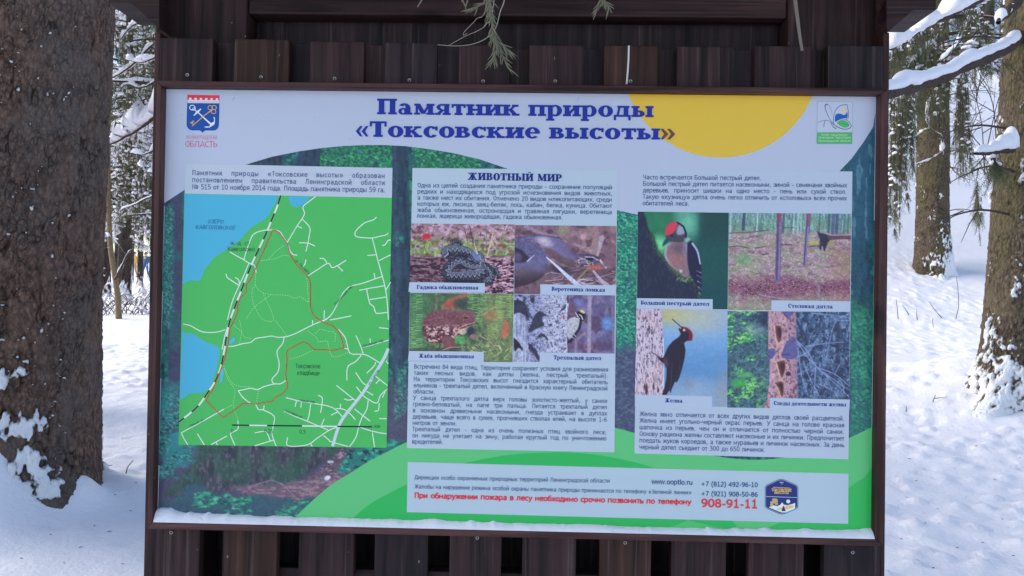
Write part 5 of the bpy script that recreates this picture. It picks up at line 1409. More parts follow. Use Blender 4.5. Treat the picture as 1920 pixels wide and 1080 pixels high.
m, d = p.poly([(960, 320), (1030, 300), (1100, 340), (1105, 380), (1080, 440), (1020, 470), (1000, 400), (970, 360)], (40, 40, 58), 7); p.poly([(1010, 300), (1050, 290), (1090, 320), (1080, 345), (1030, 320)], (206, 200, 160), 7); p.line([(1010, 360), (1040, 380), (1060, 430)], 12, 14, (206, 210, 226)); p.line([(955, 330), (990, 390), (1010, 420)], 10, 14, (200, 206, 222)); p.line([(960, 400), (1010, 410)], 8, 8, (40, 40, 60))
PHN.append(p.build('three_toed_woodpecker_photo', 9, POSTER))

# 5 great spotted woodpecker
p = Paint([(1196, 397), (1366, 399), (1364, 580), (1194, 578)], (1190, 390), 5.538, 1, 15)
p.grain = .45
p.fill((28, 76, 66)); p.mix((1 - sst(450, 700, p.X)) * .8, (42, 112, 70)); p.mix(p.ell(550, 150, 110, 150, None, .9) * .9, (112, 186, 146)); p.mix(p.ell(260, 380, 80, 90, None, .8), (112, 200, 122)); p.mix(p.ell(480, 60, 70, 60, None, .9) * .6, (92, 150, 122)); p.mix(p.ell(250, 150, 140, 100, None, .9) * .5, (52, 132, 82)); p.mix(sst(640, 700, p.X) * (1 - sst(250, 450, p.Y)) * .6, (36, 62, 56)); p.mix(sst(700, 900, p.Y) * .4, (24, 62, 68))
m, d = p.poly([(20, 30), (90, 30), (140, 200), (210, 330), (240, 440), (310, 520), (400, 640), (480, 700), (610, 760), (660, 830), (690, 940), (690, 1060), (0, 1060)], (36, 40, 54), 14, 1, 12); p.mix(m * sst(.5, .64, p.n(16, 40, 3, 3)) * .35, (60, 64, 72)); p.mix(m * sst(60, 10, d) * sst(.45, .58, p.n(12, 12, 3, 4)) * sst(200, 280, p.Y), (62, 84, 44))
p.blades(40, (430, 680, 610, 770), 40, 60, 34, 5, [(150, 160, 90), (110, 130, 70), (176, 176, 110)], .85); p.blades(14, (240, 430, 300, 500), 60, 60, 30, 5, [(60, 110, 56)], .8); p.blades(10, (150, 220, 210, 320), 30, 60, 34, 5, [(50, 84, 50)], .8)
m, d = p.poly([(325, 390), (400, 350), (500, 350), (550, 400), (570, 560), (560, 700), (520, 720), (450, 660), (380, 600), (330, 540), (310, 480)], (136, 108, 108), 14); p.mix(p.ell(430, 520, 80, 110, None, .9) * .7, (170, 108, 96)); p.mix(p.ell(540, 420, 45, 70, None, .8) * .7, (150, 150, 166)); p.mix(p.ell(455, 420, 60, 60, None, .9) * .7, (92, 72, 78)); p.mix(m * sst(.45, .65, p.n(14, 20, 3, 61)) * .3, (96, 76, 80)); p.mix(m * sst(30, 0, d) * sst(420, 320, p.X) * .8, (186, 190, 206))
m, d = p.poly([(550, 330), (600, 350), (650, 430), (685, 560), (695, 700), (690, 840), (640, 800), (580, 700), (550, 580), (545, 430)], (36, 34, 56), 9); p.line([(600, 370), (650, 450), (680, 580)], 22, 14, (184, 192, 206), .9, 5, True)
for y in (650, 700, 760, 820, 880): p.line([(640 + (y - 650) * .12, y), (690, y + 24)], 9, 7, (170, 176, 196), .8)
p.line([(640, 640), (680, 740), (690, 930)], 44, 14, (40, 38, 58), .5)
m, d = p.poly([(315, 250), (340, 180), (390, 148), (450, 148), (500, 180), (535, 240), (540, 300), (500, 350), (400, 352), (345, 330), (320, 300)], (70, 62, 70), 7); p.poly([(312, 250), (335, 185), (385, 148), (440, 150), (430, 210), (400, 255), (350, 280), (318, 285)], (206, 62, 70), 8); p.poly([(460, 170), (510, 210), (515, 265), (460, 280), (435, 262), (440, 215)], (160, 168, 178), 16, .85); p.line([(440, 150), (505, 190), (530, 260), (530, 320)], 14, 24, (36, 36, 52)); p.poly([(330, 310), (365, 330), (330, 370), (288, 398), (300, 350)], (46, 62, 86), 6); p.ell(385, 290, 12, 10, (24, 20, 26), .4); p.mix(p.ell(545, 330, 30, 24, None, .6) * .8, (150, 190, 170))
p.line([(350, 570), (420, 630), (480, 650)], 12, 9, (150, 124, 126)); p.ell(480, 655, 14, 16, (190, 176, 180), .5)
PHN.append(p.build('spotted_woodpecker_photo', 9, POSTER))

# 6 pine wood floor
p = Paint([(1366, 399), (1596, 401), (1593, 583), (1365, 581)], (1362, 395), 5.685, 1, 16)
p.vy([(20, (120, 152, 140)), (150, (112, 146, 120)), (240, (140, 140, 124)), (330, (152, 128, 122)), (700, (150, 130, 120)), (1080, (140, 128, 104))])
up = 1 - sst(200, 250, p.Y); p.mix(up * sst(.5, .64, p.n(16, 70, 3, 1)) * .5, (70, 96, 100)); p.mix(up * sst(.54, .66, p.n(12, 60, 3, 2)) * .6, (160, 190, 184)); p.mix(up * sst(.5, .64, p.n(30, 24, 3, 3)) * .5, (92, 140, 96))
gd = sst(215, 270, p.Y); p.mix(gd * sst(.48, .6, p.n(60, 26, 4, 4)) * .8, (176, 144, 140)); p.mix(gd * sst(.55, .68, p.n(70, 24, 4, 5)) * .6, (116, 84, 92)); p.mix(gd * sst(.5, .6, p.n(90, 40, 3, 6)) * .5, (142, 150, 104)); p.mix(gd * sst(.64, .70, p.n(16, 11, 3, 7)) * .8, (196, 176, 174)); p.mix(sst(1000, 1200, p.X) * sst(360, 420, p.Y) * .4, (156, 106, 88)); p.mix(p.ell(180, 520, 90, 60, None, .5) * .75, (112, 156, 100))
m = sst(680, 760, p.Y + 110 * (p.n(90, 70, 3, 8) - .5) - np.abs(p.X - 560) * .05) * (1 - sst(860, 980, p.Y + 130 * (p.n(110, 80, 3, 9) - .5) + np.abs(p.X - 560) * .04)); p.mix(m * .8, (122, 70, 86))
f1, f2, idr = worley(p.X / 22, p.Y / 16, 6)
p.mix(m * (1 - sst(.25, .5, f1)) * (idr < .4), (152, 96, 108)); p.mix(m * (1 - sst(.2, .5, f1)) * (idr > .75), (72, 32, 48)); p.mix(m * (1 - sst(.15, .3, f1)) * (np.abs(idr - .5) < .05), (206, 176, 176))
p.mix(sst(900, 1000, p.Y) * (1 - sst(450, 560, p.X)) * sst(.4, .6, p.n(40, 30, 3, 10)) * .7, (140, 140, 104)); p.line([(350, 895), (480, 920), (620, 945)], 14, 10, (140, 140, 140))
for x, y, w, c in ((35, 300, 18, (160, 190, 180)), (178, 200, 32, (64, 70, 92)), (320, 250, 14, (190, 206, 206)), (710, 240, 14, (176, 200, 196)), (755, 240, 14, (176, 200, 196)), (790, 240, 10, (176, 200, 196)), (600, 230, 26, (92, 84, 96)), (880, 240, 16, (84, 96, 110)), (985, 240, 20, (84, 96, 106)), (1085, 230, 26, (74, 84, 104)), (1130, 240, 34, (84, 88, 116)), (1170, 240, 34, (72, 80, 108)), (1250, 240, 20, (92, 112, 120)), (1290, 240, 18, (84, 104, 112)), (1215, 240, 14, (104, 128, 130))): p.line([(x + 12, 20), (x, y)], w, w, c, .85, 5)
p.line([(30, 240), (250, 230), (440, 208)], 12, 14, (92, 66, 70), .7); p.line([(600, 185), (720, 178)], 10, 8, (84, 66, 70), .8)
for q in ([(20, 390), (120, 375), (240, 400)], [(300, 400), (420, 380)], [(380, 470), (450, 460)], [(880, 380), (1000, 372)], [(560, 360), (700, 366)]): p.line(q, 14, 9, (74, 56, 66), .8)
def trunk6(x0, y0, x1, y1, w0, w1, c, red):
    p.line([(x0, y0), (x1, y1)], w0, w1, c, 1, 4); p.line([(x0 + w0 * .25, y0), (x1 + w1 * .2, y1)], 8, 8, (166, 136, 156), .8, 4); p.line([(x0 - w0 * .2, y0), (x1 - w1 * .2, y1)], 10, 12, (70, 56, 84), .8, 4)
    p.line([(x0, y0), (x0 - 4, y0 + red)], w0, w0 * .7, (150, 62, 76), .75, 8)
trunk6(562, 20, 545, 735, 52, 60, (110, 92, 122), 90); trunk6(872, 20, 832, 570, 36, 34, (112, 100, 140), 140)
p.poly([(960, 215), (1010, 240), (1060, 255), (1110, 270), (1100, 320), (1070, 370), (1040, 430), (1020, 380), (1005, 435), (985, 380), (990, 300)], (48, 46, 58), 8, 1, 8); p.line([(1100, 290), (1220, 280), (1330, 285)], 50, 44, (92, 62, 72), .95, 6); p.line([(1100, 262), (1220, 262), (1330, 262)], 14, 12, (160, 130, 136), .9); p.ell(930, 345, 60, 24, (170, 164, 84), .5); p.ell(1120, 350, 40, 20, (160, 150, 84), .6)
p.line([(990, 800), (985, 900), (1000, 950)], 22, 26, (120, 130, 124), .8)
PHN.append(p.build('forest_floor_photo', 9, POSTER))

# 7 black woodpecker
p = Paint([(1193, 579), (1364, 581), (1362, 763), (1190, 760)], (1185, 575), 5.54, 1, 17)
p.cast = (.98, .98, 1.0); p.add = (0, 0, 0); p.grain = .35
p.vy([(20, (140, 170, 204)), (280, (122, 166, 216)), (560, (92, 144, 200)), (720, (88, 138, 194)), (1040, (130, 160, 196))])
p.mix(p.ell(430, 90, 190, 90, None, .9) * .85, (176, 176, 112)); p.mix(p.ell(700, 130, 240, 130, None, .9) * .7, (172, 182, 172)); p.mix(p.ell(640, 860, 220, 110, None, .9) * .7, (146, 172, 206)); p.mix(p.ell(570, 800, 70, 70, None, .9) * .4, (110, 130, 158)); p.mix(sst(800, 960, p.X) * sst(500, 900, p.Y) * .7, (140, 152, 166))
m, d = p.poly([(30, 10), (310, 10), (322, 400), (330, 700), (318, 930), (318, 1090), (20, 1090)], (190, 184, 210), 6, 1, 0, False); p.mix(m * sst(.54, .64, p.n(14, 60, 4, 3)) * .8, (120, 110, 142)); p.mix(m * sst(.62, .68, p.n(10, 30, 3, 4)), (84, 72, 96)); p.mix(m * sst(.5, .66, p.n(90, 160, 3, 5)) * .4, (196, 170, 190)); p.mix(m * sst(560, 900, p.Y) * .4, (204, 190, 204))
for q in ((222, 830, 10, 34), (150, 860, 14, 60), (270, 870, 10, 24), (130, 830, 8, 30)): p.ell(*q, (76, 50, 64), .5)
p.line([(322, 330), (330, 560), (326, 860)], 10, 8, (206, 214, 236), .9)
BK = (38, 36, 56)
p.poly([(480, 230), (510, 205), (570, 215), (615, 255), (630, 310), (615, 350), (565, 358), (540, 380), (556, 450), (545, 540), (520, 640), (490, 740), (465, 785), (445, 780), (415, 850), (400, 895), (388, 870), (355, 915), (310, 915), (335, 840), (355, 740), (358, 640), (330, 590), (290, 560), (262, 525), (320, 530), (345, 480), (370, 420), (420, 360), (490, 310), (505, 280)], BK, 6, 1, 0, False)
m, d = p.poly([(505, 210), (560, 212), (612, 250), (632, 300), (620, 352), (585, 340), (590, 280), (550, 240)], (104, 40, 62), 8); p.line([(510, 205), (580, 222), (628, 275), (628, 340)], 6, 8, (196, 120, 140), .8, 4, True); p.ell(540, 243, 13, 13, (206, 204, 210), .3); p.ell(541, 243, 5, 5, (40, 36, 50), .3)
p.poly([(415, 125), (440, 135), (512, 215), (505, 232), (460, 200)], (150, 164, 186), 5, 1, 0, False); p.line([(418, 130), (470, 175), (515, 218)], 9, 9, (36, 36, 50))
p.line([(300, 530), (230, 490), (200, 465)], 14, 9, (92, 80, 104)); p.line([(215, 480), (170, 485)], 8, 5, (104, 92, 112)); p.line([(210, 470), (205, 440)], 8, 5, (104, 92, 112))
p.line([(415, 580), (410, 720), (395, 880)], 5, 5, (90, 80, 108), .7); p.line([(500, 560), (490, 660), (445, 780)], 5, 5, (72, 66, 92), .7); p.mix(p.ell(350, 580, 26, 50, None, .7) * .5, (96, 88, 96))
PHN.append(p.build('black_woodpecker_photo', 9, POSTER))

# 8 pecked trunk
p = Paint([(1364, 583), (1593, 585), (1592, 767), (1363, 764)], (1360, 578), 5.625, 1, 18)
p.fill((66, 88, 106)); p.speck(50, 60, .46, .62, (98, 122, 140), 1, 4, .8); p.speck(40, 40, .52, .64, (38, 48, 66), 2, 4, .85); p.speck(14, 20, .58, .68, (138, 154, 176), 3, 3, .7)
lf = 1 - sst(430, 470, p.X); p.mix(lf * .5, (64, 104, 92)); f1, f2, idr = worley(p.X / 44, p.Y / 38, 9)
cl = lf * sst(.42, .56, p.n(120, 100, 2, 5)) * (1 - .8 * sst(250, 440, p.X)); p.mix(cl * sst(.44, .54, p.n(34, 22, 3, 51)), (74, 150, 84)); p.mix(cl * sst(.50, .58, p.n(28, 18, 3, 52)), (104, 184, 96)); p.mix(cl * sst(.58, .64, p.n(24, 16, 3, 53)), (146, 204, 116)); p.mix(lf * sst(.54, .62, p.n(26, 20, 3, 54)) * .7, (46, 70, 74)); p.mix(lf * sst(240, 440, p.X) * (1 - sst(170, 240, p.Y)) * .75, (40, 42, 62)); p.ell(330, 230, 100, 60, (130, 150, 146), .6, 0, .6); p.ell(140, 790, 80, 50, (66, 168, 72), .5, 0, .8); p.ell(200, 700, 90, 30, (96, 180, 92), .5, 0, .8); p.blades(16, (30, 40, 440, 1000), 40, 60, 130, 5, [(56, 70, 70), (130, 150, 120)], .7)
rt = sst(740, 780, p.X); p.mix(rt * sst(.5, .6, p.n(26, 60, 4, 7)) * .6, (48, 58, 80)); p.mix(rt * (1 - sst(0, 40, np.abs(p.X - 1185 + (p.Y - 400) * .02))) * .7 * sst(100, 160, p.Y) * (1 - sst(680, 740, p.Y)), (46, 52, 72))
p.line([(750, 130), (840, 300), (860, 380)], 30, 20, (50, 54, 72), .8, 6)
for q in ([(720, 310), (860, 450), (960, 620), (1120, 760), (1320, 950)], [(760, 360), (940, 600), (1300, 860)], [(730, 330), (770, 480), (800, 700), (870, 920)], [(950, 600), (935, 940)], [(860, 400), (1040, 372), (1250, 355)], [(760, 700), (880, 640)], [(990, 800), (1120, 860), (1190, 950)], [(750, 520), (880, 450), (990, 280)], [(820, 560), (900, 760), (1000, 940)], [(1200, 600), (1150, 700)], [(960, 620), (1160, 700), (1330, 840)], [(900, 50), (1080, 70), (1310, 96)], [(1190, 130), (1310, 130)], [(1300, 60), (1150, 160), (1060, 540)]): p.line(q, 13, 8, (140, 148, 182), .8, 4, True)
p.blades(70, (770, 200, 1290, 900), -50, 50, 130, 5, [(128, 138, 170), (108, 118, 150), (44, 50, 70)], .6)
m, d = p.poly([(452, 20), (740, 20), (742, 200), (755, 500), (757, 940), (470, 1060), (400, 1060), (440, 960), (462, 800), (465, 560), (452, 400)], (180, 138, 140), 8, 1, 4, False)
p.mix(m * sst(.5, .62, p.n(50, 90, 3, 11)) * .5, (206, 160, 150)); p.mix(m * sst(.56, .64, p.n(20, 22, 3, 12)) * sst(560, 660, p.X) * .8, (108, 74, 88)); p.mix(m * sst(640, 740, p.X) * .4, (140, 108, 128)); p.mix(m * sst(.6, .67, p.n(16, 24, 3, 13)) * .6, (92, 60, 70))
for q, c in (([(525, 180), (585, 195), (590, 300), (572, 355), (545, 340), (530, 260)], (110, 64, 58)), ([(540, 565), (622, 552), (630, 640), (605, 722), (585, 720), (555, 620)], (108, 64, 58)), ([(520, 785), (600, 775), (612, 900), (590, 930), (560, 850)], (110, 68, 58))):
    q = np.array(q, float); cc = q.mean(0)
    p.poly((q - cc) * 1.22 + cc + (-8, 12), (204, 164, 140), 10); p.poly(q, c, 7); p.poly((q - cc) * .6 + cc + (10, -10), (66, 36, 40), 12)
for q in ([(590, 480), (640, 360), (720, 305), (755, 420), (750, 500), (715, 535), (610, 525)], [(430, 470), (480, 425), (525, 440), (520, 490), (450, 550)], [(600, 30), (720, 30), (700, 70), (660, 95), (620, 70)]):
    p.poly(q, (92, 88, 128), 8, 1, 6); c_ = np.array(q, float).mean(0); p.line([(q[0][0], q[0][1] + 10), (c_[0], c_[1] + 46)], 10, 12, (44, 36, 52), .5, 6)
p.ell(660, 690, 26, 24, (66, 44, 62), .4)
PHN.append(p.build('pecked_trunk_photo', 9, POSTER))

# captions under the photographs
CAP = [([(768, 529), (909, 531), (909, 549), (766, 547)], 'Гадюка обыкновенная', (781.5, 541.8), (897, 543)), ([(1013, 533), (1156, 535), (1154, 553.5), (1013, 551.5)], 'Веретеница ломкая', (1034, 545.2), (1134.5, 547.2)),
       ([(767, 658), (907, 659.5), (907, 678.5), (765, 676.5)], 'Жаба обыкновенная', (785, 670.5), (889, 671.8)), ([(1012, 660.5), (1153, 663), (1152, 681), (1012, 680)], 'Трехпалый дятел', (1038, 673.6), (1127, 675.2)),
       ([(1194, 559), (1336, 561), (1336, 581), (1193, 578.5)], 'Большой пестрый дятел', (1201, 571), (1329.5, 573.5)), ([(1446, 563), (1594.5, 565), (1593, 584), (1446, 582.5)], 'Столовая дятла', (1477, 577), (1561, 578.5)),
       ([(1190.5, 740), (1335, 743), (1335, 764), (1190, 762)], 'Желна', (1246, 754), (1279.5, 755)), ([(1444, 746), (1593, 749), (1592, 768), (1443, 766)], 'Следы деятельности желны', (1450, 759.3), (1586, 762))]
for q, s, a, b in CAP:
    f = Flat(11); f.poly(q, (160, 182, 216)); f.y -= STEP * 2
    write(f, s, a, b, 5.3, (22, 38, 132), 'slab')
    f.build('caption', POSTER)
# ------------------------------------------------------------------ trees
def trunk_mesh(name, axis, zs_top, r_of, n_th, rows, mat, flare=0.0, flake=.045, amp=.012, snow=None, seed=1, lobes=5, lobe_amp=.0):
    """axis(z) -> x, y of the trunk's centre; rows = heights of the rings (local, from the ground point)"""
    th = np.linspace(0, 2 * math.pi, n_th + 1)[:-1]
    T, Z = np.meshgrid(th, rows)
    r0 = r_of(Z)
    fl = flare * np.exp(-Z / .22)
    lob = (.55 + .45 * np.cos(T * lobes + 1.3 + .8 * np.sin(T + seed)))
    r = r0 + fl * lob + lobe_amp * (fbm(np.cos(T) * 1.2, np.sin(T) * 1.2, Z * .8, 2, seed + 5) - .5)
    nu = max(8, int(2 * math.pi * r0.mean() / flake))
    u = T / (2 * math.pi) * nu
    v = Z / (flake * 1.9)
    wu = .55 * (fbm(np.cos(T) * 7, np.sin(T) * 7, Z * 9, 2, seed + 1) - .5); 
    wv = 1.1 * (fbm(np.cos(T) * 9 + 5, np.sin(T) * 9, Z * 12, 3, seed + 9) - .5)
    wu = wu + .8 * (fbm(np.cos(T) * 22, np.sin(T) * 22, Z * 18, 2, seed + 8) - .5)
    f1, f2, idr = worley(np.mod(u + wu, nu), v + wv, seed, nu)
    c3, s3 = np.cos(T) * r0, np.sin(T) * r0
    k = .034 / flake
    def cr(sc, zs, w, sd):
        g = fbm(c3 * sc * k, s3 * sc * k, Z * zs * k, 3, seed + sd) - .5
        return 1 - sst(.0, w, np.abs(g))
    crk = np.maximum(np.maximum(.95 * cr(15, 6, .035, 21), .75 * cr(34, 17, .05, 22)), np.maximum(.55 * cr(60, 40, .06, 23), .5 * (1 - sst(.02, .26, f2 - f1))))
    crk = crk * (.45 + .55 * sst(.3, .6, fbm(c3 * 12, s3 * 12, Z * 9, 3, seed + 24)))
    fl_ = 1 - crk
    cx, cy, cz = np.cos(T) * r0, np.sin(T) * r0, Z
    d = amp * (fl_ * (.35 + .9 * idr)) + amp * 1.3 * (fbm(cx * 14, cy * 14, cz * 7, 4, seed + 2) - .5) + amp * .7 * (fbm(cx * 60, cy * 60, cz * 38, 3, seed + 3) - .5)
    sm = np.zeros_like(T)
    if snow: sm = snow(T, Z, r, fl_, d)
    s2 = sst(.42, .6, sm)
    d = d * (1 - .35 * s2) + s2 * (.012 + .040 * fbm(cx * 11, cy * 11, cz * 14, 3, seed + 4))
    r = r + d
    ax, ay = axis(Z)
    V = np.stack([ax + np.cos(T) * r, ay + np.sin(T) * r, Z], -1).reshape(-1, 3)
    n, m = T.shape
    i = np.arange(n * m).reshape(n, m)
    j = np.roll(i, -1, 1)
    Fc = np.stack([i[:-1], j[:-1], j[1:], i[1:]], -1).reshape(-1, 4)
    return mesh_np(name, V, Fc, [mat], None, True, {'snow': sm.ravel(), 'crack': (1 - fl_).ravel()})

# needle sprays: flat feathers of needles on a stem, laid out by the thousand
def spray_template(n=9, ln=.16, nl=.05, w=.008, rngs=1):
    rg = np.random.RandomState(rngs)
    V, Fc = [], []
    def tri(a, b, c):
        k = len(V); V.extend([a, b, c]); Fc.append((k, k + 1, k + 2))
    tri((0, -.004, 0), (0, .004, 0), (ln, 0, -.02))
    for i in range(n):
        x = ln * (i + .5) / n
        zd = -.02 * x / ln
        for s in (-1, 1):
            a = R(40 + rg.uniform(-14, 14)); l = nl * rg.uniform(.7, 1.25) * (1 - .35 * x / ln)
            e = (x + l * math.cos(a), s * l * math.sin(a), zd + rg.uniform(-.014, .010))
            tri((x - w / 2, 0, zd), (x + w / 2, 0, zd), e)
    return np.array(V), np.array(Fc)

def frames(D, up=None, roll=None):
    D = D / (np.linalg.norm(D, axis=1)[:, None] + 1e-9)
    u = np.tile([0., 0., 1.], (len(D), 1)) if up is None else up
    u = np.where(np.abs((D * u).sum(1))[:, None] > .97, np.array([[0., 1., 0.]]), u)
    Yv = np.cross(u, D); Yv /= np.linalg.norm(Yv, axis=1)[:, None] + 1e-9
    Zv = np.cross(D, Yv)
    if roll is not None:
        c, s = np.cos(roll)[:, None], np.sin(roll)[:, None]
        Yv, Zv = Yv * c + Zv * s, -Yv * s + Zv * c
    return D, Yv, Zv

def scatter(tmpl, P, D, S, roll=None):
    V, Fc = tmpl
    X, Y, Z = frames(D, None, roll)
    S = np.asarray(S)[:, None, None]
    W = P[:, None, :] + S * (V[None, :, 0:1] * X[:, None, :] + V[None, :, 1:2] * Y[:, None, :] + V[None, :, 2:3] * Z[:, None, :])
    n = len(P)
    Fa = (Fc[None] + (np.arange(n) * len(V))[:, None, None]).reshape(-1, 3)
    return W.reshape(-1, 3), Fa

SP_FINE = spray_template(12, .17, .042, .006, 1)
SP_MID = spray_template(7, .24, .07, .016, 2)
SP_FAR = spray_template(4, .42, .15, .05, 3)

def blob_template(seed):
    bm = bmesh.new(); bmesh.ops.create_icosphere(bm, subdivisions=2, radius=1)
    V = np.array([v.co[:] for v in bm.verts]); Fc = np.array([[v.index for v in f.verts] for f in bm.faces]); bm.free()
    d = 1 + .5 * (fbm(V[:, 0] * 1.4 + seed, V[:, 1] * 1.4, V[:, 2] * 1.4, 2, seed) - .5)
    V = V * d[:, None]; V[:, 2] = np.where(V[:, 2] < 0, V[:, 2] * .25, V[:, 2] * .6)
    return V, Fc
BLOBS = [blob_template(k) for k in range(4)]

def tube_np(pts, rad, seg):
    V, Fc = tube(pts, rad, seg, False)
    return np.array(V), np.array(Fc)

class TreeParts:
    def __init__(self): self.w, self.nd, self.sn = [], [], []
    def wood(self, V, F4): self.w.append((V, F4))
    @staticmethod
    def cat(lst):
        n = 0; V, Fc = [], []
        for v, f in lst:
            V.append(v); Fc.append(f + n); n += len(v)
        return np.vstack(V), np.vstack(Fc)

def snow_on(pts, width, height, rng, n_side=7, gap=.42):
    if isinstance(width, tuple): width = np.linspace(*width, len(pts))
    if isinstance(height, tuple): height = np.linspace(*height, len(pts))
    """a lumpy load of snow lying along a limb"""
    P = np.asarray(pts, float); n = len(P)
    s = np.concatenate([[0], np.cumsum(np.linalg.norm(np.diff(P, axis=0), axis=1))])
    T = np.gradient(P, axis=0); T /= np.linalg.norm(T, axis=1)[:, None] + 1e-9
    side = np.cross(T, [0, 0, 1.0]); side /= np.linalg.norm(side, axis=1)[:, None] + 1e-9
    k = rng.uniform(0, 50)
    L = s[-1]
    fb = fbm(s / (L * .10 + .05) + k, s * 0, 0, 4, 2)
    mod = (.55 + .9 * fb if gap == 0 else np.clip(2.3 * (fb - gap) + .25, 0.03, 1.5)) * sst(0, .06, s / L) * (1 - sst(.93, 1, s / L))
    w = np.broadcast_to(np.asarray(width, float), (n,)) * (.5 + .5 * mod); h = np.broadcast_to(np.asarray(height, float), (n,)) * mod
    V = []
    for j in range(n_side):
        a = math.pi * j / (n_side - 1)
        V.append(P + side * (math.cos(a) * w)[:, None] + np.array([0, 0, 1.0]) * (math.sin(a) ** .8 * h + .1 * w)[:, None])
    V = np.stack(V, 1)
    V += (.16 * np.minimum(w, h + .002))[:, None, None] * (np.stack([fbm(V[..., 0] * 28 + q * 9, V[..., 1] * 28, V[..., 2] * 28, 2, 7 + q) for q in range(3)], -1) - .5)
    i = np.arange(n * n_side).reshape(n, n_side)
    Fc = np.stack([i[:-1, :-1], i[:-1, 1:], i[1:, 1:], i[1:, :-1]], -1).reshape(-1, 4)
    bot = np.stack([i[:-1, -1], i[:-1, 0], i[1:, 0], i[1:, -1]], -1)
    return V.reshape(-1, 3), np.vstack([Fc, bot])

def spruce_crown(tp, base, r_at, z0, z1, H, Lmax, rng, tm, n_per_m=5, sprays=26, snow=.5, droop=.45, far=False, az=None, hang=.5, sc=1.0):
    """boughs of a spruce between z0 and z1 (heights above the ground point)"""
    z = z0
    rs = np.random.RandomState(rng.randint(0, 10 ** 6))
    while z < z1:
        z += rng.expovariate(n_per_m)
        if z > z1: break
        a = rng.uniform(0, 2 * math.pi) if az is None else R(rng.uniform(*az))
        L = Lmax * (1 - z / H) ** .8 * rng.uniform(.65, 1.1) + .25
        u = np.array([math.cos(a), math.sin(a), 0])
        st = rng.uniform(.0, .25)
        t = np.linspace(0, 1, 9)
        P = base + np.array([0, 0, z]) + u * (r_at(z) * .7 + L * t)[:, None] + np.array([0, 0, 1.0]) * (L * (st * t - droop * t ** 1.6 + .16 * t ** 4))[:, None]
        P[:, :2] += (rs.rand(9, 2) - .5) * .06 * L * t[:, None]
        tp.wood(*tube_np(P, np.linspace(.012 + .012 * L, .004, 9) * (1.0 if not far else 1.4), 5 if not far else 4))
        if snow > 0 and rng.random() < snow:
            V, Fq = snow_on(P[1:], np.linspace(.10, .045, 8) * L ** .5, np.linspace(.07, .03, 8) * L ** .5, rng, 5)
            tp.sn.append((V, np.vstack([Fq[:, [0, 1, 2]], Fq[:, [0, 2, 3]]])))
        n = int(sprays * L * rng.uniform(.7, 1.2))
        q = .12 + .88 * rs.rand(n) ** .8
        ii = q * 8
        i0 = np.minimum(ii.astype(int), 7)
        B = P[i0] + (P[i0 + 1] - P[i0]) * (ii - i0)[:, None]
        tan = P[i0 + 1] - P[i0]; tan /= np.linalg.norm(tan, axis=1)[:, None] + 1e-9
        sd = np.cross(tan, [0, 0, 1.0]) * np.where(rs.rand(n) < .5, -1, 1)[:, None]
        D = tan * (.5 + .3 * rs.rand(n))[:, None] + sd * (.75 * rs.rand(n))[:, None] + np.array([0, 0, -1.0]) * (hang * rs.rand(n) * 1.6)[:, None]
        off = rs.rand(n) ** 1.3 * .22 * L ** .6
        Dn = D / np.linalg.norm(D, axis=1)[:, None]
        B2 = B + Dn * (off * .8)[:, None] + np.array([0, 0, -1.0]) * (off * hang * .9)[:, None]
        S = (.7 + .7 * rs.rand(n)) * (1.15 - .35 * q) * sc
        tp.nd.append(scatter(tm, B2, Dn, S, rs.uniform(-.7, .7, n)))
        if snow > 0:
            m = rs.rand(n) < snow * .33
            if m.any():
                k = rng.randrange(4)
                tp.sn.append(scatter(BLOBS[k], B2[m] + Dn[m] * .06 + np.array([0, 0, .012]), np.stack([Dn[m][:, 0], Dn[m][:, 1], Dn[m][:, 2] * .35], 1), (.028 + .045 * rs.rand(m.sum())) * (1.6 if far else 1)))

def finish_tree(root, tp, limb_mat, needle_mat):
    if tp.w or tp.nd:
        V, Fs, mi = [], [], []
        n = 0
        if tp.w:
            v, f = TreeParts.cat(tp.w); f = np.vstack([f[:, [0, 1, 2]], f[:, [0, 2, 3]]])
            V.append(v); Fs.append(f); mi.append(np.zeros(len(f), int)); n += len(v)
        if tp.nd:
            v, f = TreeParts.cat(tp.nd)
            V.append(v); Fs.append(f + n); mi.append(np.ones(len(f), int))
        cr = link('crown', mesh_np('crown', np.vstack(V), np.vstack(Fs), [limb_mat, needle_mat], np.concatenate(mi), False), root)
        if tp.sn:
            v, f = TreeParts.cat(tp.sn)
            tag(link('snow_load', mesh_np('snow_load', v, f, [SNOW_B], None, True), cr), kind='stuff')
        return cr

def rows_for(h_fine, st, H, st2=.35):
    a = np.arange(-.35, h_fine, st)
    b = np.arange(h_fine, H, st2)
    return np.concatenate([a, b])

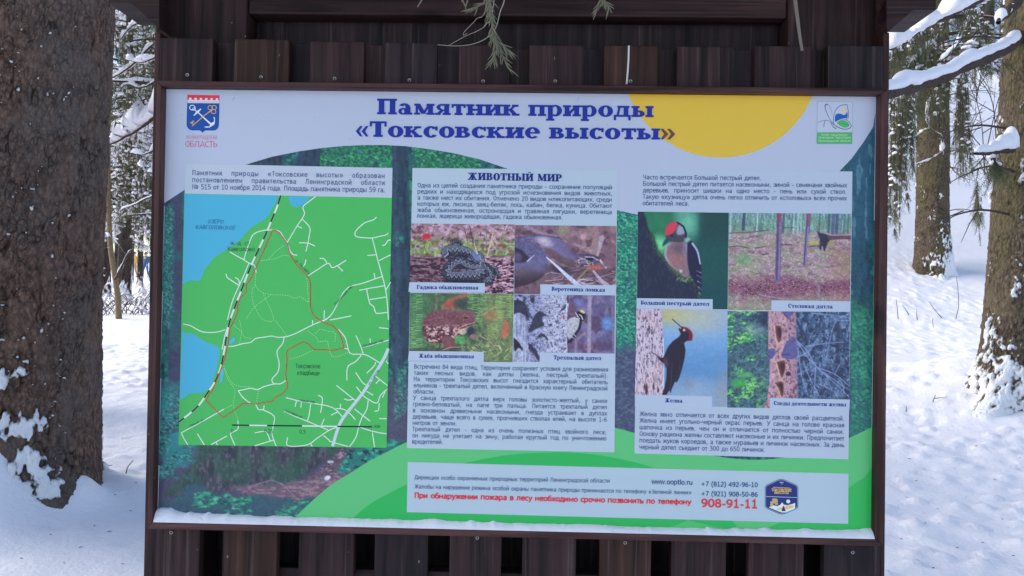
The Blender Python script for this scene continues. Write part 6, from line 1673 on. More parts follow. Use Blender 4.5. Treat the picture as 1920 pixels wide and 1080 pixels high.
# ---- the big spruce left of the board
def left_spruce():
    root = thing('spruce_tree', LT, 'huge brown spruce trunk with snow clinging to its foot, left of the board', 'tree')
    H = 22
    # the right edge of the trunk seen at several heights fixes its line
    e = [(py, at(px, py, LTd + .12)) for px, py in ((212, 0), (202, 200), (193, 360), (181, 560), (175, 720), (174, 800))]
    zz = np.array([p[2] - LT[2] for _, p in e])[::-1]; xx = np.array([p[0] - LT[0] for _, p in e])[::-1]
    rad = lambda z: .365 * np.clip(1 - (z - .3) / 30, .05, 1.0) + .02 * np.exp(-np.maximum(z, 0) / .5)
    def axis(Z):
        c = np.polyfit(zz, xx, 1)
        return c[0] * Z + c[1] - .392, np.zeros_like(Z) + .12
    # lumps of snow: (across, up, half width, half height) measured on the bark's front in hundredths of its radius and metre
    LUMPS = [(-36, 16, 52, 30), (-30, 30, 40, 14), (-45, 52, 26, 11), (-12, 8, 16, 14), (36, 8, 14, 5), (8, 36, 30, 5), (56, 12, 30, 9), (26, 34, 40, 7.5), (50, 61, 10, 3), (30, 57, 15, 5), (12, 46, 15, 5), (0, 52, 10, 4), (-33, 64, 11, 2.5), (60, 4, 26, 12), (62, 17, 14, 3.6), (78, 12, 10, 3), (22, 18, 7, 2.5), (-72, 40, 20, 16), (-60, 76, 18, 12),
             (-40, 252, 20, 4), (-22, 255, 7, 6.5), (-44, 286, 8, 2), (-28, 168, 16, 3), (-48, 172, 9, 2.4), (-52, 98, 13, 5.5), (-48, 86, 11, 4.5), (-54, 80, 8, 4), (-32, 124, 6, 1.2), (-8, 202, 6, 1.2), (-20, 197, 5, 1), (-50, 215, 6, 1.2), (-60, 150, 9, 3), (-38, 142, 5, 1), (30, 78, 5, 1), (-64, 120, 8, 4)]
    def snow(T, Z, r, fl, d):
        A = np.cos(T) * 100; up = Z * 100
        n = fbm(np.cos(T) * 5, np.sin(T) * 5, Z * 7, 3, 61)
        n2 = fbm(np.cos(T) * 15, np.sin(T) * 15, Z * 22, 3, 62)
        m = np.full_like(T, -1.0)
        front = np.sin(T) < .15
        for a, u, ra, ru in LUMPS:
            u = u + 9
            q = 1 - np.hypot((A - a) / ra, (up - u) / ru)
            m = np.maximum(m, np.clip(q, -1, .5))
        m = np.where(front, .5 + .42 * m + .75 * (n - .5) * .8 + .8 * (n2 - .5) - .10, .62 * n + .3 * n2 - .05 + .3 * np.exp(-np.maximum(Z, 0) / .3))
        n3 = fbm(np.cos(T) * 19, np.sin(T) * 19, Z * 42, 2, 67)
        m = np.maximum(m, .5 + 3.2 * (n3 - .80 + .05 * (A < -10)))
        hol = np.exp(-((A - 8) / 33) ** 4 - ((up - 6) / 24) ** 4)
        m = m - .6 * sst(.55, .85, np.cos(T)) * sst(-.6, -.2, np.sin(T))
        return np.clip(m - hol * 1.2, 0, 1)
    me = trunk_mesh('trunk', axis, H, rad, 640, rows_for(3.2, .0056, H), BARK_L, .17, .027, .0105, snow, 3, 4, .05)
    t = link('trunk', me, None); t.parent = root
    tp = TreeParts()
    rng = random.Random(5)
    spruce_crown(tp, np.array([LT[0] - .35, LT[1] + .12, LT[2]]), rad, 4.3, 20, 22, 3.6, rng, SP_FAR, 4.2, 26, .4, .35, True)
    finish_tree(root, tp, LIMB, NEEDLE)
    return root
left_spruce()

def bough(root, pts, r0, r1, sw=0, sh=0, n=40, twigs=0, tm=None, seed=1, hang=.6, mat=None, tsc=1.0, name='bough', span=(.1, 1), snow_span=(0, 1), gap=.42):
    """one limb with its own load of snow"""
    rng = random.Random(seed); rs = np.random.RandomState(seed)
    P = spline(pts, n)
    L = np.linalg.norm(np.diff(P, axis=0), axis=1).sum()
    P[1:-1] += (np.stack([fbm(np.linspace(0, 9, n) + q * 31, np.zeros(n), 0, 3, seed) for q in range(3)], -1)[1:-1] - .5) * .03 * L ** .5
    V, F4 = tube_np(P, np.linspace(r0, r1, n) * (.85 + .3 * rs.rand(n)), 8)
    Fs = [np.vstack([F4[:, [0, 1, 2]], F4[:, [0, 2, 3]]])]; Vs = [V]; mi = [np.zeros(len(Fs[0]), int)]
    if twigs:
        q = span[0] + (span[1] - span[0]) * rs.rand(twigs)
        ii = np.minimum(q * (n - 1), n - 1.001); i0 = ii.astype(int)
        B = P[i0] + (P[i0 + 1] - P[i0]) * (ii - i0)[:, None]
        tan = P[i0 + 1] - P[i0]; tan /= np.linalg.norm(tan, axis=1)[:, None] + 1e-9
        sd = np.cross(tan, [0, 0, 1.0]) * np.where(rs.rand(twigs) < .5, -1, 1)[:, None]
        D = tan * (.6 * rs.rand(twigs))[:, None] + sd * (.8 * rs.rand(twigs))[:, None] + np.array([0, 0, -1.]) * (.2 + hang * 1.6 * rs.rand(twigs))[:, None]
        D /= np.linalg.norm(D, axis=1)[:, None]
        B = B + D * (rs.rand(twigs) * .16 * tsc)[:, None]
        v, f = scatter(tm or SP_FINE, B, D, (.7 + .7 * rs.rand(twigs)) * tsc, rs.uniform(-1, 1, twigs))
        Fs.append(f + len(V)); Vs.append(v); mi.append(np.ones(len(f), int))
    b = link(name, mesh_np(name, np.vstack(Vs), np.vstack(Fs), [LIMB, mat or NEEDLE], np.concatenate(mi), False), root)
    if sh:
        k0, k1 = int(snow_span[0] * (n - 1)), int(snow_span[1] * (n - 1)) + 1
        Q = P[k0:k1] + np.array([0, 0, 1.]) * (np.linspace(r0, r1, n)[k0:k1] * .35)[:, None]
        Q = spline(Q, max(40, int(len(Q) * 2)))
        V, Fq = snow_on(Q, sw, sh, rng, 9, gap)
        link('snow_load', mesh_np('snow_load', V, Fq, [SNOW_B], None, True), b)
    return b

def trunk_tree(base, label, r, H, lean, mat, seed, fine, flare=.06, n_th=90, st=.03, snow_amt=.0, toward=-60, group=None, name='spruce_tree', cat='tree', amp=.008, flake=.04):
    root = thing(name, base, label, cat, group)
    def axis(Z): return lean[0] * Z, lean[1] * Z
    rad = lambda z: r * np.clip(1 - (z - .2) / (H * 1.15), .12, 1.0)
    def snow(T, Z, rr, fl, d):
        tw = np.cos(T - R(toward))
        n = fbm(np.cos(T) * 3, np.sin(T) * 3, Z * 5, 4, seed + 61); n2 = fbm(np.cos(T) * 12, np.sin(T) * 12, Z * 26, 3, seed + 62)
        low = np.exp(-np.maximum(Z - .1, 0) / .38)
        return np.clip(.55 * n + .45 * n2 + (.24 + snow_amt) * low * (.6 + .4 * tw) + .10 * tw * low - .20, 0, 1)
    me = trunk_mesh('trunk', axis, H, rad, n_th, rows_for(fine, st, H, .4), mat, flare, flake, amp, snow, seed, 5, r * .12)
    t = link('trunk', me, None); t.parent = root
    return root, rad

# ---- the spruce right of the board, close by
base = RT
eR = [at(px, py, RTd) for px, py in ((1893, 0), (1885, 100), (1878, 250), (1872, 360), (1862, 480))]
cR = np.polyfit([p[2] - base[2] for p in eR], [p[0] - base[0] for p in eR], 1)
rR = .29
root, rad = trunk_tree(base, 'olive brown spruce with one long snow laden bough, at the far right', rR, 21, (cR[0], 0), BARK_R, 8, 5.5, .13, 260, .013, -.09, 205, None, 'spruce_tree', 'tree', .008, .03)
tr = root.children[0]; tr.location = (cR[1] + rR, 0, 0)
RROOT, RRAD = root, rad
bo = bough(root, [at(1915, 66, RTd - .1), at(1870, 96, RTd - .5), at(1815, 122, RTd - 1.0), at(1750, 148, RTd - 1.5), at(1690, 165, RTd - 2.0), at(1640, 178, RTd - 2.4)], .052, .028, .050, (.085, .062), 60, 60, SP_FINE, 21, .8, NEEDLE_O, .9, span=(.2, 1), gap=0)
bough(root, [at(1900, 281, RTd - .2), at(1875, 284, RTd - .4), at(1828, 287, RTd - .7)], .026, .012, (.06, .02), (.16, .03), 24, 16, SP_FINE, 22, .9, NEEDLE_O, .8, span=(.5, 1), gap=0)
bough(root, [at(1955, -60, RTd - .2), at(1905, 5, RTd - .5), at(1872, 42, RTd - .8)], .05, .02, .04, .06, 24, 16, SP_FINE, 23, .8, NEEDLE_O, .8)
tp = TreeParts()
spruce_crown(tp, np.array(base) + (cR[1] + rR, 0, 0), rad, 5.2, 19, 21, 2.8, random.Random(7), SP_FAR, 3.2, 20, .4, .35, True)
finish_tree(root, tp, LIMB, NEEDLE)

# ---- the spruce on the slope behind, right
B2, D2 = ground_hit(1748, 508)
print('slope spruce', B2, D2)
root, rad = trunk_tree(B2, 'mossy spruce on the slope between the board and the far right trunk', .30, 20, (-.004, 0), BARK_R, 15, 6.5, .07, 150, .022, .0, -35, None, 'spruce_tree', 'tree', .008, .035)
SLOPE = (root, B2, rad)
rng = random.Random(31)
for k, (pts, r0, sw, sh, tw) in enumerate([
    ([(1860, -12, -4.5), (1800, 20, -4.8), (1735, 50, -5.2), (1690, 78, -5.5), (1650, 100, -5.8)], .04, .13, .17, 150),
    ([(1775, 30, -.3), (1752, 70, -1.2), (1725, 98, -2), (1705, 120, -2.4), (1690, 150, -2.6)], .03, .05, .05, 60),
    ([(1822, 25, -1.2), (1805, 55, -1.5), (1790, 85, -1.8), (1760, 115, -2.2)], .035, .05, .06, 30),
    ([(1750, 150, -.3), (1720, 170, -1), (1700, 190, -1.3), (1680, 225, -1.5)], .025, .06, .06, 130),
    ([(1752, 170, -.3), (1738, 200, -.8), (1742, 235, -1.0), (1770, 258, -1.1)], .018, .035, .03, 6),
    ([(1768, 262, -.4), (1762, 285, -.8), (1740, 300, -1.0), (1718, 308, -1.2), (1690, 322, -1.4)], .016, .04, .035, 20),
    ([(1745, 240, -.4), (1728, 246, -.8), (1714, 258, -1.0)], .016, .04, .03, 10)]):
    bough(root, [at(a, b, D2 + c) for a, b, c in pts], r0, r0 * .35, sw, sh, 40, tw, SP_FINE, 40 + k, .9, NEEDLE_O, 1.25, span=(.15, 1), gap=.42 if k else .2)
def hanging(root, px, y0, y1, d, w, n, seed, mat=NEEDLE_O, sn=.25):
    """a curtain of drooping twigs"""
    rs = np.random.RandomState(seed)
    V, Fs, mi, n0 = [], [], [], 0
    Sn = []
    for k in range(n):
        xa = px + rs.uniform(-w, w) * .6; xb = xa + rs.uniform(-w, w) * .8
        ya = y0 + (y1 - y0) * rs.uniform(0, .45) ** 1.2; yb = ya + (y1 - ya) * rs.uniform(.5, 1)
        dd = d + rs.uniform(-.5, .5)
        P = spline([at(xa, ya, dd), at((xa + xb) / 2 + rs.uniform(-3, 3), (ya + yb) / 2, dd), at(xb, yb, dd)], 14)
        v, f = tube_np(P, np.linspace(.008, .003, 14), 4)
        V.append(v); Fs.append(np.vstack([f[:, [0, 1, 2]], f[:, [0, 2, 3]]]) + n0); n0 += len(v); mi.append(np.zeros(len(f) * 2, int))
        m = int(16 + 10 * (yb - ya) / 60)
        q = rs.rand(m); i0 = np.minimum((q * 13).astype(int), 12)
        B = P[i0]; T = P[i0 + 1] - P[i0]; T /= np.linalg.norm(T, axis=1)[:, None] + 1e-9
        D = T * .9 + rs.normal(0, .28, (m, 3)); D /= np.linalg.norm(D, axis=1)[:, None]
        v, f = scatter(SP_FINE, B, D, (.6 + .7 * rs.rand(m)), rs.uniform(-1.5, 1.5, m))
        V.append(v); Fs.append(f + n0); n0 += len(v); mi.append(np.ones(len(f), int))
        ms = rs.rand(m) < sn * .5
        if ms.any(): Sn.append(scatter(BLOBS[k % 4], B[ms] + np.array([0, 0, .01]), np.stack([D[ms][:, 0], D[ms][:, 1], D[ms][:, 2] * .3], 1), .016 + .03 * rs.rand(ms.sum())))
    b = link('drooping_twigs', mesh_np('drooping_twigs', np.vstack(V), np.vstack(Fs), [LIMB, mat], np.concatenate(mi), False), root)
    if Sn:
        v, f = TreeParts.cat(Sn)
        tag(link('snow_load', mesh_np('snow_load', v, f, [SNOW_B]), b), kind='stuff')
hanging(root, 1682, 160, 445, D2 - 3, 22, 22, 3)
hanging(root, 1698, 120, 330, D2 - 2.5, 22, 20, 4, NEEDLE)
hanging(root, 1803, 110, 350, D2 - 1.5, 18, 20, 5)
hanging(root, 1690, 70, 180, D2 - 2, 26, 26, 9, NEEDLE)
hanging(root, 1750, 40, 130, D2 - 1.0, 40, 26, 10)
hanging(root, 1835, 335, 448, D2 - 2, 10, 6, 6, NEEDLE_O, .1)
hanging(root, 1862, 285, 320, RTd - .6, 6, 4, 7, NEEDLE_O, .1)
hanging(root, 1768, 90, 240, D2 - 1.2, 14, 12, 11)
hanging(root, 1830, 10, 120, D2 - 1.0, 30, 22, 12)
hanging(root, 1720, 60, 170, D2 - 1.8, 30, 22, 13, NEEDLE)
tp = TreeParts()
spruce_crown(tp, np.array(B2), rad, 5.8, 18, 20, 2.6, rng, SP_FAR, 3.5, 22, .5, .35, True)
spruce_crown(tp, np.array(B2), rad, 3.9, 6.0, 20, 2.4, rng, SP_MID, 7, 60, .9, .4, False)
finish_tree(root, tp, LIMB, NEEDLE)

# ---- trees further off
FARG = 'spruces standing further back in the snowy wood'
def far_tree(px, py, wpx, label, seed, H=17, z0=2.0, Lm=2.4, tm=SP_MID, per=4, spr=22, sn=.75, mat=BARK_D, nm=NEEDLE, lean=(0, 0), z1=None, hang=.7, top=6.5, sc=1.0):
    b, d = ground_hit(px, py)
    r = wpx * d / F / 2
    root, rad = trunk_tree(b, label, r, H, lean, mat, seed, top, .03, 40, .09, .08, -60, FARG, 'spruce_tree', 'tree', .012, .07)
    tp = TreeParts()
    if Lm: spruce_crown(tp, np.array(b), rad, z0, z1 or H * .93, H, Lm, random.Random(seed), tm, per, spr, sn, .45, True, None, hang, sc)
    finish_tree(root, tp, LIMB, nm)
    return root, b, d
# left strip, from near to far
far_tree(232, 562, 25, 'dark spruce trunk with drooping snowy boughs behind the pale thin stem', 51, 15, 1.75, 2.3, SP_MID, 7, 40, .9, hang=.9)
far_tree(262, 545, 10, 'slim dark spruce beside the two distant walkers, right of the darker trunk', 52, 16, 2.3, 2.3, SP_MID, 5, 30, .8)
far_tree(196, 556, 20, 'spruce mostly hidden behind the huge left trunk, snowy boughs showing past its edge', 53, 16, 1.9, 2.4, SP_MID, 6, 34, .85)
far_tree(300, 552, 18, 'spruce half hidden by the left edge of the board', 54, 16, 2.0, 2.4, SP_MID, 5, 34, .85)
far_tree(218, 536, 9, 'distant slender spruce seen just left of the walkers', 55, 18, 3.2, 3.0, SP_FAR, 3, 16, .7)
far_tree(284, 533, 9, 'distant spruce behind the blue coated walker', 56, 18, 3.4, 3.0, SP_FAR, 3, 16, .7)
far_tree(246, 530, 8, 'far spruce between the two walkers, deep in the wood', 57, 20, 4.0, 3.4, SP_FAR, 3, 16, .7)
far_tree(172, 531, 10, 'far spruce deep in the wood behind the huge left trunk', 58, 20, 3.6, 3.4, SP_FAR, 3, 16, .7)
# right strip, up the slope
far_tree(1851, 132, 24, 'bare spruce stem high on the slope, just left of the far right trunk', 61, 17, 5.0, 2.6, SP_FAR, 3, 16, .6)
far_tree(1812, 122, 11, 'thin dark spruce stem high on the slope', 62, 17, 3.4, 2.6, SP_FAR, 3, 16, .6)
far_tree(1772, 118, 12, 'spruce high on the slope behind the mossy trunk', 63, 17, 2.4, 2.8, SP_FAR, 3, 18, .7)
far_tree(1700, 112, 14, 'spruce high on the slope beside the board top', 64, 17, 1.2, 3.0, SP_FAR, 3, 20, .7)
far_tree(1735, 92, 12, 'far spruce near the brow of the slope, right of the board', 65, 18, 1.5, 3.2, SP_FAR, 3, 18, .7)
far_tree(1880, 88, 12, 'far spruce near the brow of the slope, behind the far right trunk', 66, 18, 2.5, 3.2, SP_FAR, 3, 18, .7)
far_tree(1650, 250, 18, 'spruce on the slope hidden behind the right side of the board', 67, 17, 1.0, 2.6, SP_FAR, 3, 20, .7)
far_tree(1905, 180, 16, 'spruce on the slope behind the far right trunk', 68, 17, 4.0, 2.6, SP_FAR, 3, 18, .7)

# ---- pale thin stem with a broken side limb, left
TB, TD = ground_hit(223, 598)
root = thing('bare_sapling', TB, 'pale tan bare stem with a snowy broken limb, left of the board', 'tree')
P = spline([at(223, 604, TD), at(221, 560, TD), at(215, 515, TD), at(208, 470, TD), at(205, 420, TD), at(203, 345, TD), at(203, 250, TD), at(206, 100, TD), at(212, -60, TD)], 90)
n = 90
rr = np.interp(np.linspace(0, 1, n), [0, .05, .3, 1], [.062, .056, .050, .036]) * (.93 + .14 * fbm(np.linspace(0, 16, n), np.zeros(n)))
V, Fc = tube(P, rr, 14)
link('trunk', mesh_np('trunk', V, Fc, [BARK_T], None, True, {'snow': np.zeros(len(V))}), root)
bough(root, [at(216, 523, TD - .05), at(222, 512, TD - .15), at(231, 495, TD - .2), at(238, 478, TD - .25), at(247, 468, TD - .3)], .03, .012, .05, .05, 20, 0, seed=71)
bough(root, [at(205, 440, TD), at(216, 452, TD - .1), at(228, 466, TD - .2), at(236, 478, TD - .2)], .018, .007, .02, .02, 20, 0, seed=72)
bough(root, [at(206, 440, TD), at(198, 445, TD - .1), at(188, 449, TD - .2)], .02, .01, .05, .05, 14, 0, seed=73)

# snowy boughs of the nearer spruce crossing the left strip
b_, d_ = ground_hit(330, 596)
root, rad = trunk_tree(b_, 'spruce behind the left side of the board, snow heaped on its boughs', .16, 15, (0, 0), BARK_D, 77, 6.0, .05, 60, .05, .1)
for k, (pts, r0, sw, sh, tw) in enumerate([
    ([(330, 190), (300, 212), (270, 235), (240, 255), (205, 272)], .04, .20, .36, 60), ([(320, 60), (285, 85), (250, 120), (215, 145), (198, 152)], .025, .05, .05, 50), ([(325, 130), (285, 155), (260, 165), (235, 160), (210, 190)], .02, .06, .07, 60),
    ([(320, 250), (290, 280), (268, 290), (245, 287)], .018, .06, .06, 50), ([(310, 330), (285, 325), (270, 318), (262, 300)], .015, .05, .05, 40), ([(315, 395), (285, 400), (255, 402), (215, 408)], .016, .03, .025, 60), ([(320, 360), (280, 370), (250, 385), (225, 395)], .018, .03, .025, 80), ([(325, 20), (290, 40), (250, 48), (225, 75)], .02, .07, .07, 80), ([(318, 95), (285, 110), (262, 118), (238, 112)], .015, .07, .06, 60)]):
    bough(root, [at(a, b, d_ - .3 - .1 * k) for a, b in pts], r0, r0 * .3, sw * 1.5, sh * 1.6 if k else sh, 36, tw, SP_FINE, 80 + k, .9, NEEDLE_O, .95, span=(.05, 1), gap=.33 if k else .12)
for k, (px, y0, y1, n) in enumerate(((222, 30, 120, 14), (250, 240, 400, 16), (225, 270, 420, 14), (280, 300, 430, 18), (240, 100, 250, 12), (285, 60, 220, 14), (262, 330, 470, 14))):
    hanging(root, px, y0, y1, d_ - .2 + .3 * (k % 3), 20, n, 90 + k, NEEDLE_O, .45)
tp = TreeParts()
spruce_crown(tp, np.array(b_), rad, 4.2, 13.5, 15, 2.4, random.Random(12), SP_FAR, 3.5, 22, .5, .35, True)
finish_tree(root, tp, LIMB, NEEDLE)

# ---- snow-buried undergrowth at the wood's edge, left
SHG = 'snow covered brush along the edge of the wood'
SHL = ['low snow covered brush at the foot of the pale stem', 'twiggy brush under snow beside the board edge', 'arching twigs under snow in front of the dark trunk', 'brush under snow showing past the huge trunk', 'sparse snowy twigs further back near the walkers']
for k, (px, py) in enumerate(((206, 590), (268, 588), (243, 572), (186, 578), (285, 560))):
    b, d = ground_hit(px, py)
    root = thing('snowy_brush', b, SHL[k], 'bush', SHG)
    rs = np.random.RandomState(100 + k); rng = random.Random(k)
    W, S = [], []
    for j in range(26):
        a = rs.uniform(0, 2 * math.pi); L = rs.uniform(.25, .75)
        st = b + np.array([rs.uniform(-.45, .45), rs.uniform(-.4, .4), -.05])
        e = st + np.array([math.cos(a) * L * .8, math.sin(a) * L * .5, L * rs.uniform(.35, .9)])
        tip = e + np.array([math.cos(a) * .22, math.sin(a) * .15, -rs.uniform(.05, .2)])
        P = spline([st, (st + e) / 2 + (0, 0, .06), e, tip], 14)
        v, f = tube_np(P, np.linspace(.010, .004, 14), 4); W.append((v, f))
        if j % 2 == 0:
            v, f = snow_on(P[4:], .035, .035, rng, 5); S.append((v, f))
    v, f = TreeParts.cat(W); link('twigs', mesh_np('twigs', v, f, [TWIGDARK]), root)
    v, f = TreeParts.cat(S); tag(link('snow_load', mesh_np('snow_load', v, f, [SNOW_B]), root), kind='stuff')

# ---- thin leafless saplings on the slope
SALG = 'thin leafless saplings on the snowy slope'
SAL = ['bare arching sapling on the slope left of the far right trunk', 'thin bare sapling bending down across the slope', 'leafless sapling with long thin shoots near the mossy trunk', 'fan of fine bare twigs high on the slope', 'fine bare shrub on the slope beside the drooping twigs', 'small bare shoots at the right edge of the slope']
rs = np.random.RandomState(77)
for k, (bx, by, shoots) in enumerate(((1846, 330, [[(1846, 330), (1840, 230), (1822, 170), (1790, 130)], [(1846, 300), (1868, 200), (1884, 150), (1890, 100)], [(1845, 280), (1815, 250), (1800, 262)], [(1843, 250), (1868, 232), (1885, 205)], [(1841, 210), (1820, 215), (1805, 195)]]),
                                      (1868, 260, [[(1868, 262), (1860, 190), (1835, 150), (1800, 140)], [(1866, 230), (1885, 170), (1876, 120)], [(1864, 210), (1838, 195), (1810, 180)]]),
                                      (1782, 345, [[(1782, 345), (1778, 300), (1800, 250), (1850, 225), (1888, 210)], [(1780, 310), (1800, 330), (1830, 340)], [(1779, 290), (1796, 280), (1830, 210)]]),
                                      (1832, 190, [[(1832, 190), (1826, 140), (1806, 100)], [(1832, 180), (1840, 130), (1836, 95)], [(1831, 170), (1850, 140), (1868, 128)], [(1832, 165), (1815, 140), (1795, 135)]]),
                                      (1815, 300, [[(1815, 300), (1808, 250), (1790, 215), (1772, 205)], [(1814, 280), (1826, 230), (1848, 190)], [(1813, 260), (1800, 240), (1790, 250)]]),
                                      (1878, 400, [[(1878, 400), (1868, 340), (1845, 310)], [(1877, 380), (1872, 330), (1862, 300)]]))):
    b, d = ground_hit(bx, by)
    root = thing('bare_sapling', b, SAL[k], 'sapling', SALG)
    g = MB()
    for s in shoots:
        P = spline([at(x, y, d - .15 * q) for q, (x, y) in enumerate(s)], 24)
        g.tube(P, np.linspace(.011, .004, 24) * d / 16, 5)
        for q in range(5):
            i = rs.randint(5, 22); e = P[min(i + 2, 23)] - P[i]; e = e / (np.linalg.norm(e) + 1e-9) + rs.normal(0, .7, 3) * (1, .4, 1); e *= d / 16 * rs.uniform(.15, .5)
            g.tube([P[i], P[i] + e * .5 + (0, 0, .02), P[i] + e - (0, 0, .06)], np.array([.005, .004, .002]) * d / 16, 4)
    g.build('shoots', TWIGDARK, root, True)

# ---- dead side twigs low on the right hand trunks
def stubs(root, base, rad, cx, lean, hs, seed, a0, a1):
    rs = np.random.RandomState(seed)
    for h in hs:
        a = R(rs.uniform(a0, a1)); L = rs.uniform(.25, .9)
        c = np.array([base[0] + cx + lean * h, base[1], base[2] + h])
        u = np.array([math.cos(a), math.sin(a), 0])
        P = [c + u * rad(h) * .8, c + u * (rad(h) + L * .4) + (0, 0, .02), c + u * (rad(h) + L * .8) + (0, 0, -.05 * L), c + u * (rad(h) + L) + (0, 0, -.16 * L)]
        g = MB(); g.tube(spline(P, 16), np.linspace(.011, .003, 16), 5)
        for q in range(rs.randint(1, 4)):
            b = c + u * (rad(h) + L * rs.uniform(.3, .8)); e = u * rs.uniform(.1, .3) + np.array([rs.normal(0, .12), rs.normal(0, .12), -rs.uniform(.05, .25)])
            g.tube([b, b + e * .5 + (0, 0, .02), b + e], [.005, .004, .002], 4)
        g.build('dead_twig', TWIGDARK, root, True)
stubs(SLOPE[0], SLOPE[1], SLOPE[2], 0, -.004, [1.1, 1.5, 1.9, 2.2, 2.5, 2.7, 3.0, 3.3, 3.5, 3.8, 4.1, 4.4], 3, 180, 380)
stubs(RROOT, RT, RRAD, cR[1] + rR, cR[0], [1.0, 1.45, 1.8, 2.15, 2.5, 2.9, 3.3], 4, 170, 260)

# ---- weeds and stalks poking out of the snow
WEED = 'dry stalks poking out of the snow'
WL = ['tall dry stalk with a bend, on the bright snow below the slope', 'dry stalk leaning right on the snow', 'small dry stalks beside the right edge of the board', 'tiny forked stalk on the snow in front of the path', 'thin dry stalk at the edge of the bright snow', 'dry grass stalk right of the big trunk foot', 'small bent grass stalk beside the big trunk', 'short stalk near the right edge of the board', 'little stalk on the bright snow']
for k, q in enumerate(([[(1792, 598), (1797, 575), (1796, 540), (1793, 520)]], [[(1767, 597), (1752, 580), (1742, 565)]], [[(1684, 598), (1682, 575), (1680, 560)], [(1704, 590), (1698, 580), (1692, 572)]], [[(1749, 754), (1754, 740)], [(1752, 747), (1775, 744)]], [[(1720, 600), (1719, 590), (1719, 580)]], [[(184, 876), (198, 874), (211, 872)]], [[(236, 888), (240, 875), (250, 863)]], [[(1699, 772), (1700, 762)]], [[(1750, 614), (1749, 605), (1749, 596)]])):
    b, d = ground_hit(*q[0][0])
    g = MB()
    for s in q:
        g.tube(spline([at(x, y, d - .02) for x, y in s], 12), np.linspace(.0035, .0018, 12) * max(1, d / 7), 5)
    tag(g.build('dry_stalk', TWIGDARK, None, True), WL[k], 'stalk', WEED)
# bits of bark and needles dropped on the snow near the board
rs = np.random.RandomState(5)
for k, (px, py) in enumerate(((151, 1030), (205, 1002), (177, 990), (1686, 802), (1724, 838), (1718, 902), (1912, 865), (1842, 1015), (1758, 952), (1700, 930), (1735, 985), (1790, 880), (1812, 930), (1865, 900), (1880, 970), (1690, 1010), (1720, 1050), (1795, 1030), (1900, 1040), (1830, 845), (1875, 820), (1705, 860), (1750, 1070), (40, 1050), (95, 1010), (120, 1060), (230, 1060), (245, 960), (215, 930), (230, 820), (210, 780), (255, 905))):
    b, d = ground_hit(px, py)
    zz = float(terrain_fine(b[0], b[1]))
    g = MB(); a = rs.uniform(0, 3.1); l = rs.uniform(.004, .011)
    c = np.array([b[0], b[1], zz + .003])
    g.tube([c + (-l * math.cos(a), -l * math.sin(a), 0), c + (0, 0, .001), c + (l * math.cos(a), l * math.sin(a), .001)], [.001, .002, .0008], 5)
    tag(g.build('bark_chip', TWIGDARK, None, True), 'tiny dark chip of bark lying on the snow', 'bark chip', 'bark chips scattered on the snow')

# ---- unseen spruces added to shade snow and slope; the last ones fill the wood
WG = 'unseen spruces added for shade and to fill the wood'
proto = None
for k, (x, y, ro) in enumerate(((-12.5, -.5, 0), (-13.2, 2.4, 1), (-15.5, 4.4, 2), (-17.5, .8, 3), (-16.0, -2.8, 4), (-19.5, 3.2, 2.5), (-4.6, 5.2, 1.7), (-.5, 14.5, 0.4), (3.0, 21.0, 5.1), (-5.0, 22.0, 2.2), (-1.0, 19.0, 3.3), (5.5, 26.0, 0.9), (9.0, 31.0, 4.2), (1.0, 28.0, 1.4), (-8.0, 30.0, 5.6), (-3.0, 34.0, 2.9), (6.0, 38.0, 0.2), (12.0, 43.0, 3.7), (-12.0, 41.0, 4.8))):
    b = np.array([x, y, float(terrain(x, y))])
    if proto is None:
        root = thing('spruce_tree', b, 'unseen spruce added for shade outside the left edge of the picture', 'tree', WG)
        rad = lambda z: .24 * np.clip(1 - z / 21, .1, 1)
        rw = np.arange(-.3, 18, .4); th = np.linspace(0, 2 * math.pi, 15)[:-1]
        V, Fc = tube(np.stack([rw * 0, rw * 0, rw], 1), rad(rw), 14)
        t = link('trunk', mesh_np('trunk', V, Fc, [BARK_D], None, True, {'snow': np.zeros(len(V))})); t.parent = root
        tp = TreeParts()
        spruce_crown(tp, np.zeros(3), rad, 3.6, 17.4, 18, 3.2, random.Random(3), SP_FAR, 4.5, 26, .4, .4, True)
        cr = finish_tree(root, tp, LIMB, NEEDLE); cr.location = (0, 0, 0)
        proto = root
    else:
        r2 = proto.copy(); col.objects.link(r2); r2.location = b
        r2.rotation_euler = (0, 0, ro)
        for ch in list(proto.children):
            c2 = ch.copy(); col.objects.link(c2); c2.parent = r2
            for g2 in list(ch.children):
                d2 = g2.copy(); col.objects.link(d2); d2.parent = c2
    if k >= 6: (proto if k == 0 else r2)['label'] = 'unseen spruce added behind the information board or the huge left trunk'
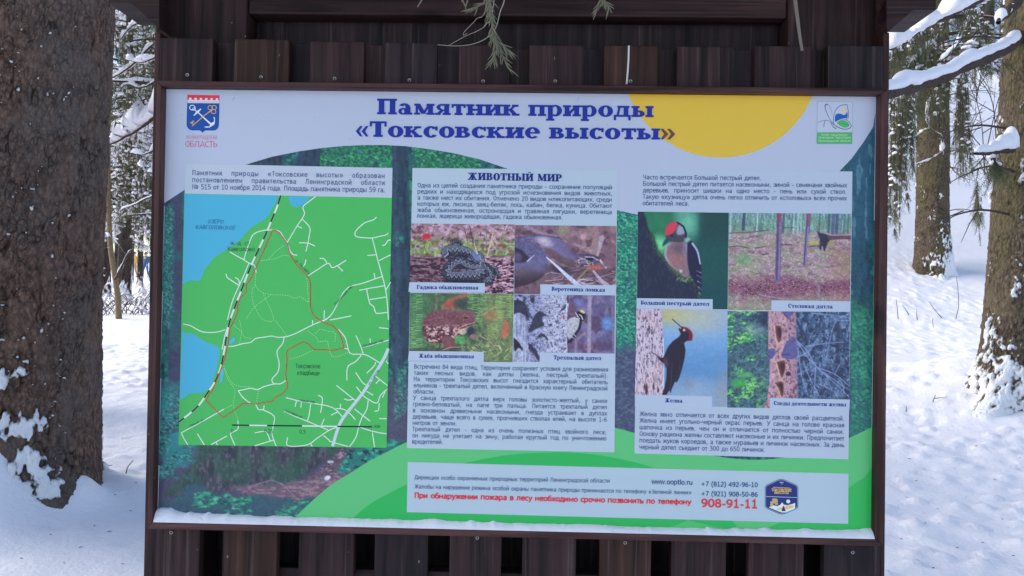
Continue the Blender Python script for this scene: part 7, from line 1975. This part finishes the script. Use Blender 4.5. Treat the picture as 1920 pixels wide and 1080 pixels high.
# ------------------------------------------------------------------ twigs hanging over the board from the roof snow
def hang_twig(name, label, stem, Y, needles, seed, r=.0016, nl=.019, tips=(), ndl=True):
    """stem in photo pixels seen at the plane y = Y; needles point down and outwards"""
    rs = np.random.RandomState(seed)
    g = MB()
    def pt(x, y): return on(x, y, Y)
    P = spline([pt(*q) for q in stem], 40)
    g.tube(P, np.linspace(r, r * .6, 40), 7)
    lines = [P] + [spline([pt(*q) for q in t], 14) for t in tips]
    for t in lines[1:]: g.tube(t, np.linspace(.0013, .0009, 14), 6)
    if ndl:
        for P_, k in zip(lines, [needles] + [int(needles * .09)] * len(tips)):
            for j in range(k):
                q = rs.uniform(.0, .99) * (len(P_) - 1); i = int(q)
                b = P_[i] + (P_[min(i + 1, len(P_) - 1)] - P_[i]) * (q - i)
                T = P_[min(i + 1, len(P_) - 1)] - P_[max(i - 1, 0)]; T = T / (np.linalg.norm(T) + 1e-9)
                a = rs.uniform(0, 2 * math.pi)
                o = np.array([math.cos(a), math.sin(a) * .8, rs.uniform(-.1, .1)])
                d = T * rs.uniform(.75, 1.1) + o * rs.uniform(.45, .85); d /= np.linalg.norm(d)
                l = nl * rs.uniform(.7, 1.2)
                g.tube([b, b + d * l * .5 + T * .0008, b + d * l + T * .002], [.0008, .0010, .0003], 4, 1, False)
    return tag(g.build(name, [TWIGDRY, HANGN], None, True), label, 'twig', 'twigs hanging down over the board')
HANGN, _t, _b = newmat('grey_green_needles', (0.19, 0.185, 0.12), 0.65, 0.3)
YT = -.33
hang_twig('spruce_twig', 'grey green needled spruce twig hanging over the middle of the board top', [(905, -190), (914, -60), (918, 0), (922, 40), (930, 75), (933, 92)], YT, 125, 3, .0030, .019, [[(933, 90), (928, 104), (923, 116)], [(934, 88), (943, 106), (953, 128)], [(916, 4), (900, 10), (888, 16)], [(934, 78), (945, 86), (954, 97)]])
hang_twig('spruce_twig', 'short tip of a spruce twig showing at the top edge, right of the long twig', [(1122, -190), (1128, -60), (1131, -12), (1132, 2)], YT - .02, 46, 4, .0018, .016, [[(1132, 0), (1140, 10), (1147, 24)], [(1130, -4), (1122, 10), (1118, 22)]])
hang_twig('spruce_twig', 'bare twig tip at the very top edge, left of the long twig', [(812, -190), (800, -40), (793, -6), (783, 13)], YT, 0, 5, .0016, .015, (), False)
hang_twig('spruce_twig', 'two tiny needle tips at the very top edge beside the long twig', [(868, -190), (870, -50), (872, -12)], YT, 18, 6, .0014, .014, [[(872, -12), (868, -2), (866, 4)], [(872, -14), (876, -4), (877, 5)]])
hang_twig('spruce_twig', 'thick bare greyish twig hanging down in front of the right post', [(1478, -190), (1487, -50), (1491, 0), (1496, 40), (1500, 70), (1504, 95)], YT + .1, 0, 7, .0042, .015, (), False)
for q, r, lab in (([(958, -190, -.32), (948, -20, -.3), (938, 22, -.28), (925, 60, -.2), (895, 80, -.08), (860, 86, -.02), (820, 84, .003)], .0009, 'thick dry straw curving from the twig to the plank top'), ([(945, -190, -.32), (925, 10, -.28), (912, 45, -.2), (895, 58, -.12), (872, 68, -.06), (840, 86, -.02)], .0007, 'thin dry straw above the thicker one'), ([(920, -190, -.32), (912, 6, -.3), (893, 36, -.24), (872, 58, -.2), (869, 66, -.19), (876, 62, -.19)], .0005, 'hair thin dry stalk with a curl at its end')):
    g = MB(); P = spline([on(a, b, c) for a, b, c in q], 50); g.tube(P, np.linspace(r, r * .7, 50), 6)
    tag(g.build('dry_straw', STRAW, None, True), lab + ', left of the needled twig', 'straw', 'dry straws hanging beside the needled twig')

# ------------------------------------------------------------------ two people far off in the wood
def person(px, py, label, jacket, trousers, hat, turn, seed):
    b, d = ground_hit(px, py)
    h = 1.72
    root = thing('person', b, label, 'person', 'walkers far off in the wood')
    rs = random.Random(seed)
    st = .16                                              # half stride
    J = {'pel': (0, 0, .92), 'wai': (0, .0, 1.08), 'che': (0, .01, 1.30), 'nec': (0, .0, 1.47), 'hd1': (0, .02, 1.56), 'hd2': (0, .03, 1.64), 'hd3': (0, .01, 1.71), 'nos': (0, .125, 1.60)}
    E = [('pel', 'wai'), ('wai', 'che'), ('che', 'nec'), ('nec', 'hd1'), ('hd1', 'hd2'), ('hd2', 'hd3'), ('hd1', 'nos')]
    rad = {'pel': .15, 'wai': .13, 'che': .155, 'nec': .055, 'hd1': .085, 'hd2': .095, 'hd3': .06, 'nos': .012}
    for s, sg in (('l', -1), ('r', 1)):
        f = st * sg
        for k, p, r in (('hip', (sg * .10, .0, .88), .10), ('kne', (sg * .10, f * .6 + .05, .48), .065), ('ank', (sg * .10, f * 1.0 - .02, .09), .048), ('toe', (sg * .11, f * 1.0 + .17, .045), .04),
                        ('sho', (sg * .20, .0, 1.41), .065), ('elb', (sg * .25, -f * .5 - .03, 1.14), .048), ('wri', (sg * .25, -f * .9 + .07, .92), .032), ('pal', (sg * .25, -f * .95 + .09, .86), .032)):
            J[k + s] = p; rad[k + s] = r
        E += [('pel', 'hip' + s), ('hip' + s, 'kne' + s), ('kne' + s, 'ank' + s), ('ank' + s, 'toe' + s), ('che', 'sho' + s), ('sho' + s, 'elb' + s), ('elb' + s, 'wri' + s), ('wri' + s, 'pal' + s)]
        px_, py_, pz_ = J['pal' + s]
        for q in range(4):
            a, c = 'fa%d' % q + s, 'fb%d' % q + s
            J[a] = (px_ + (.004 * sg), py_ + (q - 1.5) * .020, pz_ - .035); J[c] = (px_ - .01 * sg, py_ + (q - 1.5) * .021 + .008, pz_ - .075 + .006 * abs(q - 1.3))
            rad[a] = .010; rad[c] = .008; E += [('pal' + s, a), (a, c)]
        J['th' + s] = (px_ - .01 * sg, py_ + .045, pz_ - .015); rad['th' + s] = .010; E.append(('pal' + s, 'th' + s))
    names = list(J)
    def skin(sub, grow, nm):
        me = bpy.data.meshes.new(nm)
        use = [n for n in names if sub(n)]
        me.from_pydata([J[n] for n in use], [(use.index(a), use.index(c)) for a, c in E if a in use and c in use], [])
        o = bpy.data.objects.new(nm, me); col.objects.link(o)
        m = o.modifiers.new('s', 'SKIN'); 
        for i, n in enumerate(use):
            v = me.skin_vertices[0].data[i]; v.radius = (rad[n] + grow,) * 2; v.use_root = (n == use[0])
        o.modifiers.new('u', 'SUBSURF').levels = 2
        dg = bpy.context.evaluated_depsgraph_get()
        me2 = bpy.data.meshes.new_from_object(o.evaluated_get(dg))
        bpy.data.objects.remove(o)
        return me2
    c, s = math.cos(turn), math.sin(turn)
    def place(me, nm, mats, pick=None):
        V = np.empty(len(me.vertices) * 3, np.float32); me.vertices.foreach_get('co', V); V = V.reshape(-1, 3)
        V0 = V.copy()
        V = np.stack([V0[:, 0] * c - V0[:, 1] * s, V0[:, 0] * s + V0[:, 1] * c, V0[:, 2]], 1) * (h / 1.76)
        me.vertices.foreach_set('co', V.astype(np.float32).ravel()); me.materials.clear()
        for m in mats: me.materials.append(m)
        for p in me.polygons:
            p.use_smooth = True
            if pick: p.material_index = pick(np.mean([V0[i] for i in p.vertices], axis=0))
        o = bpy.data.objects.new(nm, me); col.objects.link(o); o.parent = root
        return o
    SKINM, _, _ = newmat('skin', (.55, .36, .28), .6)
    TR, _, _ = newmat('trousers_cloth', trousers, .8)
    JK, _, _ = newmat('jacket_cloth', jacket, .7)
    HT, _, _ = newmat('hat_knit', hat, .9)
    BO, _, _ = newmat('boot_leather', (.03, .03, .035), .6)
    place(skin(lambda n: True, 0, 'body'), 'body', [SKINM, TR, BO], lambda p: 2 if p[2] < .17 else (1 if p[2] < 1.0 and abs(p[0]) < .22 else 0))
    place(skin(lambda n: n in ('pel', 'wai', 'che', 'nec') or n[:3] in ('sho', 'elb', 'wri'), .022, 'jacket'), 'jacket', [JK])
    bm = bmesh.new(); bmesh.ops.create_uvsphere(bm, u_segments=16, v_segments=10, radius=.118)
    for v in list(bm.verts):
        if v.co.z < -.01: bm.verts.remove(v)
    for v in bm.verts: v.co.z *= 1.15; v.co += Vector((0, .015, 1.655))
    me = bpy.data.meshes.new('hat'); bm.to_mesh(me); bm.free()
    place(me, 'hat', [HT])
person(251.5, 521, 'person in a yellow jacket and dark trousers walking in the distant snow', (.62, .36, .05), (.40, .26, .09), (.30, .10, .05), R(150), 1)
person(273, 521, 'person in a blue coat walking in the distant snow beside the yellow jacket', (.04, .12, .24), (.05, .12, .32), (.05, .12, .14), R(170), 2)
